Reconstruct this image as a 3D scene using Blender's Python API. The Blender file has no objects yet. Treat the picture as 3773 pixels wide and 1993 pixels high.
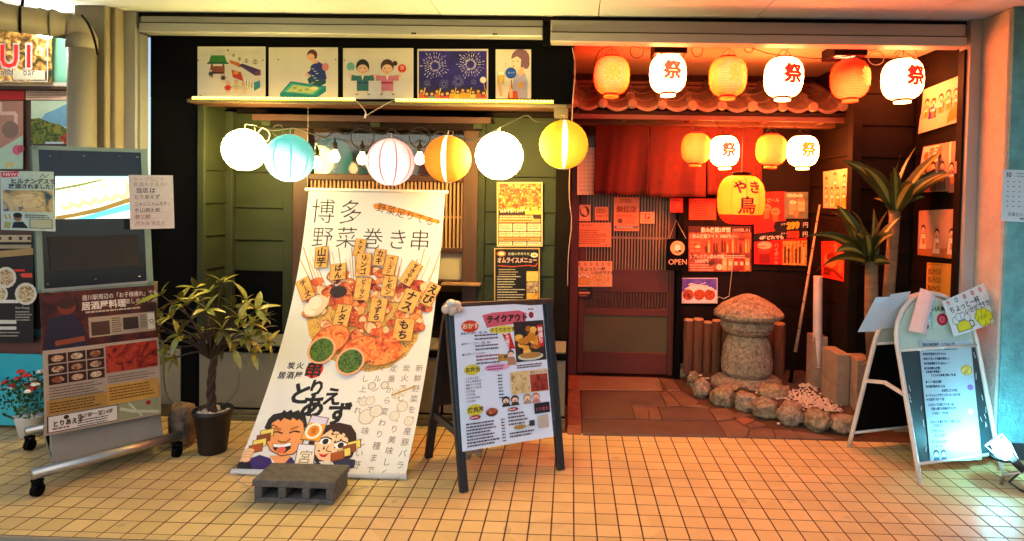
import bpy, bmesh, math, random
from mathutils import Vector, Matrix
random.seed(7)
sc = bpy.context.scene
COL = sc.collection

# ------------------------------------------------------------------ camera, world, sun, exposure
FPX, YAW, PITCH, ROLL = 2322.2, 0.0280037, 0.0261799, 0.0187482
CAMH, CXO, CYO, KD = 1.45107, 151.969, -201.204, 3773 / 2576
_r0 = Vector((math.cos(YAW), math.sin(YAW), 0)); _f0 = Vector((-math.sin(YAW), math.cos(YAW), 0)); _u0 = Vector((0, 0, 1))
CF = math.cos(PITCH) * _f0 - math.sin(PITCH) * _u0
_u1 = math.cos(PITCH) * _u0 + math.sin(PITCH) * _f0
CR = math.cos(ROLL) * _r0 + math.sin(ROLL) * _u1
CU = -math.sin(ROLL) * _r0 + math.cos(ROLL) * _u1
CAM = Vector((0, 0, CAMH))
cam = bpy.data.cameras.new('camera'); camo = bpy.data.objects.new('camera', cam); COL.objects.link(camo)
camo.matrix_world = Matrix(((CR.x, CU.x, -CF.x, 0), (CR.y, CU.y, -CF.y, 0), (CR.z, CU.z, -CF.z, CAMH), (0, 0, 0, 1)))
cam.sensor_width = 36; cam.lens = FPX / 3773 * 36
cam.shift_x = -CXO / 3773; cam.shift_y = CYO / 3773
cam.clip_start = .05; cam.clip_end = 500
sc.camera = camo
sc.cycles.use_denoising = True
try: sc.cycles.denoiser = 'OPENIMAGEDENOISE'
except Exception: pass
sc.cycles.max_bounces = 6; sc.cycles.diffuse_bounces = 3; sc.cycles.glossy_bounces = 2
sc.cycles.use_adaptive_sampling = True; sc.cycles.adaptive_threshold = .03; sc.cycles.use_light_tree = False
sc.cycles.transmission_bounces = 6; sc.cycles.transparent_max_bounces = 8
sc.cycles.sample_clamp_indirect = 6; sc.cycles.caustics_reflective = False; sc.cycles.caustics_refractive = False
SUN_EL, SUN_AZ = math.radians(35), math.radians(200)
w = bpy.data.worlds.new('World'); sc.world = w; w.use_nodes = True
nt = w.node_tree; nt.nodes.clear()
sky = nt.nodes.new('ShaderNodeTexSky'); sky.sky_type = 'NISHITA'; sky.sun_disc = False
sky.sun_elevation = SUN_EL; sky.sun_rotation = SUN_AZ
bg = nt.nodes.new('ShaderNodeBackground'); bg.inputs['Strength'].default_value = 0.15
wo = nt.nodes.new('ShaderNodeOutputWorld')
nt.links.new(sky.outputs[0], bg.inputs[0]); nt.links.new(bg.outputs[0], wo.inputs[0])
sun = bpy.data.lights.new('moon_sun', 'SUN'); sun.energy = 0.02; sun.angle = math.radians(12); sun.color = (.85, .92, 1)
suno = bpy.data.objects.new('moon_sun', sun); COL.objects.link(suno)
_sd = Vector((math.sin(SUN_AZ) * math.cos(SUN_EL), math.cos(SUN_AZ) * math.cos(SUN_EL), math.sin(SUN_EL)))
suno.rotation_euler = (-_sd).to_track_quat('-Z', 'Y').to_euler()
sc.view_settings.view_transform = 'Standard'; sc.view_settings.look = 'None'
sc.view_settings.exposure = 0.3; sc.view_settings.gamma = 1.0

# ------------------------------------------------------------------ point helpers (picture pixel at a known plane -> metres)
def _ray(x, y):
    return CR * ((x * KD - 1886.5 - CXO) / FPX) + CU * (-(y * KD - 996.5 - CYO) / FPX) + CF
def PY(x, y, Y): d = _ray(x, y); return CAM + d * (Y / d.y)
def PX(x, y, X): d = _ray(x, y); return CAM + d * (X / d.x)
def PZ(x, y, Z=0.): d = _ray(x, y); return CAM + d * ((Z - CAMH) / d.z)
def R(a, b): return random.uniform(a, b)
def V(*a): return Vector(a)
def hx(s):
    s = s.lstrip('#'); o = []
    for i in (0, 2, 4):
        c = int(s[i:i + 2], 16) / 255
        o.append(c / 12.92 if c <= .04045 else ((c + .055) / 1.055) ** 2.4)
    return tuple(o)

# ------------------------------------------------------------------ materials
MATS = {}
def _base(name):
    m = bpy.data.materials.new(name); m.use_nodes = True
    nt = m.node_tree; p = nt.nodes['Principled BSDF']
    return m, nt, p
def pm(name, col, rough=.6, metal=0., var=.18, scale=6., bump=0., bscale=60., spec=.4, stretch=None, trans=0., alpha=1., dirt=0., coat=0., detail=6):
    """principled surface with procedural colour variation and fine relief"""
    if name in MATS: return MATS[name]
    if isinstance(col, str): col = hx(col)
    m, nt, p = _base(name); L = nt.links
    g = nt.nodes.new('ShaderNodeNewGeometry'); src = g.outputs['Position']
    if stretch:
        vm = nt.nodes.new('ShaderNodeVectorMath'); vm.operation = 'MULTIPLY'; vm.inputs[1].default_value = stretch
        L.new(src, vm.inputs[0]); src = vm.outputs[0]
    n = nt.nodes.new('ShaderNodeTexNoise'); n.inputs['Scale'].default_value = scale; n.inputs['Detail'].default_value = detail
    n.inputs['Roughness'].default_value = .62
    L.new(src, n.inputs['Vector'])
    mr = nt.nodes.new('ShaderNodeMapRange'); mr.inputs[1].default_value = .3; mr.inputs[2].default_value = .7
    mr.inputs[3].default_value = 1 - var; mr.inputs[4].default_value = 1 + var * .7
    L.new(n.outputs['Fac'], mr.inputs[0])
    mx = nt.nodes.new('ShaderNodeMix'); mx.data_type = 'RGBA'; mx.blend_type = 'MULTIPLY'; mx.inputs[0].default_value = 1
    mx.inputs[6].default_value = (*col, 1)
    cb = nt.nodes.new('ShaderNodeCombineColor')
    for i in range(3): L.new(mr.outputs[0], cb.inputs[i])
    L.new(cb.outputs[0], mx.inputs[7])
    outc = mx.outputs[2]
    if dirt:
        n2 = nt.nodes.new('ShaderNodeTexNoise'); n2.inputs['Scale'].default_value = scale * .45; n2.inputs['Detail'].default_value = 8
        L.new(src, n2.inputs['Vector'])
        r2 = nt.nodes.new('ShaderNodeMapRange'); r2.inputs[1].default_value = .52; r2.inputs[2].default_value = .72
        r2.inputs[3].default_value = 0; r2.inputs[4].default_value = dirt; L.new(n2.outputs['Fac'], r2.inputs[0])
        m2 = nt.nodes.new('ShaderNodeMix'); m2.data_type = 'RGBA'; m2.inputs[7].default_value = (col[0] * .25, col[1] * .22, col[2] * .18, 1)
        L.new(r2.outputs[0], m2.inputs[0]); L.new(outc, m2.inputs[6]); outc = m2.outputs[2]
    L.new(outc, p.inputs['Base Color'])
    rr = nt.nodes.new('ShaderNodeMapRange'); rr.inputs[3].default_value = max(.03, rough - .1); rr.inputs[4].default_value = min(1, rough + .1)
    L.new(n.outputs['Fac'], rr.inputs[0]); L.new(rr.outputs[0], p.inputs['Roughness'])
    p.inputs['Metallic'].default_value = metal; p.inputs['Specular IOR Level'].default_value = spec
    if coat: p.inputs['Coat Weight'].default_value = coat; p.inputs['Coat Roughness'].default_value = .12
    if trans: p.inputs['Transmission Weight'].default_value = trans
    if alpha < 1: p.inputs['Alpha'].default_value = alpha
    if bump:
        nb = nt.nodes.new('ShaderNodeTexNoise'); nb.inputs['Scale'].default_value = bscale; nb.inputs['Detail'].default_value = 5
        L.new(src, nb.inputs['Vector'])
        b = nt.nodes.new('ShaderNodeBump'); b.inputs['Strength'].default_value = bump; b.inputs['Distance'].default_value = .01
        L.new(nb.outputs['Fac'], b.inputs['Height']); L.new(b.outputs['Normal'], p.inputs['Normal'])
    MATS[name] = m
    return m
def ink(c, rough=.5):
    """flat printing ink"""
    return pm('ink_%s' % c.lstrip('#'), c, rough, var=.07, scale=30, spec=.35)
def glow(name, col, strength, base=None, hot=None, zc=0., yc=-.08, rad=.14, stripes=None, rib=.0165):
    """lit paper: emission that fades with distance from the bulb inside (object space)"""
    if name in MATS: return MATS[name]
    m, nt, p = _base(name); L = nt.links
    p.inputs['Base Color'].default_value = (*(base or col), 1); p.inputs['Roughness'].default_value = .75
    p.inputs['Specular IOR Level'].default_value = .15
    tc = nt.nodes.new('ShaderNodeTexCoord'); src = tc.outputs['Object']
    n = nt.nodes.new('ShaderNodeTexNoise'); n.inputs['Scale'].default_value = 14; n.inputs['Detail'].default_value = 4
    L.new(src, n.inputs['Vector'])
    colout = None
    mx = nt.nodes.new('ShaderNodeMix'); mx.data_type = 'RGBA'
    mx.inputs[6].default_value = (*(hot or col), 1); mx.inputs[7].default_value = (*col, 1)
    d = nt.nodes.new('ShaderNodeVectorMath'); d.operation = 'DISTANCE'; d.inputs[1].default_value = (0, yc, zc)
    L.new(src, d.inputs[0])
    mr = nt.nodes.new('ShaderNodeMapRange'); mr.interpolation_type = 'SMOOTHSTEP'
    mr.inputs[1].default_value = rad * .35; mr.inputs[2].default_value = rad * 1.25
    ad = nt.nodes.new('ShaderNodeMath'); ad.operation = 'MULTIPLY_ADD'; ad.inputs[1].default_value = rad * .25; 
    L.new(n.outputs['Fac'], ad.inputs[0]); L.new(d.outputs['Value'], ad.inputs[2])
    L.new(ad.outputs[0], mr.inputs[0]); L.new(mr.outputs[0], mx.inputs[0])
    colout = mx.outputs[2]
    for k, scol, wd, ph in (stripes or ()):
        sx = nt.nodes.new('ShaderNodeSeparateXYZ'); L.new(src, sx.inputs[0])
        at = nt.nodes.new('ShaderNodeMath'); at.operation = 'ARCTAN2'; L.new(sx.outputs[0], at.inputs[0]); L.new(sx.outputs[1], at.inputs[1])
        mu = nt.nodes.new('ShaderNodeMath'); mu.operation = 'MULTIPLY_ADD'; mu.inputs[1].default_value = k / (2 * math.pi); mu.inputs[2].default_value = 10 + ph
        L.new(at.outputs[0], mu.inputs[0])
        fr = nt.nodes.new('ShaderNodeMath'); fr.operation = 'FRACT'; L.new(mu.outputs[0], fr.inputs[0])
        lt = nt.nodes.new('ShaderNodeMath'); lt.operation = 'LESS_THAN'; lt.inputs[1].default_value = wd; L.new(fr.outputs[0], lt.inputs[0])
        m2 = nt.nodes.new('ShaderNodeMix'); m2.data_type = 'RGBA'; m2.inputs[7].default_value = (*scol, 1)
        L.new(lt.outputs[0], m2.inputs[0]); L.new(colout, m2.inputs[6]); colout = m2.outputs[2]
    sz = nt.nodes.new('ShaderNodeSeparateXYZ'); L.new(src, sz.inputs[0])
    sn = nt.nodes.new('ShaderNodeMath'); sn.operation = 'MULTIPLY'; sn.inputs[1].default_value = 2 * math.pi / rib; L.new(sz.outputs[2], sn.inputs[0])
    si = nt.nodes.new('ShaderNodeMath'); si.operation = 'SINE'; L.new(sn.outputs[0], si.inputs[0])
    rb = nt.nodes.new('ShaderNodeMapRange'); rb.inputs[1].default_value = .3; rb.inputs[2].default_value = 1; rb.inputs[3].default_value = strength; rb.inputs[4].default_value = strength * .72; L.new(si.outputs[0], rb.inputs[0])
    L.new(rb.outputs[0], p.inputs['Emission Strength']); L.new(colout, p.inputs['Emission Color'])
    MATS[name] = m
    return m
def photo(name, cols, scale=30., rough=.45, seed=0., dist=1.2, glowing=0.):
    scale *= .6
    """a printed food photograph: several tones broken up by noise"""
    if name in MATS: return MATS[name]
    m, nt, p = _base(name); L = nt.links
    g = nt.nodes.new('ShaderNodeNewGeometry')
    ad = nt.nodes.new('ShaderNodeVectorMath'); ad.inputs[1].default_value = (seed, seed * 1.7, seed * .6); L.new(g.outputs['Position'], ad.inputs[0])
    n = nt.nodes.new('ShaderNodeTexNoise'); n.inputs['Scale'].default_value = scale; n.inputs['Detail'].default_value = 3; n.inputs['Distortion'].default_value = dist
    L.new(ad.outputs[0], n.inputs['Vector'])
    r = nt.nodes.new('ShaderNodeValToRGB'); els = r.color_ramp.elements
    while len(els) < len(cols): els.new(.5)
    for i, c in enumerate(cols):
        els[i].position = .30 + .40 * i / max(1, len(cols) - 1); els[i].color = (*hx(c), 1)
    L.new(n.outputs['Fac'], r.inputs[0]); L.new(r.outputs[0], p.inputs['Base Color']); p.inputs['Roughness'].default_value = rough
    p.inputs['Specular IOR Level'].default_value = .35
    if glowing:
        L.new(r.outputs[0], p.inputs['Emission Color']); p.inputs['Emission Strength'].default_value = glowing
    MATS[name] = m
    return m
def emit(name, col, s):
    if name in MATS: return MATS[name]
    m, nt, p = _base(name)
    if isinstance(col, str): col = hx(col)
    p.inputs['Base Color'].default_value = (*col, 1); p.inputs['Emission Color'].default_value = (*col, 1); p.inputs['Emission Strength'].default_value = s
    n = nt.nodes.new('ShaderNodeTexNoise'); n.inputs['Scale'].default_value = 25
    mr = nt.nodes.new('ShaderNodeMapRange'); mr.inputs[3].default_value = s * .85; mr.inputs[4].default_value = s * 1.15
    nt.links.new(n.outputs['Fac'], mr.inputs[0]); nt.links.new(mr.outputs[0], p.inputs['Emission Strength'])
    MATS[name] = m
    return m

# ------------------------------------------------------------------ scene bookkeeping
WORG = {}
def tag(o, label=None, cat=None, group=None, kind=None):
    if label: o['label'] = label
    if cat: o['category'] = cat
    if group: o['group'] = group
    if kind: o['kind'] = kind
    return o
def link(o, parent=None, world=None):
    COL.objects.link(o)
    world = Vector(world) if world is not None else Vector((0, 0, 0))
    WORG[o] = world
    if parent is not None:
        o.parent = parent; o.location = world - WORG[parent]
    else: o.location = world
    return o
def empty(name, loc, label=None, cat=None, group=None, parent=None):
    o = bpy.data.objects.new(name, None); o.empty_display_size = .1
    link(o, parent, loc); return tag(o, label, cat, group)
class MB:
    """collects shapes (world metres) and links them as one mesh object"""
    def __init__(s): s.v = []; s.f = []; s.m = []; s.mats = []; s.T = None
    def mi(s, mat):
        if mat not in s.mats: s.mats.append(mat)
        return s.mats.index(mat)
    def add(s, vs, fs, mat):
        b = len(s.v); k = s.mi(mat)
        for p in vs:
            p = Vector(p)
            s.v.append(s.T @ p if s.T is not None else p)
        for f in fs: s.f.append([b + i for i in f]); s.m.append(k)
        return s
    def box(s, x0, x1, y0, y1, z0, z1, mat):
        return s.add([(x0, y0, z0), (x1, y0, z0), (x1, y1, z0), (x0, y1, z0), (x0, y0, z1), (x1, y0, z1), (x1, y1, z1), (x0, y1, z1)],
                     [(0, 3, 2, 1), (4, 5, 6, 7), (0, 1, 5, 4), (1, 2, 6, 5), (2, 3, 7, 6), (3, 0, 4, 7)], mat)
    def cbox(s, c, sx, sy, sz, mat): return s.box(c[0] - sx / 2, c[0] + sx / 2, c[1] - sy / 2, c[1] + sy / 2, c[2] - sz / 2, c[2] + sz / 2, mat)
    def bar(s, a, b, wd, th, mat, up=(0, 0, 1)):
        a = Vector(a); b = Vector(b); d = (b - a).normalized(); up = Vector(up)
        if abs(d.dot(up)) > .98: up = Vector((0, 1, 0))
        x = d.cross(up).normalized(); y = x.cross(d).normalized()
        q = [x * sx * wd / 2 + y * sy * th / 2 for sx, sy in ((-1, -1), (1, -1), (1, 1), (-1, 1))]
        return s.add([a + k for k in q] + [b + k for k in q], [(3, 2, 1, 0), (4, 5, 6, 7), (0, 1, 5, 4), (1, 2, 6, 5), (2, 3, 7, 6), (3, 0, 4, 7)], mat)
    def tube(s, pts, r, mat, n=8, cap=True):
        pts = [Vector(p) for p in pts]; rs = r if isinstance(r, (list, tuple)) else [r] * len(pts)
        vs = []; fs = []; ref = Vector((0, 0, 1))
        d0 = (pts[1] - pts[0]).normalized()
        if abs(d0.dot(ref)) > .95: ref = Vector((0, 1, 0))
        x = d0.cross(ref).normalized()
        for i, p in enumerate(pts):
            d = (pts[min(i + 1, len(pts) - 1)] - pts[max(i - 1, 0)]).normalized()
            x = (x - d * x.dot(d)).normalized(); y = d.cross(x)
            for k in range(n):
                a = 2 * math.pi * k / n
                vs.append(p + (x * math.cos(a) + y * math.sin(a)) * rs[i])
        for i in range(len(pts) - 1):
            for k in range(n):
                fs.append((i * n + k, i * n + (k + 1) % n, (i + 1) * n + (k + 1) % n, (i + 1) * n + k))
        if cap: fs.append(tuple(range(n - 1, -1, -1))); fs.append(tuple((len(pts) - 1) * n + k for k in range(n)))
        return s.add(vs, fs, mat)
    def lathe(s, prof, c, mat, n=24, sx=1., sy=1., jit=0., cap=True):
        c = Vector(c); vs = []; fs = []
        for i, (r, z) in enumerate(prof):
            for k in range(n):
                a = 2 * math.pi * k / n; rr = r * (1 + (R(-jit, jit) if jit else 0))
                vs.append(c + Vector((math.sin(a) * rr * sx, -math.cos(a) * rr * sy, z)))
        for i in range(len(prof) - 1):
            for k in range(n): fs.append((i * n + k, i * n + (k + 1) % n, (i + 1) * n + (k + 1) % n, (i + 1) * n + k))
        if cap: fs.append(tuple(range(n - 1, -1, -1))); fs.append(tuple((len(prof) - 1) * n + k for k in range(n)))
        return s.add(vs, fs, mat)
    def prism(s, poly, z0, z1, mat):
        """poly: list of (x,y) counter-clockwise"""
        n = len(poly); a = sum(poly[i][0] * poly[(i + 1) % n][1] - poly[(i + 1) % n][0] * poly[i][1] for i in range(n))
        if a < 0: poly = poly[::-1]
        vs = [(x, y, z0) for x, y in poly] + [(x, y, z1) for x, y in poly]
        return s.add(vs, [tuple(range(n - 1, -1, -1)), tuple(range(n, 2 * n))] + [(i, (i + 1) % n, n + (i + 1) % n, n + i) for i in range(n)], mat)
    def quad(s, a, b, c, d, mat): return s.add([a, b, c, d], [(0, 1, 2, 3)], mat)
    def build(s, name, parent=None, smooth=False, bevel=0., origin=None, seg=2, subsurf=0):
        if origin is None:
            xs = [p.x for p in s.v]; ys = [p.y for p in s.v]; zs = [p.z for p in s.v]
            origin = Vector(((min(xs) + max(xs)) / 2, (min(ys) + max(ys)) / 2, min(zs)))
        origin = Vector(origin)
        me = bpy.data.meshes.new(name); me.from_pydata([p - origin for p in s.v], [], s.f)
        for m in s.mats: me.materials.append(m)
        me.polygons.foreach_set('material_index', s.m)
        if smooth: me.polygons.foreach_set('use_smooth', [True] * len(s.f))
        me.update()
        o = bpy.data.objects.new(name, me); link(o, parent, origin)
        if bevel:
            b = o.modifiers.new('bevel', 'BEVEL'); b.width = bevel; b.segments = seg; b.limit_method = 'ANGLE'; b.angle_limit = .7
            b.harden_normals = False
        if subsurf:
            q = o.modifiers.new('sub', 'SUBSURF'); q.levels = subsurf; q.render_levels = subsurf
        return o
def B(name, parent, x0, x1, y0, y1, z0, z1, mat, bevel=.003): 
    return MB().box(min(x0,x1), max(x0,x1), min(y0,y1), max(y0,y1), min(z0,z1), max(z0,z1), mat).build(name, parent, bevel=bevel, seg=1)
def inst(src, name, parent, world, rot=None, scale=None):
    o = bpy.data.objects.new(name, src.data); link(o, parent, world)
    if rot is not None: o.rotation_euler = rot
    if scale is not None: o.scale = scale
    for md in src.modifiers:
        if md.type == 'BEVEL':
            b = o.modifiers.new('bevel', 'BEVEL'); b.width = md.width; b.segments = md.segments; b.limit_method = 'ANGLE'; b.angle_limit = .7
    return o

# ------------------------------------------------------------------ lettering
_fc = bpy.data.curves.new('lettering', 'FONT'); _fc.resolution_u = 2; _fo = bpy.data.objects.new('lettering', _fc)
_GL = {}
def glyph(ch, bold=0.):
    k = (ch, bold)
    if k in _GL: return _GL[k]
    _fc.body = ch; _fc.offset = bold
    me = _fo.to_mesh()
    vs = [(v.co.x, v.co.y) for v in me.vertices]; fs = [tuple(p.vertices) for p in me.polygons]
    _fo.to_mesh_clear()
    if ord(ch) > 0x2e00: adv = 1.
    else: adv = (max((v[0] for v in vs), default=.25) + .07) if vs else .3
    _GL[k] = (vs, fs, adv)
    return _GL[k]
def refine(vs, fs, mx):
    """split long edges so that lettering can follow a curved surface"""
    bm = bmesh.new(); bv = [bm.verts.new((a, b, 0)) for a, b in vs]
    for f in fs:
        try: bm.faces.new([bv[i] for i in f])
        except ValueError: pass
    bmesh.ops.triangulate(bm, faces=bm.faces[:])
    for _ in range(4):
        es = [e for e in bm.edges if e.calc_length() > mx]
        if not es: break
        bmesh.ops.subdivide_edges(bm, edges=es, cuts=1); bmesh.ops.triangulate(bm, faces=[f for f in bm.faces if len(f.verts) > 3])
    bm.verts.index_update()
    o = [(v.co.x, v.co.y) for v in bm.verts]; q = [tuple(v.index for v in f.verts) for f in bm.faces]
    bm.free(); return o, q
class Art:
    """a printed sheet: paper with flat prints laid on it. quad = TL, TR, BR, BL in metres; picture units: u right 0..1, v down 0..1"""
    STEP = .00005
    def __init__(s, quad, paper, t=.0012, curl=None, grid=(1, 1), edge=None):
        s.q = [Vector(p) for p in quad]; s.n = (s.q[3] - s.q[0]).cross(s.q[1] - s.q[0]).normalized()
        s.W = ((s.q[1] - s.q[0]).length + (s.q[2] - s.q[3]).length) / 2; s.H = ((s.q[3] - s.q[0]).length + (s.q[2] - s.q[1]).length) / 2
        s.asp = s.H / s.W; s.curl = curl; s.mb = MB(); s.d = .0004; s.t = t
        nu, nv = grid; vs = []
        for side in (0, 1):
            for j in range(nv + 1):
                for i in range(nu + 1): vs.append(s.at(i / nu, j / nv, -t if side else 0))
        fs = []; N = (nu + 1) * (nv + 1)
        for j in range(nv):
            for i in range(nu):
                a = j * (nu + 1) + i; fs.append((a, a + nu + 1, a + nu + 2, a + 1)); fs.append((N + a, N + a + 1, N + a + nu + 2, N + a + nu + 1))
        rim = [i for i in range(nu + 1)] + [(nu + 1) * (j + 1) - 1 for j in range(1, nv + 1)] + [N - 1 - i for i in range(1, nu + 1)] + [(nu + 1) * (nv - j) for j in range(1, nv)]
        for k in range(len(rim)):
            a, b = rim[k], rim[(k + 1) % len(rim)]; fs.append((a, b, N + b, N + a))
        s.mb.add(vs, fs, ink(paper) if isinstance(paper, str) else paper)
    def at(s, u, v, d=0.):
        p = (s.q[0] * (1 - u) + s.q[1] * u) * (1 - v) + (s.q[3] * (1 - u) + s.q[2] * u) * v + s.n * d
        if s.curl: p = p + s.curl(u, v)
        return p
    def _m(s, c): return ink(c) if isinstance(c, str) else c
    def poly(s, pts, c, keep=False):
        if not keep: s.d += s.STEP
        a = sum(pts[i][0] * pts[(i + 1) % len(pts)][1] - pts[(i + 1) % len(pts)][0] * pts[i][1] for i in range(len(pts)))
        if a > 0: pts = pts[::-1]
        if s.curl:
            vs, fs = refine([(u, v * s.asp) for u, v in pts], [tuple(range(len(pts)))], .035)
            s.mb.add([s.at(u, v / s.asp, s.d) for u, v in vs], fs, s._m(c)); return s
        s.mb.add([s.at(u, v, s.d) for u, v in pts], [tuple(range(len(pts)))], s._m(c)); return s
    def rect(s, u0, v0, u1, v1, c, rot=0., keep=False):
        cu, cv = (u0 + u1) / 2, (v0 + v1) / 2; ca, sa = math.cos(rot), math.sin(rot); o = []
        for u, v in ((u0, v0), (u1, v0), (u1, v1), (u0, v1)):
            du, dv = (u - cu), (v - cv) * s.asp
            o.append((cu + du * ca - dv * sa, cv + (du * sa + dv * ca) / s.asp))
        return s.poly(o, c, keep)
    def ell(s, u, v, ru, rv=None, c='#000000', n=14, a0=0., a1=360., rot=0., keep=False):
        """ru in widths, rv in heights (default: round)"""
        if rv is None: rv = ru / s.asp
        o = []; full = a1 - a0 >= 359
        for k in range(n + (0 if full else 1)):
            a = math.radians(a0 + (a1 - a0) * k / n); x, y = math.cos(a) * ru, math.sin(a) * rv * s.asp
            o.append((u + x * math.cos(rot) - y * math.sin(rot), v + (x * math.sin(rot) + y * math.cos(rot)) / s.asp))
        return s.poly(o, c, keep)
    def line(s, pts, wd, c):
        """wd in widths"""
        s.d += s.STEP
        for (u0, v0), (u1, v1) in zip(pts, pts[1:]):
            du, dv = u1 - u0, (v1 - v0) * s.asp; L = math.hypot(du, dv) or 1e-6; nx, ny = -dv / L * wd / 2, du / L * wd / 2 / s.asp
            s.poly([(u0 + nx, v0 + ny), (u1 + nx, v1 + ny), (u1 - nx, v1 - ny), (u0 - nx, v0 - ny)], c, True)
        return s
    def text(s, t, u, v, size, c='#1a1512', bold=0., vert=False, rot=0., sq=1., gap=1., mid=False, wob=0.):
        """size in heights; (u, v) = top left (or centre line start when mid)"""
        s.d += s.STEP; k = s._m(c); ca, sa = math.cos(rot), math.sin(rot)
        if mid and not vert:
            tw = sum(glyph(ch, min(bold, .012))[2] for ch in t) * size * s.asp * sq * gap; u -= tw / 2
        pu = pv = 0.
        for ch in t:
            vs, fs, adv = glyph(ch, min(bold, .012))
            if s.curl and size * s.asp > .05: vs, fs = refine(vs, fs, .035 / (size * s.asp))
            dw = R(-wob, wob) if wob else 0
            e = bold - .012
            for j, (sx_, sy_) in enumerate(((0, 0), (e, e), (-e, e), (e, -e), (-e, -e)) if e > .004 else ((0, 0),)):
                o = []
                for x, y in vs:
                    X = (pu + (x + sx_) * sq * (1 + dw)) * size * s.asp; Y = (pv + .86 - (y + sy_) * (1 + dw * .5) + dw * .3) * size * s.asp
                    o.append(s.at(u + X * ca - Y * sa, v + (X * sa + Y * ca) / s.asp, s.d + j * 8e-6))
                if o: s.mb.add(o, fs, k)
            if vert: pv += gap
            else: pu += adv * sq * gap
        return s
    def rows(s, u0, v0, u1, n, dv, h, c, fill=.8, seed=1):
        """rows of print too fine to read: broken dashes"""
        rg = random.Random(seed); s.d += s.STEP
        for i in range(n):
            u = u0; end = u0 + (u1 - u0) * rg.uniform(fill, 1)
            while u < end:
                L = rg.uniform(.6, 2.6) * h * s.asp
                s.poly([(u, v0 + i * dv), (min(u + L, end), v0 + i * dv), (min(u + L, end), v0 + i * dv + h), (u, v0 + i * dv + h)], c, True)
                u += L + .35 * h * s.asp
        return s
    def done(s, name, label, cat='poster', group=None, parent=None):
        o = s.mb.build(name, parent)
        return tag(o, label, cat if parent is None else None, group)
def qY(x0, y0, x1, y1, Y): return [PY(x0, y0, Y), PY(x1, y0, Y), PY(x1, y1, Y), PY(x0, y1, Y)]
def q4(Y, *p): return [PY(x, y, Y) for x, y in p]

# ================================================================== THE SETTING
M_black = pm('black_panel', (.002, .002, .0022), .6, var=.3, spec=.06)
M_dark = pm('dark_stained_wood', (.011, .0055, .004), .6, var=.35, scale=5, stretch=(1, 1, .15), bump=.08, bscale=40, spec=.1)
M_brown = pm('brown_wood', (.075, .032, .018), .5, var=.35, scale=9, stretch=(1, 1, .12), bump=.1, bscale=50)
M_brownh = pm('brown_wood_beam', (.07, .026, .014), .5, var=.35, scale=9, stretch=(.12, 1, 1), bump=.1, bscale=50)
M_siding = pm('olive_grey_siding', (.030, .036, .017), .62, var=.16, scale=7, stretch=(.3, .3, 1), bump=.12, bscale=90, dirt=.3, spec=.2)
M_siding_dark = pm('dark_brown_siding', (.010, .0055, .003), .7, var=.35, scale=7, stretch=(.3, .3, 1), bump=.12, bscale=90, spec=.07)
M_alu = pm('aged_aluminium_frame', (.42, .42, .42), .45, metal=.15, var=.12, scale=5, stretch=(.2, 1, 1), dirt=.2)
M_aluv = pm('aged_aluminium_jamb', (.36, .35, .33), .45, metal=.15, var=.14, scale=5, stretch=(1, 1, .2), dirt=.2)
M_soffit = pm('painted_soffit', (.62, .66, .70), .7, var=.05, scale=1.5, bump=.03, bscale=40, dirt=.05)
M_stucco = pm('rough_stucco', (.45, .42, .37), .75, var=.14, scale=9, bump=1.0, bscale=55)
M_conc = pm('beige_render_pillar', (.30, .25, .17), .8, var=.12, scale=5, bump=.25, bscale=70, dirt=.25)
M_mortar = pm('dark_joint_mortar', (.085, .04, .016), .9, var=.3, scale=20)
M_ground = pm('asphalt', (.045, .045, .047), .9, var=.3, scale=14, bump=.4, bscale=120)
M_beige = pm('beige_base_panel', (.23, .20, .135), .7, var=.14, scale=4, bump=.05, dirt=.25)
M_white = pm('white_plastic', (.72, .71, .68), .4, var=.05)
M_plank = pm('grey_plank', (.17, .17, .14), .6, var=.25, scale=9, stretch=(1, .2, 1), bump=.1)
M_rail = pm('worn_wooden_sill_rail', (.15, .12, .06), .55, var=.25, scale=8, stretch=(.2, 1, 1), dirt=.2)
M_cable = pm('black_cable', (.015, .013, .012), .5)
M_cord = pm('pale_cord', (.45, .40, .30), .8)
M_entryceil = pm('entry_ceiling_board', (.32, .25, .16), .75, var=.06, scale=3)

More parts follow.
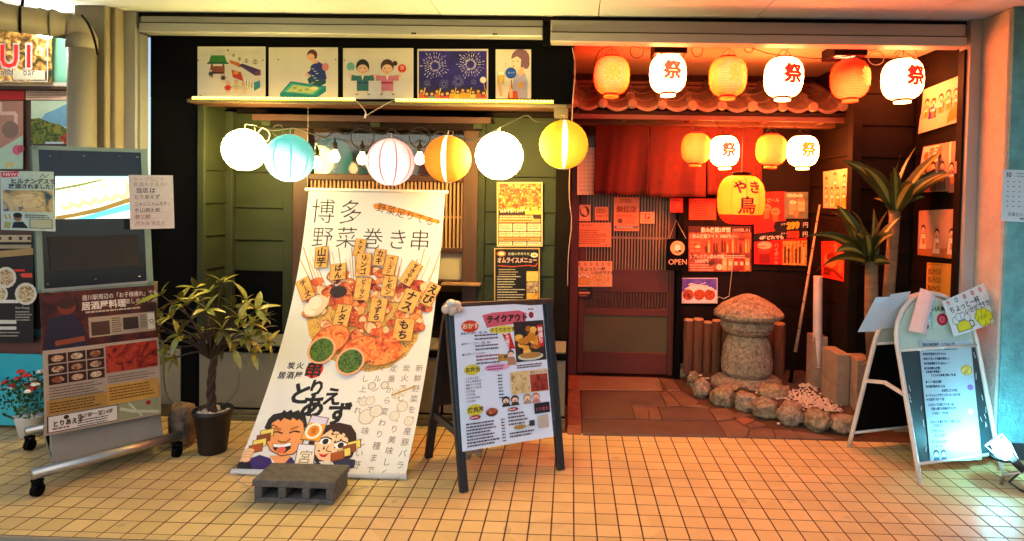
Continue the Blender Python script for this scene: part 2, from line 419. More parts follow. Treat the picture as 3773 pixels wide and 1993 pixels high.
def tile_mat():
    m, nt, p = _base('cream_floor_tile'); L = nt.links
    g = nt.nodes.new('ShaderNodeNewGeometry')
    ad = nt.nodes.new('ShaderNodeVectorMath'); ad.inputs[1].default_value = (-.0399, -2.6898, 0); L.new(g.outputs['Position'], ad.inputs[0])
    sn = nt.nodes.new('ShaderNodeVectorMath'); sn.operation = 'SNAP'; sn.inputs[1].default_value = (.1, .1, 5); L.new(ad.outputs[0], sn.inputs[0])
    wn = nt.nodes.new('ShaderNodeTexWhiteNoise'); L.new(sn.outputs[0], wn.inputs['Vector'])
    n = nt.nodes.new('ShaderNodeTexNoise'); n.inputs['Scale'].default_value = 16; n.inputs['Detail'].default_value = 8; n.inputs['Roughness'].default_value = .7
    L.new(g.outputs['Position'], n.inputs['Vector'])
    big = nt.nodes.new('ShaderNodeTexNoise'); big.inputs['Scale'].default_value = 1.7; big.inputs['Detail'].default_value = 5; L.new(g.outputs['Position'], big.inputs['Vector'])
    r = nt.nodes.new('ShaderNodeValToRGB'); e = r.color_ramp.elements
    e[0].position = .15; e[0].color = (.53, .375, .15, 1); e[1].position = .85; e[1].color = (.74, .535, .235, 1)
    mixv = nt.nodes.new('ShaderNodeMath'); mixv.operation = 'MULTIPLY_ADD'; mixv.inputs[1].default_value = .42; L.new(wn.outputs['Value'], mixv.inputs[0])
    m3 = nt.nodes.new('ShaderNodeMath'); m3.operation = 'MULTIPLY_ADD'; m3.inputs[1].default_value = .5; m3.inputs[2].default_value = .02; L.new(n.outputs['Fac'], m3.inputs[0]); L.new(m3.outputs[0], mixv.inputs[2])
    L.new(mixv.outputs[0], r.inputs[0])
    st = nt.nodes.new('ShaderNodeMapRange'); st.inputs[1].default_value = .5; st.inputs[2].default_value = .75; st.inputs[3].default_value = 0; st.inputs[4].default_value = .62; L.new(big.outputs['Fac'], st.inputs[0])
    mx = nt.nodes.new('ShaderNodeMix'); mx.data_type = 'RGBA'; mx.inputs[7].default_value = (.40, .29, .16, 1); L.new(st.outputs[0], mx.inputs[0]); L.new(r.outputs[0], mx.inputs[6])
    sp = nt.nodes.new('ShaderNodeTexNoise'); sp.inputs['Scale'].default_value = 9; sp.inputs['Detail'].default_value = 2; L.new(g.outputs['Position'], sp.inputs['Vector'])
    s2 = nt.nodes.new('ShaderNodeMapRange'); s2.inputs[1].default_value = .66; s2.inputs[2].default_value = .74; s2.inputs[3].default_value = 0; s2.inputs[4].default_value = .55; L.new(sp.outputs['Fac'], s2.inputs[0])
    m5 = nt.nodes.new('ShaderNodeMix'); m5.data_type = 'RGBA'; m5.inputs[7].default_value = (.30, .21, .11, 1); L.new(s2.outputs[0], m5.inputs[0]); L.new(mx.outputs[2], m5.inputs[6])
    L.new(m5.outputs[2], p.inputs['Base Color'])
    rr = nt.nodes.new('ShaderNodeMapRange'); rr.inputs[3].default_value = .34; rr.inputs[4].default_value = .62; L.new(n.outputs['Fac'], rr.inputs[0]); L.new(rr.outputs[0], p.inputs['Roughness'])
    p.inputs['Specular IOR Level'].default_value = .45
    b = nt.nodes.new('ShaderNodeBump'); b.inputs['Strength'].default_value = .18; b.inputs['Distance'].default_value = .004; L.new(n.outputs['Fac'], b.inputs['Height']); L.new(b.outputs[0], p.inputs['Normal'])
    return m
M_tile = tile_mat()

# ---- ground and tiled pavement
g = MB().box(-60, 60, -60, 2.50, -.6, -.14, M_ground).box(-60, 60, 2.5, 60, -.6, -.16, M_ground).build('ground'); tag(g, kind='structure')
pav = MB().box(-7, 7, 2.535, 6.6, -.15, -.0014, M_mortar).build('tiled_pavement'); tag(pav, 'cream square tile pavement in front of the restaurant', kind='structure')
def tile_shape(mb, x, y, w=.0932, d=.0932, e=.0011, h=0.):
    x0, x1, y0, y1 = x - w / 2, x + w / 2, y - d / 2, y + d / 2
    mb.add([(x0, y0, -.006), (x1, y0, -.006), (x1, y1, -.006), (x0, y1, -.006), (x0, y0, -e + h), (x1, y0, -e + h), (x1, y1, -e + h), (x0, y1, -e + h),
            (x0 + e, y0 + e, h), (x1 - e, y0 + e, h), (x1 - e, y1 - e, h), (x0 + e, y1 - e, h)],
           [(0, 1, 5, 4), (1, 2, 6, 5), (2, 3, 7, 6), (3, 0, 4, 7), (4, 5, 9, 8), (5, 6, 10, 9), (6, 7, 11, 10), (7, 4, 8, 11), (8, 9, 10, 11)], M_tile)
def proj(p):
    d = Vector(p) - CAM; z = d.dot(CF)
    return ((1886.5 + CXO + FPX * d.dot(CR) / z) / KD, (996.5 + CYO - FPX * d.dot(CU) / z) / KD)
cells = []
for rr in range(-1, 13):
    for cc in range(-62, 60):
        x = .1 * (cc + .5 + .399); y = .1 * (rr + .5 + 26.898)
        if rr >= 12 and x > -.05: continue
        if abs(x) > 6: continue
        px, py = proj((x, y, 0))
        cells.append((x, y, -30 < px < 2606 and py < 1375))
seen = sorted([c for c in cells if c[2]], key=lambda c: c[1] ** 2 + c[0] ** 2 * .15)
near = seen[:300]; ns = set((a, b) for a, b, _ in near)
mb = MB(); tile_shape(mb, *near[0][:2]); t0 = mb.build('tile', pav, origin=(near[0][0], near[0][1], 0))
for x, y, _ in near[1:]:
    o = inst(t0, 'tile', pav, (x, y, R(-.0003, .0004))); o.rotation_euler = (R(-.003, .003), R(-.003, .003), R(-.008, .008))
mb = MB()
for x, y, _ in cells:
    if (x, y) not in ns: tile_shape(mb, x, y, h=R(-.0004, .0004))
o = mb.build('far_tiles', pav); tag(o, kind='stuff')
# front edge of the pavement: narrow cut tiles and a pale nosing strip
mb = MB()
for k in range(-45, 45):
    x = .1 * (k + .5 + .399)
    mb.box(x - .047, x + .047, 2.549, 2.587, -.006, -.0002, M_tile)
o = mb.build('edge_tiles', pav); tag(o, kind='stuff')
B('edge_nosing', pav, -6, 6, 2.53, 2.546, -.03, -.001, M_conc, .002)

# ---- soffit over the pavement
sof = MB().box(-7, 7, 2.1, 4.6, 2.59, 2.75, M_conc).build('soffit'); tag(sof, 'pale painted panel soffit above the shopfront', kind='structure')
xs = [-5.68, -4.71, -3.74, -2.766, -1.793, -.826, .143, 1.10, 2.08, 3.05, 4.02, 5.0]
for a, b in zip(xs, xs[1:]): B('ceiling_panel', sof, a + .0025, b - .0025, 2.1, 3.93, 2.574, 2.592, M_soffit, .002)

# ================================================================== RESTAURANT FRONT
RF = empty('restaurant_front', (0, 3.9, 0), 'izakaya shopfront with dark header, recessed window on the left and red-lit entry', 'building')
# aluminium frame and roller-shutter housings
B('frame_jamb', RF, -2.80, -2.727, 3.87, 3.97, 0, 2.572, M_aluv)
B('frame_jamb', RF, 2.367, 2.437, 3.86, 3.97, 0, 2.572, M_aluv)
B('jamb_track', RF, 2.352, 2.366, 3.89, 3.95, 0, 2.40, M_dark, .001)
B('jamb_track', RF, -2.726, -2.708, 3.89, 3.96, .0, 2.44, M_aluv, .001)
B('top_track', RF, -2.726, 2.366, 3.90, 3.97, 2.548, 2.573, M_dark, .001)
def shutter(x0, x1, zb, y):
    s = B('shutter_housing', RF, x0, x1, y, 3.97, zb + .062, 2.546, M_alu, .004)
    B('bottom_rail', s, x0, x1, y - .018, 3.965, zb, zb + .055, M_alu, .004)
    B('groove', s, x0 + .005, x1 - .005, y - .006, 3.96, zb + .056, zb + .061, M_dark, 0)
    if x0 < -1:
        for k in range(2): B('latch', s, -1.0 + k * .5, -.97 + k * .5, y - .022, y - .017, zb + .004, zb + .012, M_dark, 0)
shutter(-2.705, -.195, 2.445, 3.885); shutter(-.146, 2.345, 2.412, 3.875)
B('mullion', RF, -.194, -.147, 3.90, 3.97, 2.40, 2.546, M_black, .001)
# black header and pillar
B('header_panel', RF, -2.707, -.0, 3.98, 4.06, 2.055, 2.55, M_black, .002)
B('header_panel', RF, -2.706, -.0, 4.06, 4.08, 2.35, 2.56, M_black, .001)
B('pillar_panel', RF, -2.707, -2.385, 3.982, 4.10, .50, 2.054, M_black, .002)
B('base_panel', RF, -2.70, -2.50, 3.975, 4.08, .075, .44, M_beige, .003)
B('pillar_panel', RF, -2.498, -2.386, 3.972, 4.09, 0, .498, M_black, .002)
B('base_rail', RF, -2.70, -2.52, 3.97, 4.06, 0, .07, M_rail, .003)
# ledge under the header with its light wooden strip
B('ledge', RF, -2.40, -.01, 3.865, 4.05, 2.012, 2.034, M_brownh, .002)
B('ledge_trim', RF, -2.385, -.04, 3.855, 3.864, 2.012, 2.030, M_rail, .001)
B('bracket', RF, -.115, -.03, 3.866, 3.95, 1.955, 2.011, M_rail, .003)
# recess: side wall, back wall, ceiling
sw = B('side_wall', RF, -2.384, -2.374, 3.985, 4.41, .505, 2.0345, M_siding, 0)
zz = [.53, .742, .955, 1.17, 1.385, 1.60, 2.008]
for a, b in zip(zz, zz[1:]):
    q = MB(); x = -2.373
    q.add([(x, 3.99, a), (x + .018, 3.99, a), (x + .018, 4.245, a), (x, 4.245, a), (x, 3.99, b - .004), (x + .006, 3.99, b - .004), (x + .006, 4.245, b - .004), (x, 4.245, b - .004)],
          [(0, 3, 2, 1), (4, 5, 6, 7), (0, 1, 5, 4), (1, 2, 6, 5), (2, 3, 7, 6), (3, 0, 4, 7)], M_siding); q.build('siding_board', sw, bevel=.0015, seg=1)
B('corner_post', RF, -2.372, -2.318, 4.246, 4.30, .505, 2.01, pm('olive_post', (.03, .034, .018), .6), .003)
B('corner_post', RF, -2.385, -2.34, 3.955, 3.984, .505, 2.01, M_siding, .003)
bw = B('back_wall', RF, -2.317, -.0, 4.31, 4.36, 1.935, 2.60, M_dark, 0)
def boards(parent, x0, x1, zs, y, mat, lap=.014):
    for a, b in zip(zs, zs[1:]):
        MB().add([(x0, y - lap, a), (x1, y - lap, a), (x1, y + .012, a), (x0, y + .012, a), (x0, y - .002, b - .004), (x1, y - .002, b - .004), (x1, y + .012, b - .004), (x0, y + .012, b - .004)],
                 [(0, 3, 2, 1), (4, 5, 6, 7), (0, 1, 5, 4), (1, 2, 6, 5), (2, 3, 7, 6), (3, 0, 4, 7)], mat).build('siding_board', parent, bevel=.0015, seg=1)
bl = B('back_wall', RF, -2.317, -1.905, 4.305, 4.40, .47, 2.0345, M_dark, 0)
boards(bl, -2.316, -1.975, [.92, 1.132, 1.355, 1.60, 2.005], 4.293, M_siding)
B('lower_panel', bl, -2.316, -1.975, 4.285, 4.304, .50, .918, M_black, .002)
B('corner_trim', bl, -1.974, -1.906, 4.268, 4.304, .50, 2.005, M_siding, .003)
br = B('back_wall', RF, -.60, -.0, 4.305, 4.40, .47, 2.0345, M_dark, 0)
boards(br, -.585, -.105, [.50, .705, .925, 1.142, 1.36, 1.60, 2.005], 4.293, M_siding)
B('corner_trim', br, -.104, -.005, 4.262, 4.304, .50, 2.005, M_siding_dark, .003)
B('corner_trim', br, -.632, -.586, 4.262, 4.304, .50, 2.005, M_siding, .003)
B('recess_ceiling', RF, -2.706, -.0, 3.985, 4.42, 2.0355, 2.054, M_dark, 0)
B('pillar_back', RF, -2.706, -2.386, 4.11, 4.44, 0, 2.034, M_black, 0)
# window
WN = MB().box(-1.905, -1.80, 4.262, 4.36, .50, 1.935, M_brown).box(-.735, -.633, 4.262, 4.36, .50, 1.935, M_brown).box(-1.80, -.735, 4.27, 4.36, 1.555, 1.598, M_brownh).box(-1.80, -.735, 4.27, 4.35, 1.075, 1.105, M_brownh).box(-1.80, -.735, 4.27, 4.36, .845, .885, M_brownh).build('window', RF, bevel=.004, seg=1)
M_glass = pm('window_glass', (.9, .95, .93), .04, var=.02, trans=1., spec=.2)
M_frost = pm('frosted_panel', (.52, .42, .27), .6, var=.12, scale=5)
B('pane', WN, -1.80, -.735, 4.318, 4.322, 1.60, 1.93, M_glass, 0)
B('backing_sheet', WN, -1.80, -.735, 4.335, 4.338, 1.106, 1.554, pm('dark_window_sheet', (.035, .012, .006), .35), 0)
B('frosted_pane', WN, -1.80, -.735, 4.315, 4.32, .886, 1.074, M_frost, 0)
M_slat = pm('pale_lattice_wood', (.42, .22, .10), .5, var=.2, scale=12, stretch=(1, 1, .1))
mb = MB().box(-1.795 + 0, -1.782, 4.288, 4.308, 1.105, 1.556, M_slat); s0 = mb.build('slat', WN)
n = 40
for k in range(1, n): inst(s0, 'slat', WN, (-1.7885 + k * (1.043 / (n - 1)), 4.298, 1.105))
for z in (1.315,): B('lattice_rail', WN, -1.80, -.735, 4.300, 4.316, z - .008, z + .008, M_slat, .001)
B('window_shelf', WN, -.86, -.60, 4.18, 4.262, .862, .876, M_slat, .002)
# dark awning board above the window
AW = B('window_awning', RF, -2.10, -.53, 4.10, 4.30, 1.955, 1.968, M_dark, .002)
B('awning_beam', AW, -2.02, -.60, 4.14, 4.20, 1.897, 1.953, M_dark, .003)
B('awning_rail', AW, -2.10, -.53, 4.085, 4.099, 1.935, 1.975, M_brownh, .002)
for x in (-2.03, -1.30, -.62): B('bracket_foot', AW, x - .03, x + .03, 4.125, 4.139, 1.905, 1.945, M_siding, .002)
# sill box
SB = B('sill_box', RF, -2.384, -.012, 3.975, 4.26, .02, .44, M_black, 0)
for k in range(3): 
    x0 = -2.372 + k * .79; B('front_panel', SB, x0 + .004, x0 + .776, 3.955, 3.974, .078, .432, M_beige, .003)
B('top_edge', SB, -2.384, -.012, 3.945, 3.974, .441, .478, M_black, .002)
for k in range(30):
    x0 = -2.38 + k * .079; B('sill_plank', SB, x0, x0 + .074, 3.952, 4.262, .479, .490, M_plank, .002)
B('base_rail', SB, -2.384, -.012, 3.93, 3.974, -.004, .034, M_rail, .003)
B('base_rail', SB, -2.384, -.012, 3.945, 3.974, .036, .064, M_rail, .003)
# room behind the window
IR = MB().box(-2.3, .0, 6.3, 6.35, .5, 2.6, pm('inner_wall', (.30, .16, .07), .7, scale=3)).box(-2.35, -2.3, 4.41, 6.3, .5, 2.6, MATS['inner_wall']).box(-.03, .0, 4.41, 5.19, .5, 2.6, MATS['inner_wall']).build('inner_room', RF)
B('room_ceiling', IR, -2.3, -.03, 4.41, 6.3, 2.36, 2.4, pm('inner_ceiling', (.10, .085, .065), .8), 0)
B('room_floor', IR, -2.3, -.03, 4.41, 6.3, .45, .5, M_dark, 0)
B('wall_shelf', IR, -2.2, -.5, 5.9, 6.28, 1.92, 1.955, pm('pale_shelf', (.62, .50, .30), .5), .003)
B('wall_shelf', IR, -2.2, -.5, 5.95, 6.28, 2.02, 2.08, M_dark, .003)
for x, y in ((-1.55, 5.0), (-1.1, 5.2), (-1.0, 4.8)): B('ceiling_box', IR, x - .13, x + .13, y - .05, y + .05, 2.30, 2.36, M_white, .004)
B('red_cloth', IR, -1.05, -.70, 5.5, 5.52, 1.45, 1.78, pm('red_cloth', (.5, .02, .02), .8), 0)
il = emit('inner_lamp', (1, .55, .2), 40)
for x, y in ((-1.75, 5.5), (-.9, 5.7)):
    q = MB().lathe([(.03, 0), (.055, .02), (.06, .05), (.03, .08)], (x, y, 2.24), il, 14); q.build('ceiling_lamp', IR, smooth=True)

# ---- entry recess
B('entry_side_wall', RF, -.025, -.002, 4.42, 5.30, 0, 2.58, M_siding_dark, 0)
EC = B('entry_ceiling', RF, .0, 2.365, 3.98, 5.32, 2.475, 2.54, M_entryceil, 0)
BK = B('entry_back_wall', RF, -.0, 2.0, 5.26, 5.33, 0, 2.474, M_dark, 0)
B('head_fascia', BK, .0, 1.95, 5.14, 5.25, 2.40, 2.472, M_dark, .003)
# corner wall on the right (poster wall) and plant alcove
CW = B('corner_wall', RF, 1.962, 2.0, 4.455, 5.25, .0, 2.474, M_siding_dark, 0)
zz = [.1, .30, .515, .73, .945, 1.16, 1.375, 1.59, 1.80, 2.02, 2.24, 2.47]
for a, b in zip(zz, zz[1:]):
    q = MB(); x = 1.961
    q.add([(x, 4.50, a), (x - .016, 4.50, a), (x - .016, 5.25, a), (x, 5.25, a), (x, 4.50, b - .004), (x - .004, 4.50, b - .004), (x - .004, 5.25, b - .004), (x, 5.25, b - .004)],
          [(0, 1, 2, 3), (4, 7, 6, 5), (0, 4, 5, 1), (1, 5, 6, 2), (2, 6, 7, 3), (3, 7, 4, 0)], M_siding_dark); q.build('siding_board', CW, bevel=.0015, seg=1)
B('corner_post', CW, 1.935, 2.0, 4.42, 4.498, 0, 2.474, M_siding_dark, .003)
AL = B('alcove_wall', RF, 2.001, 2.40, 4.47, 4.52, 0, 2.56, M_siding_dark, 0)
boards(AL, 2.002, 2.364, [.25, .46, .68, .90, 1.12, 1.34, 1.565, 1.785, 2.005, 2.225, 2.47], 4.458, M_siding_dark)
RW = B('alcove_side_wall', RF, 2.385, 2.43, 3.975, 4.46, 0, 2.56, M_siding_dark, 0)
zz = [.1, .30, .515, .73, .945, 1.16, 1.375, 1.59, 1.80, 2.02, 2.24, 2.47]
for a, b in zip(zz, zz[1:]):
    q = MB(); x = 2.384
    q.add([(x, 3.98, a), (x - .016, 3.98, a), (x - .016, 4.44, a), (x, 4.44, a), (x, 3.98, b - .004), (x - .004, 3.98, b - .004), (x - .004, 4.44, b - .004), (x, 4.44, b - .004)],
          [(0, 1, 2, 3), (4, 7, 6, 5), (0, 4, 5, 1), (1, 5, 6, 2), (2, 6, 7, 3), (3, 7, 4, 0)], M_siding_dark); q.build('siding_board', RW, bevel=.0015, seg=1)
# framed downlights on the entry ceiling
M_dl = emit('downlight_panel', (1, .62, .30), 1.6)
for x, y in ((.62, 4.19), (1.76, 4.19)):
    d = MB()
    for a in ((x - .105, x + .105, y - .105, y - .08), (x - .105, x + .105, y + .08, y + .105), (x - .105, x - .08, y - .08, y + .08), (x + .08, x + .105, y - .08, y + .08)):
        d.box(a[0], a[1], a[2], a[3], 2.405, 2.474, M_dark)
    d = d.build('downlight_frame', EC, bevel=.002, seg=1)
    B('diffuser', d, x - .079, x + .079, y - .079, y + .079, 2.425, 2.432, M_dl, 0)

# ---- little tiled roof over the door
M_kaw = pm('fired_clay_roof_tile', (.12, .095, .08), .55, var=.4, scale=14, bump=.25, bscale=60, dirt=.3)
ey, ez, slope = 4.56, 2.135, .42
RD = MB().add([(.0, ey + .02, ez - .03), (1.965, ey + .02, ez - .03), (1.965, 5.14, ez - .03 + .58 * slope), (.0, 5.14, ez - .03 + .58 * slope),
               (.0, ey + .02, ez - .055), (1.965, ey + .02, ez - .055), (1.965, 5.14, ez - .055 + .58 * slope), (.0, 5.14, ez - .055 + .58 * slope)],
              [(0, 1, 2, 3), (7, 6, 5, 4), (0, 4, 5, 1), (1, 5, 6, 2), (2, 6, 7, 3), (3, 7, 4, 0)], M_dark).build('canopy_roof', RF)
pitch = .2135; NT = 9
def pan(mb, x0, y0, z0, L):
    """one wavy roof tile: a sagging pan with a rounded roll on its left edge"""
    prof = []
    for k in range(9):
        t = k / 8; prof.append((x0 + .045 + t * (pitch - .052), -.028 * math.sin(math.pi * t)))
    vs = []; n = len(prof)
    for dy, dz in ((0, 0), (L, L * slope)):
        for x, s in prof: vs.append((x, y0 + dy, z0 + dz + s + .012))
    for dy, dz in ((0, 0), (L, L * slope)):
        for x, s in prof: vs.append((x, y0 + dy, z0 + dz + s - .012))
    fs = []
    for k in range(n - 1):
        fs += [(k, k + 1, n + k + 1, n + k), (2 * n + k, 3 * n + k, 3 * n + k + 1, 2 * n + k + 1), (k, 2 * n + k, 2 * n + k + 1, k + 1), (n + k, n + k + 1, 3 * n + k + 1, 3 * n + k)]
    mb.add(vs, fs, M_kaw)
for c in range(3):
    y0 = ey + c * .19; z0 = ez + c * .19 * slope + .006 * c
    mb = MB(); pan(mb, -.02, y0, z0, .205); p0 = mb.build('roof_tile', RD, smooth=False)
    mb = MB(); mb.tube([(-.0, y0 - .005, z0 + .012), (-.0, y0 + .20, z0 + .012 + .205 * slope)], [.034, .030], M_kaw, 12)
    r0 = mb.build('ridge_roll', RD, smooth=False)
    for k in range(1, NT + 1):
        if k < NT: inst(p0, 'roof_tile', RD, WORG[p0] + V(k * pitch, 0, R(-.003, .003)), (0, 0, R(-.012, .012)))
        inst(r0, 'ridge_roll', RD, WORG[r0] + V(k * pitch, 0, R(-.003, .003)), (0, 0, R(-.02, .02)))
    if c == 0:
        mb = MB(); T = Matrix.Translation((0, y0 - .012, z0 + .010)) @ Matrix.Rotation(math.radians(90), 4, 'X'); mb.T = T
        mb.lathe([(.001, .012), (.022, .010), (.033, .004), (.036, 0), (.036, -.02)], (0, 0, 0), M_kaw, 16, cap=True); e0 = mb.build('eave_cap', RD, smooth=True)
        for k in range(1, NT): inst(e0, 'eave_cap', RD, WORG[e0] + V(k * pitch + R(-.004, .004), 0, R(-.004, .004)))
for k, (z, yy) in enumerate(((2.385, 5.10), (2.345, 5.07))): B('ridge_board', RD, .0, 1.955, yy, 5.139, z, z + .030, M_brownh, .003)
B('eave_board', RD, .0, 1.962, ey + .03, ey + .055, ez - .095, ez - .056, M_brownh, .003)
B('lintel_beam', RF, .0, 1.955, 4.74, 4.84, 2.02, 2.10, M_brownh, .006)
for x in (.38, .86, 1.40, 1.80): B('rafter_end', RD, x - .02, x + .02, ey + .06, 4.76, ez - .10, ez - .057, M_brown, .003)

# ---- sliding door
DR = MB()
Yd = 5.20
M_red = pm('red_brown_lacquer', (.085, .016, .008), .42, var=.3, scale=8, stretch=(1, 1, .2), bump=.05)
M_redh = pm('red_brown_lacquer_rail', (.095, .017, .008), .42, var=.3, scale=8, stretch=(.2, 1, 1), bump=.05)
def z_at(y, Y=Yd, x=1560): return PY(x, y, Y).z
DR = MB().box(.075, .125, Yd, Yd + .04, .012, 2.09, M_red).box(.815, .865, Yd, Yd + .04, .012, 2.09, M_red)
for a, b in ((940, 886), (794, 776), (735, 678)): DR.box(.125, .815, Yd + .001, Yd + .039, max(.013, z_at(a)), z_at(b), M_redh)
DR.box(.125, .815, Yd + .001, Yd + .039, 1.98, 2.09, M_redh)
DR = DR.build('sliding_door', RF, bevel=.003, seg=1)
B('door_panel', DR, .125, .815, Yd + .012, Yd + .03, z_at(886), z_at(794), pm('olive_door_panel', (.075, .065, .022), .5, var=.22, scale=5, stretch=(.3, 1, 1)), 0)
B('door_glass', DR, .125, .815, Yd + .030, Yd + .036, z_at(776), z_at(735), pm('dim_frosted_glass', (.07, .028, .012), .35, var=.4, scale=7), 0)
B('door_glass', DR, .125, .815, Yd + .030, Yd + .036, z_at(678), 1.98, pm('dark_door_glass', (.03, .018, .012), .25), 0)
M_dslat = pm('door_lattice_wood', (.26, .16, .09), .5, var=.35, scale=10, stretch=(1, 1, .12))
sa = MB().box(.13, .141, Yd + .006, Yd + .022, z_at(678), 1.98, M_dslat).build('slat', DR)
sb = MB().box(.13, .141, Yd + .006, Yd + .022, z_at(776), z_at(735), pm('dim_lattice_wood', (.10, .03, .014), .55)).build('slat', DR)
for k in range(1, 28):
    x = .1355 + k * .0249
    inst(sa, 'slat', DR, (x, Yd + .014, z_at(678))); inst(sb, 'slat', DR, (x, Yd + .014, z_at(776)))
B('lattice_rail', DR, .125, .815, Yd + .010, Yd + .02, z_at(598) - .008, z_at(598) + .008, M_dslat, 0)
B('door_post', RF, .0, .07, 5.16, 5.26, .01, 2.10, M_red, .004)
B('door_post', RF, .868, .912, 5.12, 5.26, .0, 2.10, M_black, .004)
B('door_threshold', RF, .07, .868, 5.14, 5.26, .0, .011, M_dark, .002)
# dark panelled wall right of the door
for k, (a, b) in enumerate(((.914, 1.43), (1.432, 1.958))):
    for z0, z1 in ((.02, .60), (.603, 1.10), (1.103, 2.10)):
        B('wall_panel', BK, a, b - .003, 5.225, 5.259, z0, z1 - .003, M_dark, .003)
B('panel_batten', BK, 1.405, 1.445, 5.212, 5.224, .02, 2.10, M_dark, .002)
B('panel_batten', BK, .914, 1.404, 5.213, 5.224, .90, .945, M_dark, .002)
B('panel_batten', BK, 1.446, 1.955, 5.213, 5.224, .90, .945, M_dark, .002)

# ---- entry stone paving
EF = MB().box(-.0, 2.36, 3.885, 5.30, -.02, .004, M_mortar).build('entry_floor'); tag(EF, 'dark stone paving of the entry', kind='structure')
ST = [pm('dark_flagstone', (.115, .07, .05), .42, var=.3, scale=9, bump=.15, bscale=40, spec=.5), pm('brown_flagstone', (.17, .095, .06), .5, var=.35, scale=8, bump=.2, bscale=40), pm('pale_doorstep_stone', (.24, .15, .095), .5, var=.25, scale=7, bump=.15, bscale=50), pm('red_brick', (.27, .10, .05), .7, var=.3, scale=12, bump=.2)]
def f5(x, y): p = PZ((2050 + x / 2.268) / KD, (1150 + y / 2.268) / KD, .012); return (p.x, p.y)
flags = [([(155, 527), (850, 527), (885, 648), (152, 642)], 2), ([(205, 656), (862, 660), (912, 778), (622, 783), (657, 880), (215, 878)], 0),
         ([(634, 787), (758, 786), (768, 843), (773, 886), (664, 885)], 1), ([(764, 786), (842, 787), (880, 887), (780, 888), (776, 845)], 1),
         ([(858, 787), (1262, 800), (1330, 904), (892, 892)], 0), ([(217, 886), (1335, 911), (1418, 1034), (222, 1014)], 0),
         ([(872, 668), (926, 660), (1005, 738), (1032, 776), (922, 779)], 1), ([(862, 545), (970, 560), (1040, 650), (935, 652)], 1),
         ([(940, 660), (1050, 660), (1190, 745), (1150, 775), (1050, 772)], 1), ([(1062, 780), (1200, 770), (1290, 800), (1265, 795)], 1),
         ([(1275, 806), (1420, 800), (1500, 850), (1470, 888), (1345, 903)], 1), ([(1345, 914), (1490, 898), (1612, 972), (1588, 1036), (1432, 1038)], 1),
         ([(1500, 892), (1560, 870), (1660, 898), (1575, 935)], 3), ([(1585, 940), (1670, 905), (1760, 940), (1700, 950), (1620, 966)], 1),
         ([(1622, 976), (1705, 958), (1800, 975), (1830, 1044), (1600, 1038)], 1), ([(1480, 850), (1530, 830), (1640, 860), (1560, 866), (1505, 886)], 1),
         ([(1812, 978), (1960, 985), (2060, 1048), (1842, 1046)], 1), ([(1980, 990), (2150, 1010), (2330, 1052), (2075, 1050)], 1)]
for poly, k in flags:
    MB().prism([f5(*p) for p in poly], -.012, .011 + R(-.001, .001), ST[k]).build('flagstone', EF, bevel=.003, seg=1)
ys = [525, 640, 650, 690, 696, 748, 754, 790, 797, 885, 891, 960, 966, 1008]
for a, b in zip(ys[::2], ys[1::2]):
    pa, pb = f5(145, a), f5(145, b)
    MB().box(.004, .092, pb[1], pa[1], -.01, .012, ST[3]).build('paving_brick', EF, bevel=.003, seg=1)

# ---- pillars beside the shopfront
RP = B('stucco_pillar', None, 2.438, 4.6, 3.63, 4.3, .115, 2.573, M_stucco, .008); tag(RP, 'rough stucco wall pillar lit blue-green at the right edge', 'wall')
B('cyan_lit_face', RP, 2.447, 4.6, 3.612, 3.6295, .118, 2.573, pm('cyan_lit_stucco', (.12, .36, .38), .7, var=.35, scale=9, bump=1.0, bscale=55), .004)  # cyan light put into the front face's colour; the wall itself is neutral stucco
B('plinth', RP, 2.45, 4.6, 3.66, 4.3, 0, .114, pm('dark_plinth', (.03, .035, .04), .7, bump=.3), .003)
LP = MB().box(-3.03, -2.835, 3.76, 4.1, 0, 2.573, M_conc).box(-2.834, -2.801, 3.80, 4.1, 0, 2.573, M_conc).build('rendered_pillar', bevel=.006, seg=1); tag(LP, 'beige rendered pillar behind the drainpipe', 'pillar')

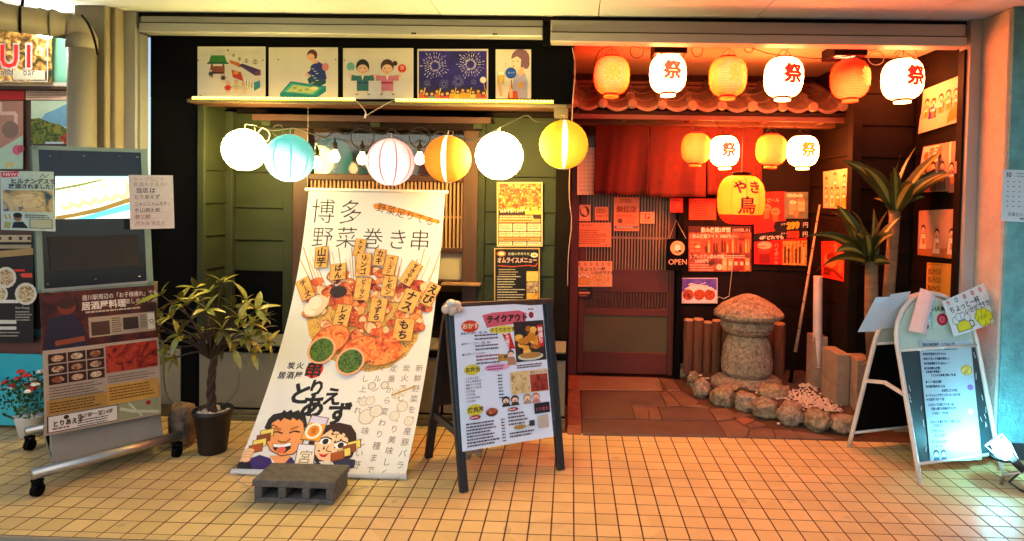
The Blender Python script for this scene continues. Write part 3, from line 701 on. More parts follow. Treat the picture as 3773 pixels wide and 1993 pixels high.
# ================================================================== LANTERNS AND LIGHTS
def chochin(label, cx, cy, Y, r, h, mat, char=None, cmat=None, rot=0., tilt=0., group=None, ringmat=None, hang=None, name='paper_lantern', csize=1., goff=.0035, legs=True):
    """oval paper lantern: shade, top ring, bottom ring, hanging cord, brushed character"""
    c = PY(cx, cy, Y); e = empty(name, c - V(0, 0, h / 2), label, 'lantern', group)
    hb = h * .84; rm = ringmat or M_dark
    def rad(z):
        t = max(-1, min(1, z / (hb / 2))); return r * (1 - abs(t) ** 2.6) ** .5 * .62 + r * .38 if abs(t) < 1 else r * .38
    prof = []
    N = 18
    for i in range(N + 1):
        t = -math.cos(math.pi * i / N) if True else 0
        z = t * hb / 2; q = rad(z)
        prof.append((q + (.0012 if i % 2 else -.0006), z))
    mb = MB(); mb.T = Matrix.Translation(c) @ Matrix.Rotation(tilt, 4, 'Y')
    mb.lathe(prof, (0, 0, 0), mat, 22, cap=True)
    sh = mb.build('shade', e, smooth=True, origin=c); 
    for zz, nm in ((hb / 2, 'top_ring'), (-hb / 2, 'bottom_ring')):
        q = MB(); q.T = mb.T; a = 1 if zz > 0 else -1
        q.lathe([(r * .40, zz - .004 * a), (r * .43, zz), (r * .43, zz + .010 * a), (r * .38, zz + .011 * a)], (0, 0, 0), rm, 20)
        if a < 0 and legs:
            q.lathe([(r * .36, zz - .012), (r * .41, zz - .014), (r * .41, zz - .024), (r * .38, zz - .026)], (0, 0, 0), mat, 20)
        q.build(nm, e, smooth=True, origin=c)
    if char:
        q = MB(); S = r * .92 * csize
        lines = char if isinstance(char, list) else [(char, 0., 0., 1.)]
        for ch, ox, oz, k in lines:
            vs, fs, _ = glyph(ch, .01); vs, fs = refine(vs, fs, .10); eb = .03 if len(lines) == 1 else (.022 if k < .7 else .010)
            for j, (sx, sy) in enumerate(((0, 0), (eb, eb), (-eb, eb), (eb, -eb), (-eb, -eb))):
                o = []
                for x, y in vs:
                    X = (x - .5 + sx) * S * k + ox; Z = (y - .38 + sy) * S * k + oz + hb * .03
                    rr = rad(Z) + goff + j * .0002; a = X / max(rr, .02) + rot
                    o.append(c + V(math.sin(a) * rr, -math.cos(a) * rr, Z))
                q.add(o, fs, cmat)
        q.build('brushed_character', e, origin=c)
    top = c + V(0, 0, hb / 2 + .016)
    if hang: hang = Vector(hang)
    else: hang = top + V(0, 0, .06)
    q = MB().tube([top, (top + hang) / 2 + V(.003, 0, 0), hang], .0022, M_cable, 6)
    q.tube([top + V(-r * .40, 0, -.004), top + V(-r * .2, 0, .03), top + V(0, 0, .04), top + V(r * .2, 0, .03), top + V(r * .40, 0, -.004)], .0018, M_cable, 5)
    q.build('hanging_wire', e)
    return e
A_ = lambda v: tuple(v)
G_white = glow('lit_white_paper', (9.5, 2.0, .52), 3.0, (.8, .78, .7), hot=(10.5, 2.3, .6), rad=.16)
G_orange = glow('lit_orange_paper', (17, .12, .006), 1., (.8, .3, .05), hot=(18, .37, .05), rad=.13, zc=-.02)
G_orange2 = glow('lit_orange_paper_pale', (17, .14, .009), 1., (.8, .35, .06), hot=(18, .60, .16), rad=.13, zc=0.)
G_redor = glow('lit_red_paper', (14, .014, .002), 1., (.7, .06, .02), hot=(17, .48, .07), rad=.15, zc=-.08)
G_white2 = glow('lit_white_paper_low', (14, 3.5, .75), 6.2, (.8, .78, .7), hot=(15, 3.9, .85), rad=.16)
C_pink = emit('lit_character_pink', (.75, .12, .06), .8)
C_red = emit('lit_character_red', (.85, .02, .012), .8)
C_or = emit('lit_character_orange', (1., .25, .02), .95)
C_faint = emit('lit_character_faint', (1., .38, .05), 1.15)
RR = pm('red_lantern_ring', (.45, .02, .01), .5)
top_z = 2.474
tops = [('orange paper lantern with faint character, leftmost of the top entry row', 1539, 190, G_orange2, C_faint, 0., RR, '祭'),
        ('white glowing lantern with pink character, second from left in the top entry row', 1680, 186, G_white, C_pink, .12, None, '祭'),
        ('pale orange lantern with blurred half-turned character, third in the top entry row', 1831, 193, G_orange2, C_faint, .28, RR, '祭'),
        ('white glowing lantern with red character above the middle of the tiled roof', 1971, 195, G_white, C_red, .2, None, '祭'),
        ('red-topped orange lantern at the right end of the tiled roof', 2138, 200, G_redor, C_faint, .7, RR, '祭'),
        ('white glowing lantern with red character, rightmost of the top entry row', 2270, 200, G_white, C_red, .22, None, '祭')]
rs = [.117, .120, .121, .124, .119, .126]
for (lb, x, y, m, cm, ro, rg, ch), r in zip(tops, rs):
    c = PY(x, y, 4.2)
    chochin(lb, x, y, 4.2, r, r * 2.42, m, ch, cm, ro, R(-.04, .04), 'festival lanterns along the entry ceiling', rg, hang=(c.x + R(-.03, .03), 4.2, top_z), csize=1.12)
mids = [('orange lantern, leftmost of the four small lanterns in front of the noren', 1751, 373, G_orange, C_faint, .1, RR),
        ('small white lantern with brown character left of the yellow yakitori lantern', 1822, 380, G_white2, C_pink, .10, None),
        ('orange lantern above the drink posters, third of the four small lanterns', 1940, 377, G_orange, C_faint, .9, RR),
        ('small white lantern with orange character, rightmost in front of the noren', 2019, 380, G_white2, C_or, .06, None)]
for k, (lb, x, y, m, cm, ro, rg) in enumerate(mids):
    c = PY(x, y, 4.55)
    chochin(lb, x, y, 4.55, .104 + .003 * (k > 1), .25, m, '祭' if k in (1, 3) else None, cm, ro, R(-.05, .05), 'small festival lanterns in front of the noren', rg, hang=(c.x + R(-.02, .02), 4.74, 2.03), csize=1.1)
# the big yakitori lantern
G_yaki = glow('lit_yellow_paper', (12, .22, .006), 1., (.8, .5, .05), hot=(13, .44, .03), rad=.15, zc=.05, stripes=[(10, (10, .15, .003), .10, .0)])
ya = chochin('yellow lantern lettered in black with a red base hanging over the stone lantern', 1864, 503, 4.42, .160, .40, G_yaki, [('や', -.048, .078, .62), ('き', .052, .078, .62), ('鳥', .0, -.045, .84)], emit('lit_black_ink', (.02, .004, .002), .3), .0, 0., None, None, hang=PY(1868, 300, 4.6), csize=1., goff=.008, legs=False)
cY = PY(1864, 503, 4.42)
def _yr(z): t = min(1, abs(z) / .168); return .160 * (1 - t ** 2.6) ** .5 * .62 + .160 * .38
q = MB(); q.lathe([(_yr(z) + .0028, z) for z in (-.1675, -.165, -.16, -.15, -.14, -.125, -.11, -.10)], cY, glow('lit_red_base', (1.3, .02, .004), 1., (.6, .02, .01)), 32, cap=False); q.build('red_base', ya, smooth=True, origin=cY)
q = MB(); q.lathe([(.062, .17), (.07, .176), (.07, .19), (.06, .192)], cY, M_black, 20); q.build('top_band', ya, smooth=True, origin=cY)

# front row of round paper globes
def globe(label, x, y, Y, r, mat, hang, open_r=.2):
    c = PY(x, y, Y); e = empty('globe_lantern', c - V(0, 0, r), label, 'lantern', 'round paper globes strung in front of the window')
    prof = []; N = 22
    a0 = math.asin(open_r)
    for i in range(N + 1):
        a = -math.pi / 2 + a0 + (math.pi - 2 * a0) * i / N
        prof.append((r * math.cos(a) + (.0010 if i % 2 else -.0010), r * math.sin(a)))
    MB().lathe(prof, c, mat, 26, cap=False).build('paper_shade', e, smooth=True, origin=c)
    ring = MB(); zt = r * math.cos(a0)
    for s in (1, -1):
        pts = [c + V(math.cos(k * math.pi / 8) * r * open_r, math.sin(k * math.pi / 8) * r * open_r, s * zt) for k in range(17)]
        ring.tube(pts, .003, M_white, 5, cap=False)
    ring.build('opening_ring', e)
    MB().lathe([(.006, -.03), (.022, -.01), (.026, .012), (.014, .04), (.013, .075), (.004, .08)], c, emit('globe_bulb', (1, .85, .55), 10), 12).build('bulb', e, smooth=True)
    MB().tube([c + V(0, 0, r), c + V(.004, 0, r + .03), Vector(hang)], .002, M_cord, 5).build('hanging_cord', e)
    return e
GW = glow('lit_globe_white', (14., 10.2, 2.8), 4.6, (.85, .85, .75), hot=(16, 13, 5), rad=.2)
GT = glow('lit_globe_teal', (.006, .32, .32), .85, (.2, .7, .7), hot=(2.6, 3.4, 2.9), rad=.165, zc=-.075, yc=-.07, stripes=[(9, (.012, .36, .40), .09, .22)])
GP = glow('lit_globe_pink', (.75, .16, .15), .9, (.8, .45, .45), hot=(2.2, 1.5, 1.3), rad=.19, zc=-.03, yc=-.08, stripes=[(9, (.50, .10, .09), .12, .3)])
GO = glow('lit_globe_orange', (.72, .10, .004), .95, (.8, .3, .04), hot=(1.05, .32, .02), rad=.15, zc=-.05, yc=-.09, stripes=[(9, (.62, .09, .004), .05, .5), (1, (3., 2.4, 1.1), .035, .52)])
GY = glow('lit_globe_yellow', (.75, .27, .004), .95, (.8, .6, .05), hot=(1.3, .75, .04), rad=.15, zc=-.04, yc=-.10, stripes=[(9, (.62, .26, .004), .05, .5), (1, (3.2, 2.8, 1.0), .04, .53)])
gl = [('plain white glowing globe, leftmost of the front paper globes', 615, 377, 3.78, .126, GW, (645, 316)), ('teal striped paper globe beside the leftmost white globe', 729, 398, 3.7, .141, GT, (735, 322)),
      ('pink and white striped paper globe above the food banner', 983, 408, 3.7, .139, GP, (975, 335)), ('orange paper globe with bright slit above the banner corner', 1126, 400, 3.7, .138, GO, (1125, 338)),
      ('plain white glowing globe above the orange food menu', 1256, 392, 3.7, .140, GW, (1250, 330)), ('yellow paper globe at the corner between window and entry', 1418, 364, 3.7, .143, GY, (1412, 290))]
for lb, x, y, Y, r, m, hg in gl: globe(lb, x, y, Y, r, m, PY(*hg, Y))
# teal globe inside the window, unlit; a faint glow is put into its paper
c = PY(832, 400, 4.75); e = empty('globe_lantern', c - V(0, 0, .16), 'dim green globe hanging inside the window behind the bare bulbs', 'lantern')
MB().lathe([(.16 * math.cos(a) + (.001 if i % 2 else 0), .16 * math.sin(a)) for i, a in enumerate([-1.4 + 2.8 * k / 24 for k in range(25)])], c, glow('dim_green_paper', (.03, .24, .16), .3, (.12, .5, .4)), 28).build('paper_shade', e, smooth=True, origin=c)
MB().tube([c + V(0, 0, .155), c + V(0, 0, .5)], .002, M_cable, 5).build('hanging_cord', e)

# string of bare bulbs with its black cable
SL = empty('string_lights', PY(842, 393, 4.0), 'black festoon cable with bare warm bulbs in front of the window', 'string lights')
def curve(pts, Y, n=6):
    P_ = [PY(x, y, Y) for x, y in pts]; o = []
    for i in range(len(P_) - 1):
        a = P_[max(i - 1, 0)]; b = P_[i]; c = P_[i + 1]; d = P_[min(i + 2, len(P_) - 1)]
        for k in range(n):
            t = k / n
            o.append(.5 * ((2 * b) + (c - a) * t + (2 * a - 5 * b + 4 * c - d) * t * t + (3 * b - a - 3 * c + d) * t ** 3))
    o.append(P_[-1]); return o
MB().tube(curve([(640, 316), (690, 328), (742, 322), (790, 338), (820, 345), (842, 330), (870, 338), (905, 325), (935, 332), (965, 338), (985, 324), (1010, 338), (1050, 330), (1080, 342), (1105, 330), (1130, 338), (1190, 352), (1235, 332), (1290, 305), (1325, 290), (1350, 305), (1395, 300), (1412, 286), (1440, 292)], 3.95), .0045, M_cable, 7).build('cable', SL, smooth=True)
for cx, cy, r in ((912, 345, 29), (1056, 346, 26), (700, 328, 14)):
    MB().tube(curve([(cx + r * math.cos(a), cy + r * math.sin(a)) for a in [k * math.pi / 6 for k in range(13)]], 3.96, 3), .0035, M_cable, 6).build('cable_loop', SL, smooth=True)
EB = emit('bare_bulb_glow', (1, .55, .20), 22)
for x, y in ((842, 394), (911, 400), (1056, 400), (797, 411)):
    c = PY(x, y, 3.98)
    b = MB().lathe([(.003, -.036), (.02, -.031), (.03, -.014), (.031, .002), (.024, .022), (.014, .036), (.012, .05)], c, EB, 16).build('bulb', SL, smooth=True)
    MB().lathe([(.015, .045), (.017, .05), (.017, .085), (.008, .095), (.004, .12)], c, M_cable, 12).build('socket', b, smooth=True)
for x, y in ((645, 322), (690, 320)):
    pass
MB().tube(curve([(640, 320), (648, 345), (672, 355), (678, 335), (660, 322), (645, 340)], 3.93), .003, M_cord, 6).build('spare_cord', SL, smooth=True)
# cable with loops along the entry ceiling
EN = empty('entry_light_cable', PY(1700, 120, 4.12), 'thin dark cable looping between the top entry lanterns', 'cable')
MB().tube(curve([(1440, 300), (1462, 262), (1490, 200), (1498, 150), (1520, 120), (1590, 116), (1612, 122)], 4.12), .003, M_cable, 6).build('cable', EN, smooth=True)
MB().tube(curve([(1590, 114), (1700, 118), (1800, 112), (1880, 118), (1935, 135), (2000, 142), (2060, 147), (2140, 140), (2200, 125), (2260, 118), (2300, 120)], 4.12), .003, M_cable, 6).build('cable', EN, smooth=True)
for cx, cy, rx, ry in ((1602, 128, 17, 18), (1754, 126, 14, 17), (1884, 120, 12, 12), (2204, 146, 20, 17)):
    MB().tube(curve([(cx + rx * math.cos(a), cy + ry * math.sin(a)) for a in [k * math.pi / 6 for k in range(13)]], 4.11, 3), .0028, M_cable if cx < 2150 else M_cord, 6).build('cable_loop', EN, smooth=True)
MB().tube(curve([(2250, 135), (2275, 120), (2300, 125), (2305, 150), (2285, 140), (2262, 140)], 4.1), .004, M_cord, 6).build('cable_loop', EN, smooth=True)
# pale cable hanging down the entry post
q = MB().tube(curve([(1440, 120), (1447, 170), (1441, 260), (1438, 330), (1432, 480), (1438, 560), (1430, 640), (1428, 720)], 3.86), .0028, pm('pink_cable', (.5, .26, .2), .5), 6).build('post_cable', smooth=True); tag(q, 'pale cable hanging down the post left of the entry', 'cable')

# LED strips under the header pictures
M_led = emit('led_glow', (1, .6, .03), 9.); M_ledb = pm('led_tube', (.8, .7, .4), .3)
for (xa, ya, xb, yb), lb in (((485, 246, 893, 250), 'long yellow LED strip under the three left header pictures'), ((995, 252, 1392, 256), 'yellow LED strip under the fireworks picture')):
    a, b = PY(xa, ya, 3.862), PY(xb, yb, 3.862); e = empty('led_strip', a, lb, 'light strip', 'LED strips under the header pictures')
    MB().tube([a, b], .008, M_led, 8).build('light_tube', e, smooth=True)
    m = MB(); N = int((b - a).length / .022)
    for k in range(N): m.cbox(a.lerp(b, (k + .5) / N) + V(0, -.009, .003), .007, .004, .008, emit('led_dot', (1, .78, .12), 10))
    o = m.build('diodes', e); tag(o, kind='stuff')
    MB().box(a.x, b.x, 3.868, 3.88, a.z - .014, a.z - .008, M_ledb).build('channel', e)
q = MB().tube(curve([(893, 252), (905, 262), (918, 278), (922, 290), (935, 282), (960, 268), (985, 254), (996, 253)], 3.85), .0035, M_cord, 6).tube(curve([(921, 286), (917, 297)], 3.85), .007, M_white, 6)
tag(q.build('led_lead', smooth=True), 'pale lead with plug sagging between the two LED strips', 'cable')

# red noren curtain on its rod
NR = empty('noren', PY(1700, 308, 5.02), 'dark red noren curtain hanging over the sliding door', 'curtain')
M_noren = pm('red_noren_cloth', (.085, .0045, .003), .85, var=.3, scale=25, bump=.15, bscale=300)
def cloth(x0, x1, zt, zb, Y, ph):
    nu, nv = 40, 16; vs = []
    for j in range(nv + 1):
        for i in range(nu + 1):
            u, v = i / nu, j / nv
            y = Y + (.026 * math.sin(u * 9 + ph + v * .6) + .009 * math.sin(u * 15 + ph * 2 + v) + .003 * math.sin(u * 33 + v * 3)) * (.15 + v) - .03 * v * v * math.sin(ph)
            vs.append((x0 + (x1 - x0) * u + .006 * math.sin(v * 3 + ph), y, zt + (zb - zt) * v + .004 * math.sin(u * 7 + ph) * v))
    return MB().add(vs, [(j * (nu + 1) + i, (j + 1) * (nu + 1) + i, (j + 1) * (nu + 1) + i + 1, j * (nu + 1) + i + 1) for j in range(nv) for i in range(nu)], M_noren)
xs = [.175, .605, 1.065, 1.51]
for k in range(3):
    o = cloth(xs[k] + .003, xs[k + 1] - .003, 2.062, (1.50, 1.49, 1.515)[k], 5.02, k * 1.9 + .4).build('curtain_panel', NR, smooth=True); s = o.modifiers.new('solid', 'SOLIDIFY'); s.thickness = .002
for k in range(3): B('hem', NR, xs[k] + .01, xs[k + 1] - .01, 5.0, 5.04, 2.045, 2.062, pm('noren_hem', (.08, .004, .003), .85), 0)
MB().tube([(.12, 5.02, 2.064), (2.0, 5.02, 2.085)], .011, pm('steel_rod', (.5, .47, .42), .3, metal=.9), 12).build('rod', NR, smooth=True)

# ================================================================== NEIGHBOUR SHOP, PIPE
NS = empty('neighbour_shopfront', (-3.6, 3.95, 0), 'mint green neighbouring shop at the left edge with framed posters', 'building')
M_mint = pm('mint_wall', (.20, .52, .40), .5, var=.08)
B('wall', NS, -6.5, -3.032, 4.0, 4.1, 0, 2.574, M_mint, 0)
B('shelf_rail', NS, -4.6, -3.19, 3.93, 3.998, 2.085, 2.11, M_brown, .002)
B('window_frame', NS, -4.6, -3.18, 3.97, 3.999, .55, 2.08, M_brown, .003)
B('white_band', NS, -4.6, -3.185, 3.96, 3.998, 2.112, 2.14, M_white, .002)
B('edge_trim', NS, -3.178, -3.15, 3.94, 3.999, 0, 2.50, pm('pale_mint_trim', (.55, .75, .68), .35), .003)
B('lower_wall', NS, -5.5, -3.12, 3.937, 3.97, 0, .50, pm('red_brown_dado', (.11, .03, .02), .5), .003)
# lit photographic sign board with outlined letters
a = Art(qY(-420, 62, 121, 206, 3.9), photo('autumn_print', ['#1d2a10', '#4d3a1c', '#8a5a28', '#caa050', '#e8d8a0'], 26, glowing=.8), t=.03)
a.rect(0, .0, .93, .12, photo('foliage_print', ['#2a4010', '#6a7a18', '#c8c030'], 20, glowing=.5)); a.rect(.84, .80, .985, .96, '#f2ead0')
for x, ch in ((.655, 'U'), (.775, 'U'), (.895, 'I')):
    a.text(ch, x, .26, .56, '#fff4ee', .075, sq=.9); a.text(ch, x, .26, .56, emit('sign_red', (1, .01, .005), 1.3), .018, sq=.9)
a.text('and', .782, .74, .17, '#fff8e8', .05, sq=.9); a.text('and', .782, .74, .17, '#5a3a20', .0, sq=.9)
a.text('bar', .885, .74, .17, '#fff8e8', .05, sq=.9); a.text('bar', .885, .74, .17, '#5a3a20', .0, sq=.9)
a.line([(.0, .99), (.998, .99), (.998, .01)], .004, '#ffffff')
a.done('sign_board', 'photo sign board with red outlined letters on the mint wall', 'sign')
sl = empty('sign_lamp', PY(110, 92, 3.8), 'small white lamp lighting the red lettered sign', 'lamp')
MB().tube(curve([(86, 74), (100, 86), (114, 92), (126, 90)], 3.74), .013, emit('sign_lamp_glow', (1, .95, .75), 220), 10).build('tube', sl, smooth=True)
MB().tube(curve([(126, 90), (136, 84), (142, 66)], 3.76), .01, M_white, 8).build('arm', sl, smooth=True)
a = Art(qY(-160, 226, 62, 251, 3.955), '#d01408'); a.done('red_header_strip', 'plain red strip under the sign shelf', 'sign')
a = Art(qY(65, 226, 171, 251, 3.955), '#d8b49c'); a.rows(.04, .2, .96, 3, .26, .1, '#a07a68'); a.done('pale_header_card', 'pale pink card beside the red strip', 'card')
a = Art(qY(78, 253, 181, 362, 3.955), '#cfe6cf'); a.poly([(.1, .6), (.35, .3), (.6, .2), (1, .02), (1, .6)], '#7ab4d8'); a.poly([(0, .42), (.2, .4), (.45, .5), (.7, .55), (1, .72), (1, 1), (0, 1)], photo('tree_print', ['#1c3008', '#3f5a10', '#7a8420', '#a09030'], 45))
a.poly([(.7, .85), (.85, .74), (1, .8), (1, .96), (.75, 1)], photo('red_tree_print', ['#6a1005', '#c03010', '#e07020'], 60)); a.rect(.35, .95, .8, 1, '#d8e4ee')
a.done('landscape_poster', 'landscape poster of green trees and a blue mountain left of the drainpipe')
a = Art(qY(-120, 254, 58, 425, 3.955), '#c08a78'); a.poly([(.45, 1), (.6, .75), (1, .5), (1, 1)], '#b8d8c0')
a.line([(.68, .02), (.68, .18), (.9, .18), (.9, .34), (.74, .34), (.74, .5)], .05, '#e8c8b8'); a.ell(.82, .42, .12, None, '#8a7060'); a.ell(.92, .72, .07, None, '#d86080'); a.ell(.97, .70, .05, None, '#c04060'); a.text('Y♡', .75, .9, .09, '#f0c030', .05)
a.done('pink_poster', 'dusky pink poster with a pale maze drawing at the left edge')
a = Art(qY(-180, 588, 84, 862, 3.9), '#120c0a')
a.rect(.3, .01, .98, .075, '#b8a480'); a.rect(.3, .10, .98, .135, '#a08e70')
for k, x in enumerate((.68, .78, .88, .96)): a.ell(x, .042, .018, None, '#3a3028')
a.poly([(.3, .19), (1, .13), (1, .19), (.3, .25)], '#a88850')
for x, y, r in ((.74, .40, .10), (.93, .55, .105), (.68, .55, .08)): a.ell(x, y, r, None, '#d8cdb8'); a.ell(x, y, r * .75, None, photo('noodle_print', ['#5a3018', '#b08850', '#e0d0a8', '#8a3018'], 90))
a.rect(.82, .325, .92, .345, '#d02018'); a.poly([(.87, .375), (.9, .36), (.99, .36), (.99, .4), (.9, .4)], '#d84030')
a.rect(.3, .605, .86, .635, '#e0d8c8'); a.rect(.3, .79, .84, .825, '#cfc6b4'); a.rect(.3, .85, .84, .88, '#cfc6b4')
a.text('Sen Kang', .83, .66, .033, '#d0c8b8'); a.rows(.83, .71, .99, 4, .025, .011, '#a89c88'); a.rows(.3, .90, .99, 2, .03, .012, '#a09480')
a.done('black_menu_poster', 'black menu poster with round food dishes behind the display stand')
# turquoise trough bench
tb = empty('turquoise_trough', (-3.35, 3.75, 0), 'turquoise trough bench at the left edge behind the flowers', 'bench')
M_turq = pm('turquoise_paint', (.02, .36, .42), .4, var=.1, spec=.5)
B('front_board', tb, -4.6, -3.06, 3.66, 3.685, .03, .27, M_turq, .004); B('floor_board', tb, -4.6, -3.06, 3.686, 3.90, .20, .22, pm('turquoise_paint_lit', (.08, .55, .60), .35), .002)  # neighbour shop's light is put into the floor board's lighter turquoise
B('back_board', tb, -4.6, -3.06, 3.902, 3.915, .03, .40, M_turq, .004); B('end_board', tb, -3.085, -3.06, 3.686, 3.901, .02, .33, M_turq, .004); B('end_post', tb, -3.12, -3.058, 3.916, 3.935, .0, .47, M_turq, .004)
# drainpipe
DP = empty('drainpipe', (-2.95, 3.66, 0), 'fat beige drainpipe with elbow at the top left', 'pipe')
M_pipe = pm('beige_pipe', (.33, .29, .225), .45, var=.12, scale=4, stretch=(1, 1, .4), bump=.05, dirt=.2)
px_, py_ = -2.905, 3.665
MB().tube([(px_, py_, 0), (px_, py_, 2.31)], .072, M_pipe, 28).build('downpipe', DP, smooth=True)
MB().lathe([(.072, 0), (.079, .003), (.079, .082), (.074, .085)], (px_, py_, 2.285), M_pipe, 28, cap=False).build('collar', DP, smooth=True)
el = [V(px_, py_, 2.33)]
for k in range(7):
    t = k / 6 * math.pi / 2; el.append(V(px_ - .055 * (1 - math.cos(t)) , py_ - .045 * (1 - math.cos(t)), 2.345 + .062 * math.sin(t)))
MB().tube(el, .075, M_pipe, 28).build('elbow', DP, smooth=True)
d0 = V(-1, -.85, .0).normalized(); e0 = el[-1]
MB().tube([e0 - d0 * .01, e0 + d0 * 1.3], .073, M_pipe, 28).build('branch_pipe', DP, smooth=True)
for s in (.07, .2): MB().tube([e0 + d0 * s, e0 + d0 * (s + .012)], .077, M_dark if s > .1 else M_pipe, 28).build('strap', DP, smooth=True)
MB().tube([e0 + d0 * .2 + V(0, 0, .07), e0 + d0 * .19 + V(.01, 0, .21)], .008, M_dark, 6).build('hanger_rod', DP)
MB().tube(curve([(205, 38), (222, 60), (236, 95), (246, 138)], 3.60), .006, M_dark, 6).build('stray_cable', DP, smooth=True)
m = MB()
for k in range(9):
    t = R(.0, .34); m.lathe([(.004, -.012), (R(.015, .03), 0), (.003, .014)], e0 + d0 * t + V(R(-.03, .03), R(-.03, .02), .072), M_conc, 6, jit=.3)
o = m.build('debris', DP); tag(o, 'clump of grey debris on top of the pipe')

# ================================================================== PRINTED PICTURES AND POSTERS
K0 = '#1c1410'; SKIN = '#e8b48c'
def person(a, u, v, h, hair, cloth, skin=SKIN, arms=None, legs=True, pants=None, outline=None):
    """small printed figure: (u, v) = top of head, h in heights"""
    w = h * a.asp
    if legs:
        for s in (-1, 1): a.line([(u + s * .07 * w, v + .68 * h), (u + s * .12 * w, v + h)], .07 * w, pants or skin)
    a.poly([(u - .14 * w, v + .36 * h), (u + .14 * w, v + .36 * h), (u + .2 * w, v + .75 * h), (u - .2 * w, v + .75 * h)], cloth)
    for s, (du, dv) in zip((-1, 1), arms or ((-.3, .6), (.3, .6))): a.line([(u + s * .12 * w, v + .42 * h), (u + du * w, v + dv * h)], .08 * w, cloth); a.ell(u + du * w, v + dv * h, .045 * w, None, skin, 8)
    a.ell(u, v + .2 * h, .15 * w, .18 * h, hair, 12); a.ell(u, v + .245 * h, .125 * w, .13 * h, skin, 12)
    a.line([(u - .05 * w, v + .30 * h), (u + .05 * w, v + .30 * h)], .015 * w, '#a03020')
    for s in (-1, 1): a.ell(u + s * .05 * w, v + .23 * h, .014 * w, None, K0, 6)
G5 = 'festival pictures along the black header'
CR0 = pm('laminated_cream_paper', hx('#ded8c4'), .22, var=.06, scale=5, spec=.6)
# 1 stalls and gate
a = Art(qY(497, 117, 668, 246, 3.972), CR0)
a.poly([(.0, .2), (.3, .05), (.7, .1), (1, .05), (1, .12), (.6, .18), (.2, .16)], '#d2ccb8')
a.rect(.20, .34, .225, .6, '#5a2414'); a.rect(.37, .34, .395, .6, '#5a2414'); a.rect(.19, .38, .40, .50, '#8a4a30'); a.rect(.20, .50, .39, .53, '#3a1810')
a.poly([(.16, .33), (.2, .17), (.40, .17), (.44, .33)], '#2f7a30'); a.poly([(.13, .34), (.16, .30), (.44, .30), (.47, .34)], '#1d5a24')
a.poly([(.47, .26), (.62, .32), (.64, .42), (.48, .32)], '#c06018'); a.poly([(.60, .36), (.66, .33), (.93, .46), (.93, .56), (.84, .56)], '#3c2858'); a.poly([(.84, .50), (.93, .46), (.93, .56), (.85, .57)], '#6a3a50')
a.poly([(.5, .45), (.64, .5), (.68, .68), (.52, .6)], '#c03820'); a.rect(.53, .48, .6, .54, '#e09040'); a.poly([(.69, .62), (.83, .70), (.83, .86), (.69, .76)], '#e8e0d0'); a.poly([(.83, .70), (.92, .66), (.92, .80), (.83, .87)], '#2a88a8')
for k in range(3): a.line([(.72 + .04 * k, .64 + .024 * k), (.72 + .04 * k, .77 + .024 * k)], .008, '#40405a')
for x, y, s in ((.45, .07, .016), (.53, .17, .022), (.62, .24, .026), (.72, .28, .03), (.85, .30, .036)):
    a.ell(x, y, s, None, '#58503c'); a.ell(x, y, s * .75, None, '#d8d0b0'); a.line([(x, y - s), (x, y + s)], .012, '#58503c')
for x, y, h, hr, cl in ((.2, .42, .2, K0, '#28304a'), (.38, .50, .2, K0, '#303048'), (.45, .66, .26, '#b8a890', '#c83020'), (.57, .64, .26, '#a8a090', '#c8c0a0'), (.68, .68, .24, '#b0a890', '#d0c8b0')): person(a, x, y, h, hr, cl)
for x, y in ((.02, .27), (.97, .27), (.05, .96)): a.ell(x, y, .01, None, K0, 8)
a.done('header_picture', 'festival stalls and green-roofed gate, leftmost picture on the header', 'picture', G5)
# 2 goldfish scooping
a = Art(qY(676, 119, 850, 248, 3.972), CR0)
a.poly([(.16, .90), (.32, .66), (.83, .76), (.83, .86), (.68, 1.0), (.17, .97)], '#0a7f8c'); a.poly([(.2, .87), (.33, .70), (.78, .78), (.66, .93)], '#3fb0a0')
a.poly([(.26, .86), (.36, .73), (.72, .80), (.63, .9)], '#bcd08c')
for x, y in ((.38, .79), (.46, .84), (.55, .82)): a.ell(x, y, .03, .02, '#8aa060')
a.ell(.66, .80, .06, .035, '#e4e4a0')
a.poly([(.56, .62), (.62, .54), (.82, .56), (.83, .70), (.74, .76), (.58, .70)], '#1a4858'); a.poly([(.61, .36), (.70, .26), (.80, .34), (.84, .62), (.62, .62), (.60, .46)], '#1c2c78'); a.ell(.82, .38, .05, .08, '#d88080')
a.line([(.66, .42), (.6, .5), (.56, .52)], .05, '#1c2c78'); a.ell(.555, .53, .028, None, SKIN)
a.ell(.63, .15, .075, .11, '#5a2818'); a.ell(.61, .19, .055, .07, SKIN); a.poly([(.6, .24), (.68, .22), (.72, .3), (.66, .32)], SKIN)
for k in range(7): a.line([(.62 + .03 * (k % 3), .42 + .045 * k), (.66 + .03 * (k % 3), .42 + .045 * k)], .01, '#c8d8e0')
a.ell(.14, .24, .01, None, K0, 8); a.ell(.97, .24, .01, None, K0, 8)
a.done('header_picture', 'person in navy yukata crouching over a turquoise pool, header picture', 'picture', G5)
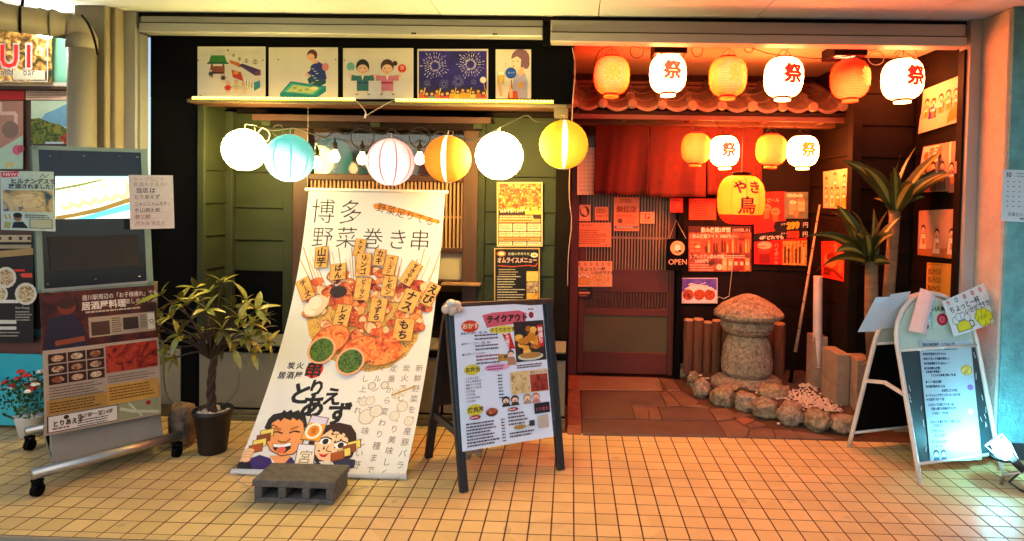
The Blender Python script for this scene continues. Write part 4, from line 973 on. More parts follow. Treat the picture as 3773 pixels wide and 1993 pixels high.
# 3 two dancers
a = Art(qY(863, 121, 1040, 249, 3.972), CR0)
for u, cl, sa_, hr, fan, fu, fv in ((.28, '#2a6a68', '#2a4878', K0, '#6ab4a8', .11, .36), (.63, '#d07890', '#b03050', '#3a1810', '#d02818', .84, .40)):
    a.ell(fu, fv, .06, None, fan); a.line([(fu, fv + .06), (fu + (.03 if fu < .5 else -.03), fv + .2)], .012, '#e8d0a0')
    for s in (-1, 1): a.line([(u + s * .04, .78), (u + s * .075, .90)], .022, SKIN); a.ell(u + s * .085, .91, .02, .012, '#806040')
    a.poly([(u - .08, .54), (u + .08, .54), (u + .085, .84), (u - .085, .84)], cl); a.rect(u - .085, .66, u + .085, .70, sa_); a.poly([(u - .02, .54), (u + .02, .54), (u, .64)], '#f0e4d0')
    for s in (-1, 1): a.poly([(u + s * .06, .55), (u + s * .16, .52), (u + s * .165, .64), (u + s * .07, .64)], cl); a.ell(u + s * .17, .54, .02, None, SKIN)
    a.ell(u, .36, .095, .145, hr); a.ell(u, .42, .078, .10, '#eac09c')
    for s in (-1, 1): a.line([(u + s * .035 - .015, .40), (u + s * .035, .385), (u + s * .035 + .015, .40)], .007, K0); a.ell(u + s * .05, .45, .014, None, '#e89880')
    a.line([(u - .02, .465), (u, .475), (u + .02, .465)], .007, '#903020')
a.ell(.74, .30, .035, None, '#3a1810'); a.text('祭', .81, .345, .09, '#f0c8b0')
a.ell(.02, .24, .01, None, K0, 8)
a.done('header_picture', 'two dancing children with fans, middle picture on the header', 'picture', G5)
# 4 fireworks
a = Art(qY(1050, 123, 1228, 249, 3.972), '#d8d4d0'); a.rect(.02, .04, .98, .98, photo('night_sky_print', ['#15105c', '#241a80', '#1a1468'], 6))
for cx, cy, r0, r1, n in ((.25, .34, .05, .23, 26), (.75, .31, .05, .23, 26), (.38, .70, .02, .08, 14), (.58, .65, .03, .10, 18), (.8, .66, .015, .05, 10), (.14, .68, .015, .06, 10)):
    for k in range(n):
        t = 2 * math.pi * k / n + R(-.05, .05); q0, q1 = r0, r1 * R(.7, 1.05)
        for j in range(3):
            f0, f1 = q0 + (q1 - q0) * (j / 3 + .03), q0 + (q1 - q0) * (j / 3 + R(.18, .28))
            a.line([(cx + math.cos(t) * f0, cy + math.sin(t) * f0 / a.asp), (cx + math.cos(t) * f1, cy + math.sin(t) * f1 / a.asp)], .007, random.choice(['#e8e4f4', '#a8a0e0', '#d8d0f0']) if r1 > .15 else '#8890c8'); a.d -= a.STEP
for k in range(13):
    x = .06 + k * .073; y = .86 + R(-.05, .03); c_ = random.choice(['#d8c030', '#e0a828', '#c86820', '#50a0a0', '#d04028', '#e8d880'])
    a.poly([(x - .045, .98), (x - .035, y + .06), (x + .035, y + .06), (x + .045, .98)], c_); a.ell(x, y, .032, .06, '#3a2010'); a.ell(x, y + .02, .022, .03, '#e0b060')
    if k % 3 == 0: a.line([(x + .03, y + .08), (x + .05, y - .05)], .014, '#e8d060')
a.ell(.93, .62, .045, None, '#f4f0e0'); a.line([(.94, .68), (.96, .84)], .012, '#c09050')
a.done('header_picture', 'purple night picture of fireworks over a crowd on the header', 'picture', G5)
# 5 woman with beer
a = Art(qY(1247, 124, 1336, 248, 3.972), CR0)
a.poly([(.50, .60), (.62, .48), (.82, .48), (.9, .62), (.9, 1.0), (.42, 1.0)], '#a8a4cc'); a.poly([(.60, .74), (.72, .64), (.8, .7), (.7, .82)], '#d8a050'); a.poly([(.36, .86), (.6, .84), (.64, 1.0), (.34, 1.0)], '#c84818')
a.poly([(.62, .36), (.78, .34), (.80, .50), (.66, .56)], SKIN); a.ell(.70, .18, .26, .19, '#7a5468'); a.poly([(.44, .20), (.60, .14), (.72, .2), (.70, .40), (.56, .42), (.44, .34)], '#f0d0b4'); a.ell(.86, .28, .10, .12, '#7a5468')
a.line([(.46, .24), (.53, .25)], .012, K0); a.line([(.58, .25), (.66, .24)], .012, K0); a.ell(.50, .345, .025, .012, '#a04030')
a.line([(.44, .98), (.42, .72)], .09, SKIN); a.ell(.43, .48, .16, None, '#1c4cb8'); a.line([(.44, .62), (.46, .8)], .03, '#8a5a30'); a.text('まつり', .34, .45, .05, '#d0e0f0')
a.rect(.05, .50, .24, .68, '#d8b850'); a.rect(.04, .45, .25, .52, '#f0ece0'); a.line([(.05, .45), (.07, .7), (.22, .7), (.25, .45)], .012, '#80704c'); a.line([(.1, .70), (.16, .95)], .09, SKIN)
a.line([(.3, .36), (.26, .30), (.32, .27)], .01, '#8090a0')
a.done('header_picture', 'narrow picture of a woman drinking beer with a blue fan, rightmost on the header', 'picture', G5)

# ---- menus on the siding wall between window and entry
a = Art(qY(1250, 458, 1365, 620, 4.255), '#e0b878')
a.rect(.03, .02, .97, .98, '#3a1c0c'); a.rect(.04, .025, .96, .45, photo('stew_print', ['#3a1004', '#a03408', '#d86818', '#f0a838', '#f4d890'], 55)); a.ell(.55, .25, .40, .17, photo('stew_print2', ['#7a1804', '#c84008', '#e87820', '#f8c060'], 70))
a.text('はみでるハンバーグ', .07, .41, .068, '#f8e8c0', .02, sq=.74); a.rect(.62, .45, .96, .50, '#d8c840'); a.rows(.06, .52, .94, 2, .03, .018, '#e8c890'); a.rect(.05, .57, .95, .625, '#e89850'); a.rows(.1, .59, .9, 1, .03, .014, '#6a2c10')
for k in range(3): a.rect(.05 + k * .31, .645, .335 + k * .31, .755, '#e8cca0'); a.rows(.07 + k * .31, .66, .31 + k * .31, 3, .028, .012, '#6a3818', seed=k)
for k in range(6): a.rect(.05 + k * .153, .77, .19 + k * .153, .845, '#e8c898'); a.rows(.06 + k * .153, .79, .18 + k * .153, 2, .025, .01, '#7a4020', seed=k)
a.rect(.05, .86, .95, .91, '#e09048'); a.rows(.15, .88, .85, 1, .03, .014, '#6a2c10')
for k in range(3): a.rect(.05 + k * .31, .925, .335 + k * .31, .975, '#e8d0a8'); a.rows(.07 + k * .31, .94, .31 + k * .31, 1, .02, .014, '#6a3818', seed=k)
a.done('food_menu_poster', 'orange menu with a hamburger steak photo under the white globe')
a = Art(qY(1243, 624, 1358, 800, 4.24), '#c8a060'); a.rect(.025, .015, .975, .985, '#140a06')
a.ell(.16, .08, .10, .04, '#e07028'); a.ell(.16, .08, .06, .025, '#f4d8a8'); a.ell(.88, .10, .08, .035, '#e8e0c8'); a.ell(.88, .10, .05, .02, '#e0a020'); a.text('自慢の手作り仕上！', .30, .06, .045, '#e8d8a8'); a.text('オムライスメニュー', .07, .13, .085, '#f8f0e0', .03, sq=.74); a.text('オムライスメニュー', .07, .13, .085, '#e86818', .0, sq=.74)
a.line([(.08, .25), (.4, .265), (.75, .245), (.9, .26), (.95, .21)], .02, '#d04818')
a.rows(.10, .30, .65, 3, .035, .012, '#c8b080', .6); a.rows(.07, .40, .68, 15, .037, .013, '#d8c8a0', .55, 5)
for k, cs in enumerate((['#d8881c', '#f0c060', '#e0a030'], ['#f0e8d8', '#6a2810', '#e0c080', '#30180c'], ['#d07818', '#f0b848', '#b05810'], ['#c08040', '#e8c080', '#8a4818'])): a.rect(.71, .33 + k * .155, .965, .475 + k * .155, photo('omelette_print%d' % k, cs, 60, seed=k))
a.done('omelette_menu_poster', 'black omelette rice menu above the takeaway sign')

# ---- notices on and around the sliding door
YD = 5.185
a = Art(qY(1452, 371, 1496, 490, 5.10), '#d8d8b4')
for j in range(11):
    for i in range(4): x = .12 + i * .23; y = .04 + j * .085; a.line([(x, y + .01), (x + .04, y), (x + .08, y + .02), (x + .13, y + .008)], .028, '#8a9878'); a.d -= a.STEP
a.done('patterned_strip', 'pale strip with rows of wave marks left of the noren', 'notice')
DN = 'notices stuck on the sliding door'
a = Art(qY(1456, 515, 1486, 556, YD), '#e8a878'); a.ell(.5, .42, .40, .34, '#3a3028'); a.ell(.42, .36, .24, .24, '#e8a878'); a.ell(.58, .52, .15, .17, '#e8a878'); a.text('あんしん', .16, .84, .11, '#5a3020'); a.done('logo_sticker', 'sticker with a dark curled round emblem on the door lattice', 'sticker', DN)
a = Art(qY(1496, 520, 1530, 554, YD), '#d88a58'); a.rows(.12, .15, .88, 3, .12, .06, '#8a4020'); a.text('お知らせ', .12, .58, .22, '#5a2010'); a.done('small_notice', 'small square notice right of the round emblem sticker', 'notice', DN)
a = Art(qY(1544, 496, 1608, 581, YD - .003), '#d88450'); a.rows(.25, .06, .75, 2, .06, .035, '#b04828'); a.text('禁煙店', .10, .26, .20, '#8a3818', .03); a.rows(.1, .52, .9, 2, .05, .03, '#c05830'); a.ell(.25, .70, .10, None, '#6a4028'); a.rows(.45, .66, .9, 3, .05, .02, '#a05030'); a.rect(.03, .84, .97, .93, '#6a6470'); a.rows(.12, .87, .9, 1, .1, .03, '#e8b890'); a.done('tall_notice', 'tall orange notice with a grey foot band on the door', 'notice', DN)
a = Art(qY(1610, 533, 1647, 562, YD), '#e8a070'); a.rect(.34, .14, .66, .60, '#c02010'); a.text('P', .42, .13, .46, '#f0c0a0', .04); a.text('PayPay', .22, .68, .22, '#9a3018'); a.done('payment_sticker', 'payment sticker with a red square letter on the door', 'sticker', DN)
a = Art(qY(1449, 560, 1537, 621, YD - .004), '#e09060'); a.text('お酒の提供について', .06, .05, .12, '#8a3818'); a.line([(.05, .25), (.95, .25)], .008, '#a04828'); a.rows(.08, .30, .92, 8, .078, .04, '#a04a28', .6, 4); a.text('店主', .82, .88, .09, '#6a2810'); a.done('written_notice', 'wide handwritten notice above the red door rail', 'notice', DN)
a = Art(qY(1449, 657, 1540, 721, YD - .004), '#e8b078')
for k in range(6): a.ell(.10 + k * .16, .12, .032, .06, '#b04020'); a.ell(.10 + k * .16, .12, .016, .035, '#e8a080')
a.text('ちょっと一杯', .10, .22, .17, '#3a1c10', .02, wob=.1); a.text('いかがですか', .42, .38, .15, '#3a1c10', .02, wob=.1)
a.rect(.07, .62, .34, .92, '#c07030'); a.rect(.085, .64, .325, .90, '#e0a048'); 
for x, y in ((.10, .58), (.18, .53), (.27, .54), (.33, .60)): a.ell(x, y, .06, None, '#a06028'); a.ell(x, y, .05, None, '#f0d0a0')
a.line([(.34, .68), (.41, .72), (.40, .84), (.34, .86)], .02, '#c07030')
for x, y in ((.52, .70), (.60, .63), (.70, .66), (.76, .76), (.66, .84), (.55, .82)): a.ell(x, y, .075, None, '#c07838'); a.ell(x, y, .062, None, '#e8b060')
a.rect(.52, .68, .74, .82, '#e8b060'); a.text('乾杯', .54, .68, .13, '#b05820'); a.text('お待ち', .86, .56, .09, '#7a3818', vert=True)
a.done('beer_drawing', 'hand-drawn beer mug poster low on the door', 'poster', DN)
a = Art(qY(1450, 722, 1490, 750, YD), '#160808'); a.rect(.15, .42, .85, .62, '#c88860'); a.rows(.2, .16, .8, 1, .1, .1, '#3a7058'); a.rows(.2, .72, .8, 1, .1, .1, '#a06848'); a.done('black_sticker', 'small black sticker below the beer mug drawing', 'sticker', DN)

YB = 5.205
a = Art(qY(1686, 498, 1718, 534, 5.11), '#c81810'); a.rows(.2, .15, .8, 1, .1, .05, '#7a0808'); a.text('酒', .28, .3, .5, '#e85030'); a.done('small_red_notice', 'small plain red paper on the black door post', 'notice')
a = Art(qY(1733, 499, 1801, 553, YB), '#e04828'); a.rows(.2, .10, .8, 7, .115, .05, '#8a1008', .65, 8); a.done('red_notice', 'red paper with rows of writing above the drink menu', 'notice')
a = Art(qY(1732, 569, 1890, 683, YB - .004), photo('drink_print', ['#4a2016', '#8a3c28', '#b05c3c', '#7a3424'], 14))
a.rect(0, 0, 1, .14, '#4a1c12'); a.text('飲み放題2時間', .20, .025, .115, '#f4e0d0', .03, sq=.86); a.text('(30分前L.O.)', .70, .04, .085, '#f4e0d0', .0, sq=.8)
a.text('1 飲み放題ライト 1480円', .02, .17, .10, '#f0d8c0', .02, sq=.82); a.text('(税込)', .68, .19, .06, '#f0d8c0'); a.text('2 プレミアム飲み放題', .02, .62, .095, '#f0d8c0', .02, sq=.8); a.text('2580円', .10, .72, .095, '#f0d8c0', .02); a.rows(.02, .84, .40, 3, .055, .025, '#d8a888')
for i in range(3):
    for j in range(2): a.ell(.06 + .09 * j, .36 + .09 * i, .045, .035, random.choice(['#e8a060', '#f0c890', '#d87840']))
for k in range(17):
    x = .27 + k * .042; hgt = R(.12, .24); c_ = random.choice(['#c04020', '#e89048', '#f0b868', '#702010', '#d86030', '#48201a'])
    a.rect(x, .56 - hgt, x + .028, .58, c_); a.rect(x + .008, .52 - hgt - .03, x + .02, .57 - hgt, c_)
for k in range(5): a.rect(.54 + .09 * k, .70 + .02 * (k % 2), .61 + .09 * k, .97, random.choice(['#e89850', '#c83018', '#f0b070', '#a02810'])); a.rect(.55 + .09 * k, .78, .60 + .09 * k, .86, '#f0d0a8')
a.ell(.49, .90, .05, None, '#e8d0b0'); a.rows(.5, .64, .98, 2, .04, .02, '#e8c8a8')
a.done('drink_menu_poster', 'brown all-you-can-drink price poster right of the OPEN sign')
a = Art(qY(1711, 699, 1805, 763, YB), '#d8c4c8'); a.rect(.02, .03, .98, .97, photo('violet_print', ['#4030a0', '#6048b0', '#8a68c0'], 10)); a.poly([(.02, .60), (.3, .3), (.7, .3), (.98, .5), (.98, .97), (.02, .97)], photo('foil_print', ['#b8a8b8', '#e8e0e0', '#d8c8c0'], 50))
for x in (.22, .51, .79): a.ell(x, .66, .15, .22, photo('takoyaki_print', ['#5a1808', '#a03410', '#c85820', '#3a1008'], 60)); a.line([(x - .1, .44), (x - .03, .40), (x + .04, .45), (x + .11, .41)], .03, '#f0dcb8')
for k in range(8): a.line([(R(.1, .9), R(.15, .35)), (R(.1, .9), R(.35, .5))], .02, '#e8d8d0')
a.done('takoyaki_picture', 'violet-edged photo of three takoyaki balls above the stone lantern', 'picture')
a = Art(qY(1908, 482, 1977, 563, YB), photo('red_face_print', ['#8a0c06', '#c82010', '#e04020'], 18)); a.text('ハイボール', .12, .05, .11, '#6a0804', .03); a.text('ビール', .3, .2, .13, '#f0a070', .03)
for x, y in ((.3, .5), (.62, .62)): a.ell(x, y, .17, .13, '#e07848'); a.line([(x - .08, y), (x + .08, y)], .03, '#5a0c06'); a.rect(x - .1, y + .12, x + .1, y + .34, '#d06030')
a.done('red_drink_poster', 'red highball poster partly behind the yellow lantern')
a = Art(qY(1974, 483, 2033, 550, YB - .004), photo('teal_grey_print', ['#5a5a48', '#6a7060', '#7a6a54'], 15)); a.text('GinSoda', .10, .03, .17, '#e8d0a8', .05, sq=.95)
a.rect(.2, .38, .5, .85, '#e09060'); a.rect(.55, .30, .85, .72, '#e8a878'); a.ell(.35, .38, .15, .07, '#f0d0b0'); a.ell(.70, .30, .15, .06, '#c87848'); a.line([(.35, .4), (.42, .22)], .03, '#b05030'); a.text('レモン', .58, .5, .09, '#8a4020'); a.poly([(.35, .70), (.62, .70), (.55, .95), (.42, .95)], '#d87850')
a.done('gin_soda_poster', 'grey gin soda poster above the 299 yen prices')
a = Art(q4(YB - .008, (1897, 561), (2031, 551), (2029, 668), (1897, 664)), '#c01c10'); a.poly([(0, 0), (1, 0), (1, .40), (0, .46)], '#16080a'); a.poly([(0, .02), (.40, .0), (.36, .12), (.40, .22), (0, .26)], '#c82014'); a.text('4種どれでも', .10, .32, .10, '#f0e0d0', .03)
a.text('小サイズ', .50, .05, .055, '#f0e0d0'); a.text('299', .62, .02, .19, '#e8c828', .07, sq=.9); a.text('299', .62, .02, .19, '#b04810', .0, sq=.9); a.text('円', .91, .06, .13, '#f0e0d0'); a.text('大サイズ', .50, .26, .055, '#f0e0d0'); a.text('588', .62, .22, .19, '#e04828', .07, sq=.9); a.text('588', .62, .22, .19, '#7a0c08', .0, sq=.9); a.text('円', .91, .26, .13, '#f0e0d0')
a.ell(.20, .64, .13, .13, '#a83a20'); a.ell(.20, .55, .14, .09, '#d8a888'); a.rect(.06, .55, .22, .59, '#b07858'); a.rect(.1, .75, .3, .98, '#8a1008'); a.text('ハイボール', .38, .50, .10, '#f0a080', .02, vert=True)
a.rect(.54, .46, 1, 1, photo('bottle_wall_print', ['#8a3c10', '#d88838', '#e8a850', '#6a2408'], 40))
for k in range(6): x = .57 + .07 * k; a.rect(x, .58 + R(-.04, .06), x + .035, .96, random.choice(['#6a2810', '#b05818', '#e8b868', '#481808'])); a.rect(x + .01, .5, x + .026, .6, '#8a4818')
a.done('price_poster', 'red and black poster with 299 and 588 yen prices')
# OPEN board
os_ = empty('open_sign', PY(1704, 680, 5.10), 'black OPEN board hanging from a cord beside the door', 'sign')
a = Art(qY(1679, 601, 1730, 680, 5.10), M_black, t=.012); a.ell(.5, .29, .36, None, '#d8a070', 20); a.ell(.5, .25, .12, .08, '#e8c8a0'); a.poly([(.34, .36), (.66, .36), (.6, .20), (.4, .20)], '#e8e0d0'); a.line([(.35, .40), (.5, .44), (.64, .36)], .05, '#2a1408'); a.ell(.62, .38, .07, .04, '#2a1408'); a.ell(.40, .40, .06, .03, '#c86820')
a.text('OPEN', .50, .60, .25, '#e8b088', .0, mid=True, sq=.92, gap=.94); a.done('board', '', parent=os_)
MB().tube([PY(1683, 601, 5.09), PY(1701, 554, 5.09), PY(1726, 600, 5.09)], .0028, M_cord, 6).build('cord', os_)

# ---- pictures on the side walls of the entry
def qX(X, *p): return [PX(x, y, X) for x, y in p]
def toast(a, n, seed, ink_='#5a2410', cols=('#e8c090', '#d88838', '#c0b0a0', '#b04828'), y0=.35, hh=.5):
    rg = random.Random(seed)
    for k in range(n):
        x = .14 + k * (.74 / max(1, n - 1)); y = y0 + rg.uniform(-.05, .05)
        a.poly([(x - .10, y + hh), (x - .07, y + .16), (x + .07, y + .16), (x + .10, y + hh)], rg.choice(cols)); a.ell(x, y + .06, .065, .10, ink_); a.ell(x, y + .09, .052, .07, '#eebf96'); a.ell(x, y + .125, .022, .02, '#b03020')
        a.line([(x - .04, y + .075), (x - .015, y + .075)], .008, ink_); a.line([(x + .015, y + .075), (x + .04, y + .075)], .008, ink_); a.line([(x - .06, y + .22), (x + .02, y + .30)], .035, '#eebf96')
        a.rect(x - .02, y + .24, x + .06, y + .40, '#c87818'); a.ell(x + .02, y + .24, .045, .03, '#f4e4c8'); a.line([(x - .10, y + hh), (x - .07, y + .16), (x + .07, y + .16), (x + .10, y + hh)], .008, ink_)
XC = 1.940
a = Art(qX(XC, (2071, 432), (2133, 423), (2131, 525), (2071, 523)), '#d0a880'); toast(a, 3, 2, y0=.14, hh=.34); toast(a, 4, 5, y0=.44, hh=.50); a.done('group_toast_print', 'drawing of five people drinking on the corner wall beside the white lantern', 'poster')
a = Art(qX(XC, (2066, 607), (2128, 605), (2127, 709), (2066, 697)), '#d03018'); a.ell(.4, .5, .28, .2, '#e87838'); a.ell(.42, .42, .2, .12, '#8a0c06'); a.text('焼酎', .12, .7, .22, '#6a0804', .05); a.text('生', .55, .06, .22, '#f09050', .04); a.line([(.1, .9), (.5, .75), (.9, .95)], .04, '#7a0c06'); a.rect(.7, .3, .9, .8, '#e06028'); a.done('red_print', 'red shochu poster low on the corner wall', 'poster')
XR = 2.363
RG = 'drinking party pictures on the right entry wall'
a = Art(qX(XR, (2323, 226), (2421, 187), (2415, 305), (2317, 337)), '#d4b494', curl=lambda u, v: V(-.02 * (1 - u) * v * (1 if v > .5 else .5), 0, 0), grid=(6, 6)); toast(a, 5, 11, y0=.28, hh=.42, cols=('#40308a', '#e8c8a8', '#c8b0a8', '#502890', '#d8a080')); a.poly([(.75, .72), (.95, .55), (.95, .9), (.7, .95)], '#d88018'); a.ell(.45, .48, .09, .07, '#9ab8b0'); a.done('party_picture', 'picture of five toasting people at the top of the right entry wall', 'poster', RG)
a = Art(qX(XR, (2323, 369), (2413, 353), (2409, 480), (2314, 484)), '#c08a70', curl=lambda u, v: V(-.012 * math.sin(v * 3), 0, 0), grid=(5, 6)); a.rect(.02, .02, .5, .36, '#f0d8b8'); a.text('麦酒', .2, .05, .24, '#c04828', .02); a.ell(.14, .22, .07, None, '#d86828'); a.line([(.78, .0), (.84, .5)], .05, '#f0dcc0'); toast(a, 4, 21, '#38201a', ('#6a5a54', '#8a6a60', '#4a3a3a'), y0=.40, hh=.58); a.done('grey_party_picture', 'pinkish picture behind the tall plant leaves, second on the right entry wall', 'poster', RG)
a = Art(qX(XR, (2312, 530), (2411, 525), (2404, 652), (2308, 641)), '#c89470'); a.poly([(0, .86), (1, .78), (1, 1), (0, 1)], '#b06a38'); toast(a, 3, 31, '#4a1c0c', ('#e8d0b0', '#f0dcc0'), y0=.40, hh=.5); a.done('three_drinkers_picture', 'picture of three drinking men in shirts, third on the right entry wall', 'poster', RG)
a = Art(qX(XR, (2332, 660), (2396, 664), (2392, 800), (2327, 790)), '#e09838'); a.rows(.05, .02, .95, 1, .1, .02, '#b06818')
for k in range(4): a.text('オムライス！', .06, .10 + .16 * k, .13, '#7a2c08', .04, sq=.62)
a.ell(.5, .86, .3, .12, '#d04818'); a.done('omelette_flyer', 'orange flyer repeating omelette rice above the arched sign', 'poster', RG)
# calendar on the stucco
a = Art(q4(3.604, (2523, 426), (2640, 430), (2636, 562), (2518, 556)), pm('pale_blue_paper', (.52, .66, .72), .5, var=.05)); a.text('10', .06, .03, .13, '#203848', .02); a.rows(.3, .06, .8, 2, .05, .02, '#6890a0')
for j in range(6):
    for i in range(7): a.rect(.10 + i * .125, .22 + j * .095, .14 + i * .125, .24 + j * .095, '#587890', keep=True)
a.text('営業日カレンダー', .14, .82, .08, '#284860', sq=.9); a.rows(.4, .92, .9, 1, .1, .03, '#486880'); a.done('calendar', 'pale blue October calendar on the stucco wall', 'calendar')

# ================================================================== THINGS ON THE PAVEMENT
from mathutils import noise as mnoise
def PP(x, y, p, n): d = _ray(x, y); return CAM + d * ((Vector(p) - CAM).dot(n) / d.dot(n))
def slab(q, th, mat, mb=None):
    """plate: quad TL TR BR BL with thickness away from the viewer"""
    mb = mb or MB(); q = [Vector(p) for p in q]; n = (q[3] - q[0]).cross(q[1] - q[0]).normalized() * th
    v = q + [p - n for p in q]
    return mb.add(v, [(0, 3, 2, 1), (4, 5, 6, 7), (0, 1, 5, 4), (1, 2, 6, 5), (2, 3, 7, 6), (3, 0, 4, 7)], mat)
def rock(name, parent, c, rx, ry, rz, mat, seed=0, rough=.22, sub=3, flat=None, freq=1.6, rotz=0., sq=1.):
    bm = bmesh.new(); bmesh.ops.create_icosphere(bm, subdivisions=sub, radius=1)
    for v in bm.verts:
        p = v.co.copy(); k = 1 + rough * mnoise.noise(p * freq + Vector((seed * 7.3, seed * 3.1, seed))) + rough * .35 * mnoise.noise(p * freq * 3.1 + Vector((seed, 5, 2))) + rough * .28 * mnoise.noise(p * freq * 8 + Vector((seed, 1, 9)))
        p = Vector([math.copysign(abs(c_) ** sq, c_) for c_ in p]) if sq != 1 else p
        q = p * k
        if flat is not None and q.z < flat: q.z = flat + (q.z - flat) * .15
        q = Matrix.Rotation(rotz, 3, 'Z') @ Vector((q.x * rx, q.y * ry, q.z * rz)); v.co = q
    me = bpy.data.meshes.new(name); bm.to_mesh(me); bm.free(); me.materials.append(mat)
    me.polygons.foreach_set('use_smooth', [True] * len(me.polygons))
    o = bpy.data.objects.new(name, me); link(o, parent, c); return o

# ---- rolling display stand
dd = V(.607, .795, 0); nn = V(.795, -.607, 0); L0 = V(-2.50, 2.88, 0); bk = V(-.485, .51, 0)
DS = empty('display_stand', (-2.55, 3.25, 0), 'rolling display stand with a small screen and taped posters', 'stand')
sp = L0 + bk * .12; sn = (nn + V(0, 0, .05)).normalized()
def D_(x, y, off=0.): return PP(x, y, sp + sn * off, sn)
def Dq(*p, off=0.): return [D_(x, y, off) for x, y in p]
M_acr = pm('greenish_acrylic', (.22, .30, .22), .12, var=.15, spec=.6, coat=.5)
M_silver = pm('satin_aluminium_tube', (.42, .40, .36), .35, metal=.85, var=.1)
M_gloss = pm('glossy_black_board', (.012, .014, .018), .12, var=.3, spec=.6)
slab(Dq((80, 365), (370, 375), (386, 717), (97, 737), off=-.012), .05, pm('stand_case', (.05, .06, .055), .3)).build('case', DS, bevel=.002, seg=1)
for q in (((80, 365), (370, 375), (370, 384), (82, 376)), ((80, 365), (96, 366), (112, 736), (97, 737)), ((354, 375), (370, 375), (386, 717), (370, 718)), ((97, 728), (386, 707), (386, 717), (97, 737))):
    slab(Dq(*q), .01, M_acr).build('acrylic_edge', DS)
SCR = slab(Dq((96, 378), (354, 384), (369, 707), (111, 727), off=-.004), .006, M_gloss).build('screen_board', DS)
a = Art(Dq((140, 443), (327, 443), (327, 549), (140, 551), off=.004), emit('screen_cream', (1, .90, .62), 1.6), t=.004)
a.poly([(0, .0), (1, .0), (1, .1), (.6, .05), (.3, .15), (0, .25)], emit('screen_blue', (.45, .75, .8), 1.2)); a.poly([(.0, .28), (.3, .18), (.62, .06), (.62, .10), (.3, .24), (0, .34)], emit('screen_green', (.25, .3, .1), .8))
for k in range(6): a.ell(.14 + .15 * k, .56 - .05 * k, .10, .25, emit('screen_dumpling', (1, .70, .25), 1.3)); a.ell(.12 + .15 * k, .52 - .05 * k, .075, .18, emit('screen_white', (1, .97, .85), 1.5))
a.poly([(0, .93), (.25, .86), (.6, .72), (1, .50), (1, .62), (.55, .86), (.1, 1), (0, 1)], emit('screen_brown', (.35, .22, .05), .8)); a.poly([(.25, 1), (.6, .83), (1, .64), (1, 1)], emit('screen_cyan', (.1, .55, .8), 1.6)); a.poly([(.5, 1), (1, .80), (1, 1)], emit('screen_pale', (.8, .95, .8), 1.4))
a.done('lit_screen', '', parent=DS)
slab(Dq((120, 596), (345, 590), (352, 668), (128, 684), off=.003), .004, pm('speaker_mesh', (.03, .026, .022), .5, var=.5, scale=200)).build('speaker_grille', DS)
slab(Dq((105, 727), (372, 706), (373, 712), (106, 734), off=.004), .004, M_silver).build('label_strip', DS)
for x, y in ((125, 393), (210, 392), (300, 392), (345, 395), (120, 715), (350, 695), (240, 702)): MB().lathe([(.004, -.002), (.006, 0), (.004, .002)], D_(x, y, .004), M_silver, 8).build('screw', DS)
# base: sloped plate, bars, casters
z1 = .11
a0, a1 = L0 + V(0, 0, z1), L0 + dd * .605 + V(0, 0, z1 + .005)
MB().tube([a0 - dd * .02, a1 + dd * .02], .026, M_silver, 16).build('front_bar', DS, smooth=True)
MB().tube([a0 + bk - dd * .02, a1 + bk + dd * .02], .024, M_silver, 16).build('rear_bar', DS, smooth=True)
for t in (.12, .88): MB().bar(L0 + dd * .605 * t + V(0, 0, z1), L0 + dd * .605 * t + bk + V(0, 0, z1), .03, .03, M_silver).build('side_bar', DS)
M_plate = pm('grey_base_plate', (.19, .18, .15), .5, var=.18, scale=4, dirt=.2)
b0, b1 = L0 + dd * .06, L0 + dd * .545
slab([b0 + bk * .34 + V(0, 0, .40), b1 + bk * .34 + V(0, 0, .405), b1 + bk * .06 + V(0, 0, .125), b0 + bk * .06 + V(0, 0, .12)], .015, M_plate).build('sloped_plate', DS, bevel=.003)
MB().prism([(p.x, p.y) for p in (b0 + bk * .11, b1 + bk * .11, b1 + bk * .95, b0 + bk * .95)], .10, .125, M_plate).build('base_plate', DS)
for t in (.14, .86): MB().bar(L0 + dd * .605 * t + bk * .3 + V(0, 0, .12), L0 + dd * .605 * t + bk * .3 + V(0, 0, .95), .04, .03, M_silver).build('upright', DS)
for p in (L0, L0 + dd * .605, L0 + bk, L0 + dd * .605 + bk):
    MB().tube([p + V(0, 0, .105), p + V(0, 0, .075)], .012, M_black, 8).bar(p + V(-.018, 0, .08), p + V(-.018, 0, .03), .02, .006, M_black).bar(p + V(.018, 0, .08), p + V(.018, 0, .03), .02, .006, M_black).box(p.x - .022, p.x + .022, p.y - .014, p.y + .014, .072, .082, M_black).build('caster_fork', DS)
    MB().tube([p + V(-.013, 0, .031), p + V(.013, 0, .031)], .031, M_black, 16).build('caster_wheel', DS, smooth=False)
# posters taped on the stand
a = Art(Dq((99, 738), (388, 717), (405, 1041), (112, 1097), off=.012), '#b8a088', curl=lambda u, v: sn * (.02 * math.sin(v * 3.1)), grid=(4, 10))
a.rect(0, 0, 1, .40, photo('dark_red_print', ['#1c0806', '#3a100a', '#5a1c10', '#2a0c08'], 16)); a.poly([(.02, .30), (.06, .18), (.26, .16), (.34, .26), (.36, .40), (.02, .40)], '#241c30'); a.ell(.21, .105, .075, .06, '#7a3018'); a.ell(.21, .085, .075, .04, '#3a1810'); a.line([(.1, .36), (.34, .345)], .05, '#8a4020')
a.text('居川駅周辺の「お子様連れ」でも', .34, .035, .042, '#d8c8b8', .01, sq=.78); a.text('居酒屋料理', .33, .085, .062, '#e0d0c0', .03, sq=.9); a.text('を楽しめるお店', .66, .085, .045, '#d8c8b8', .0, sq=.8); a.rows(.36, .155, .95, 1, .02, .012, '#c0a890')
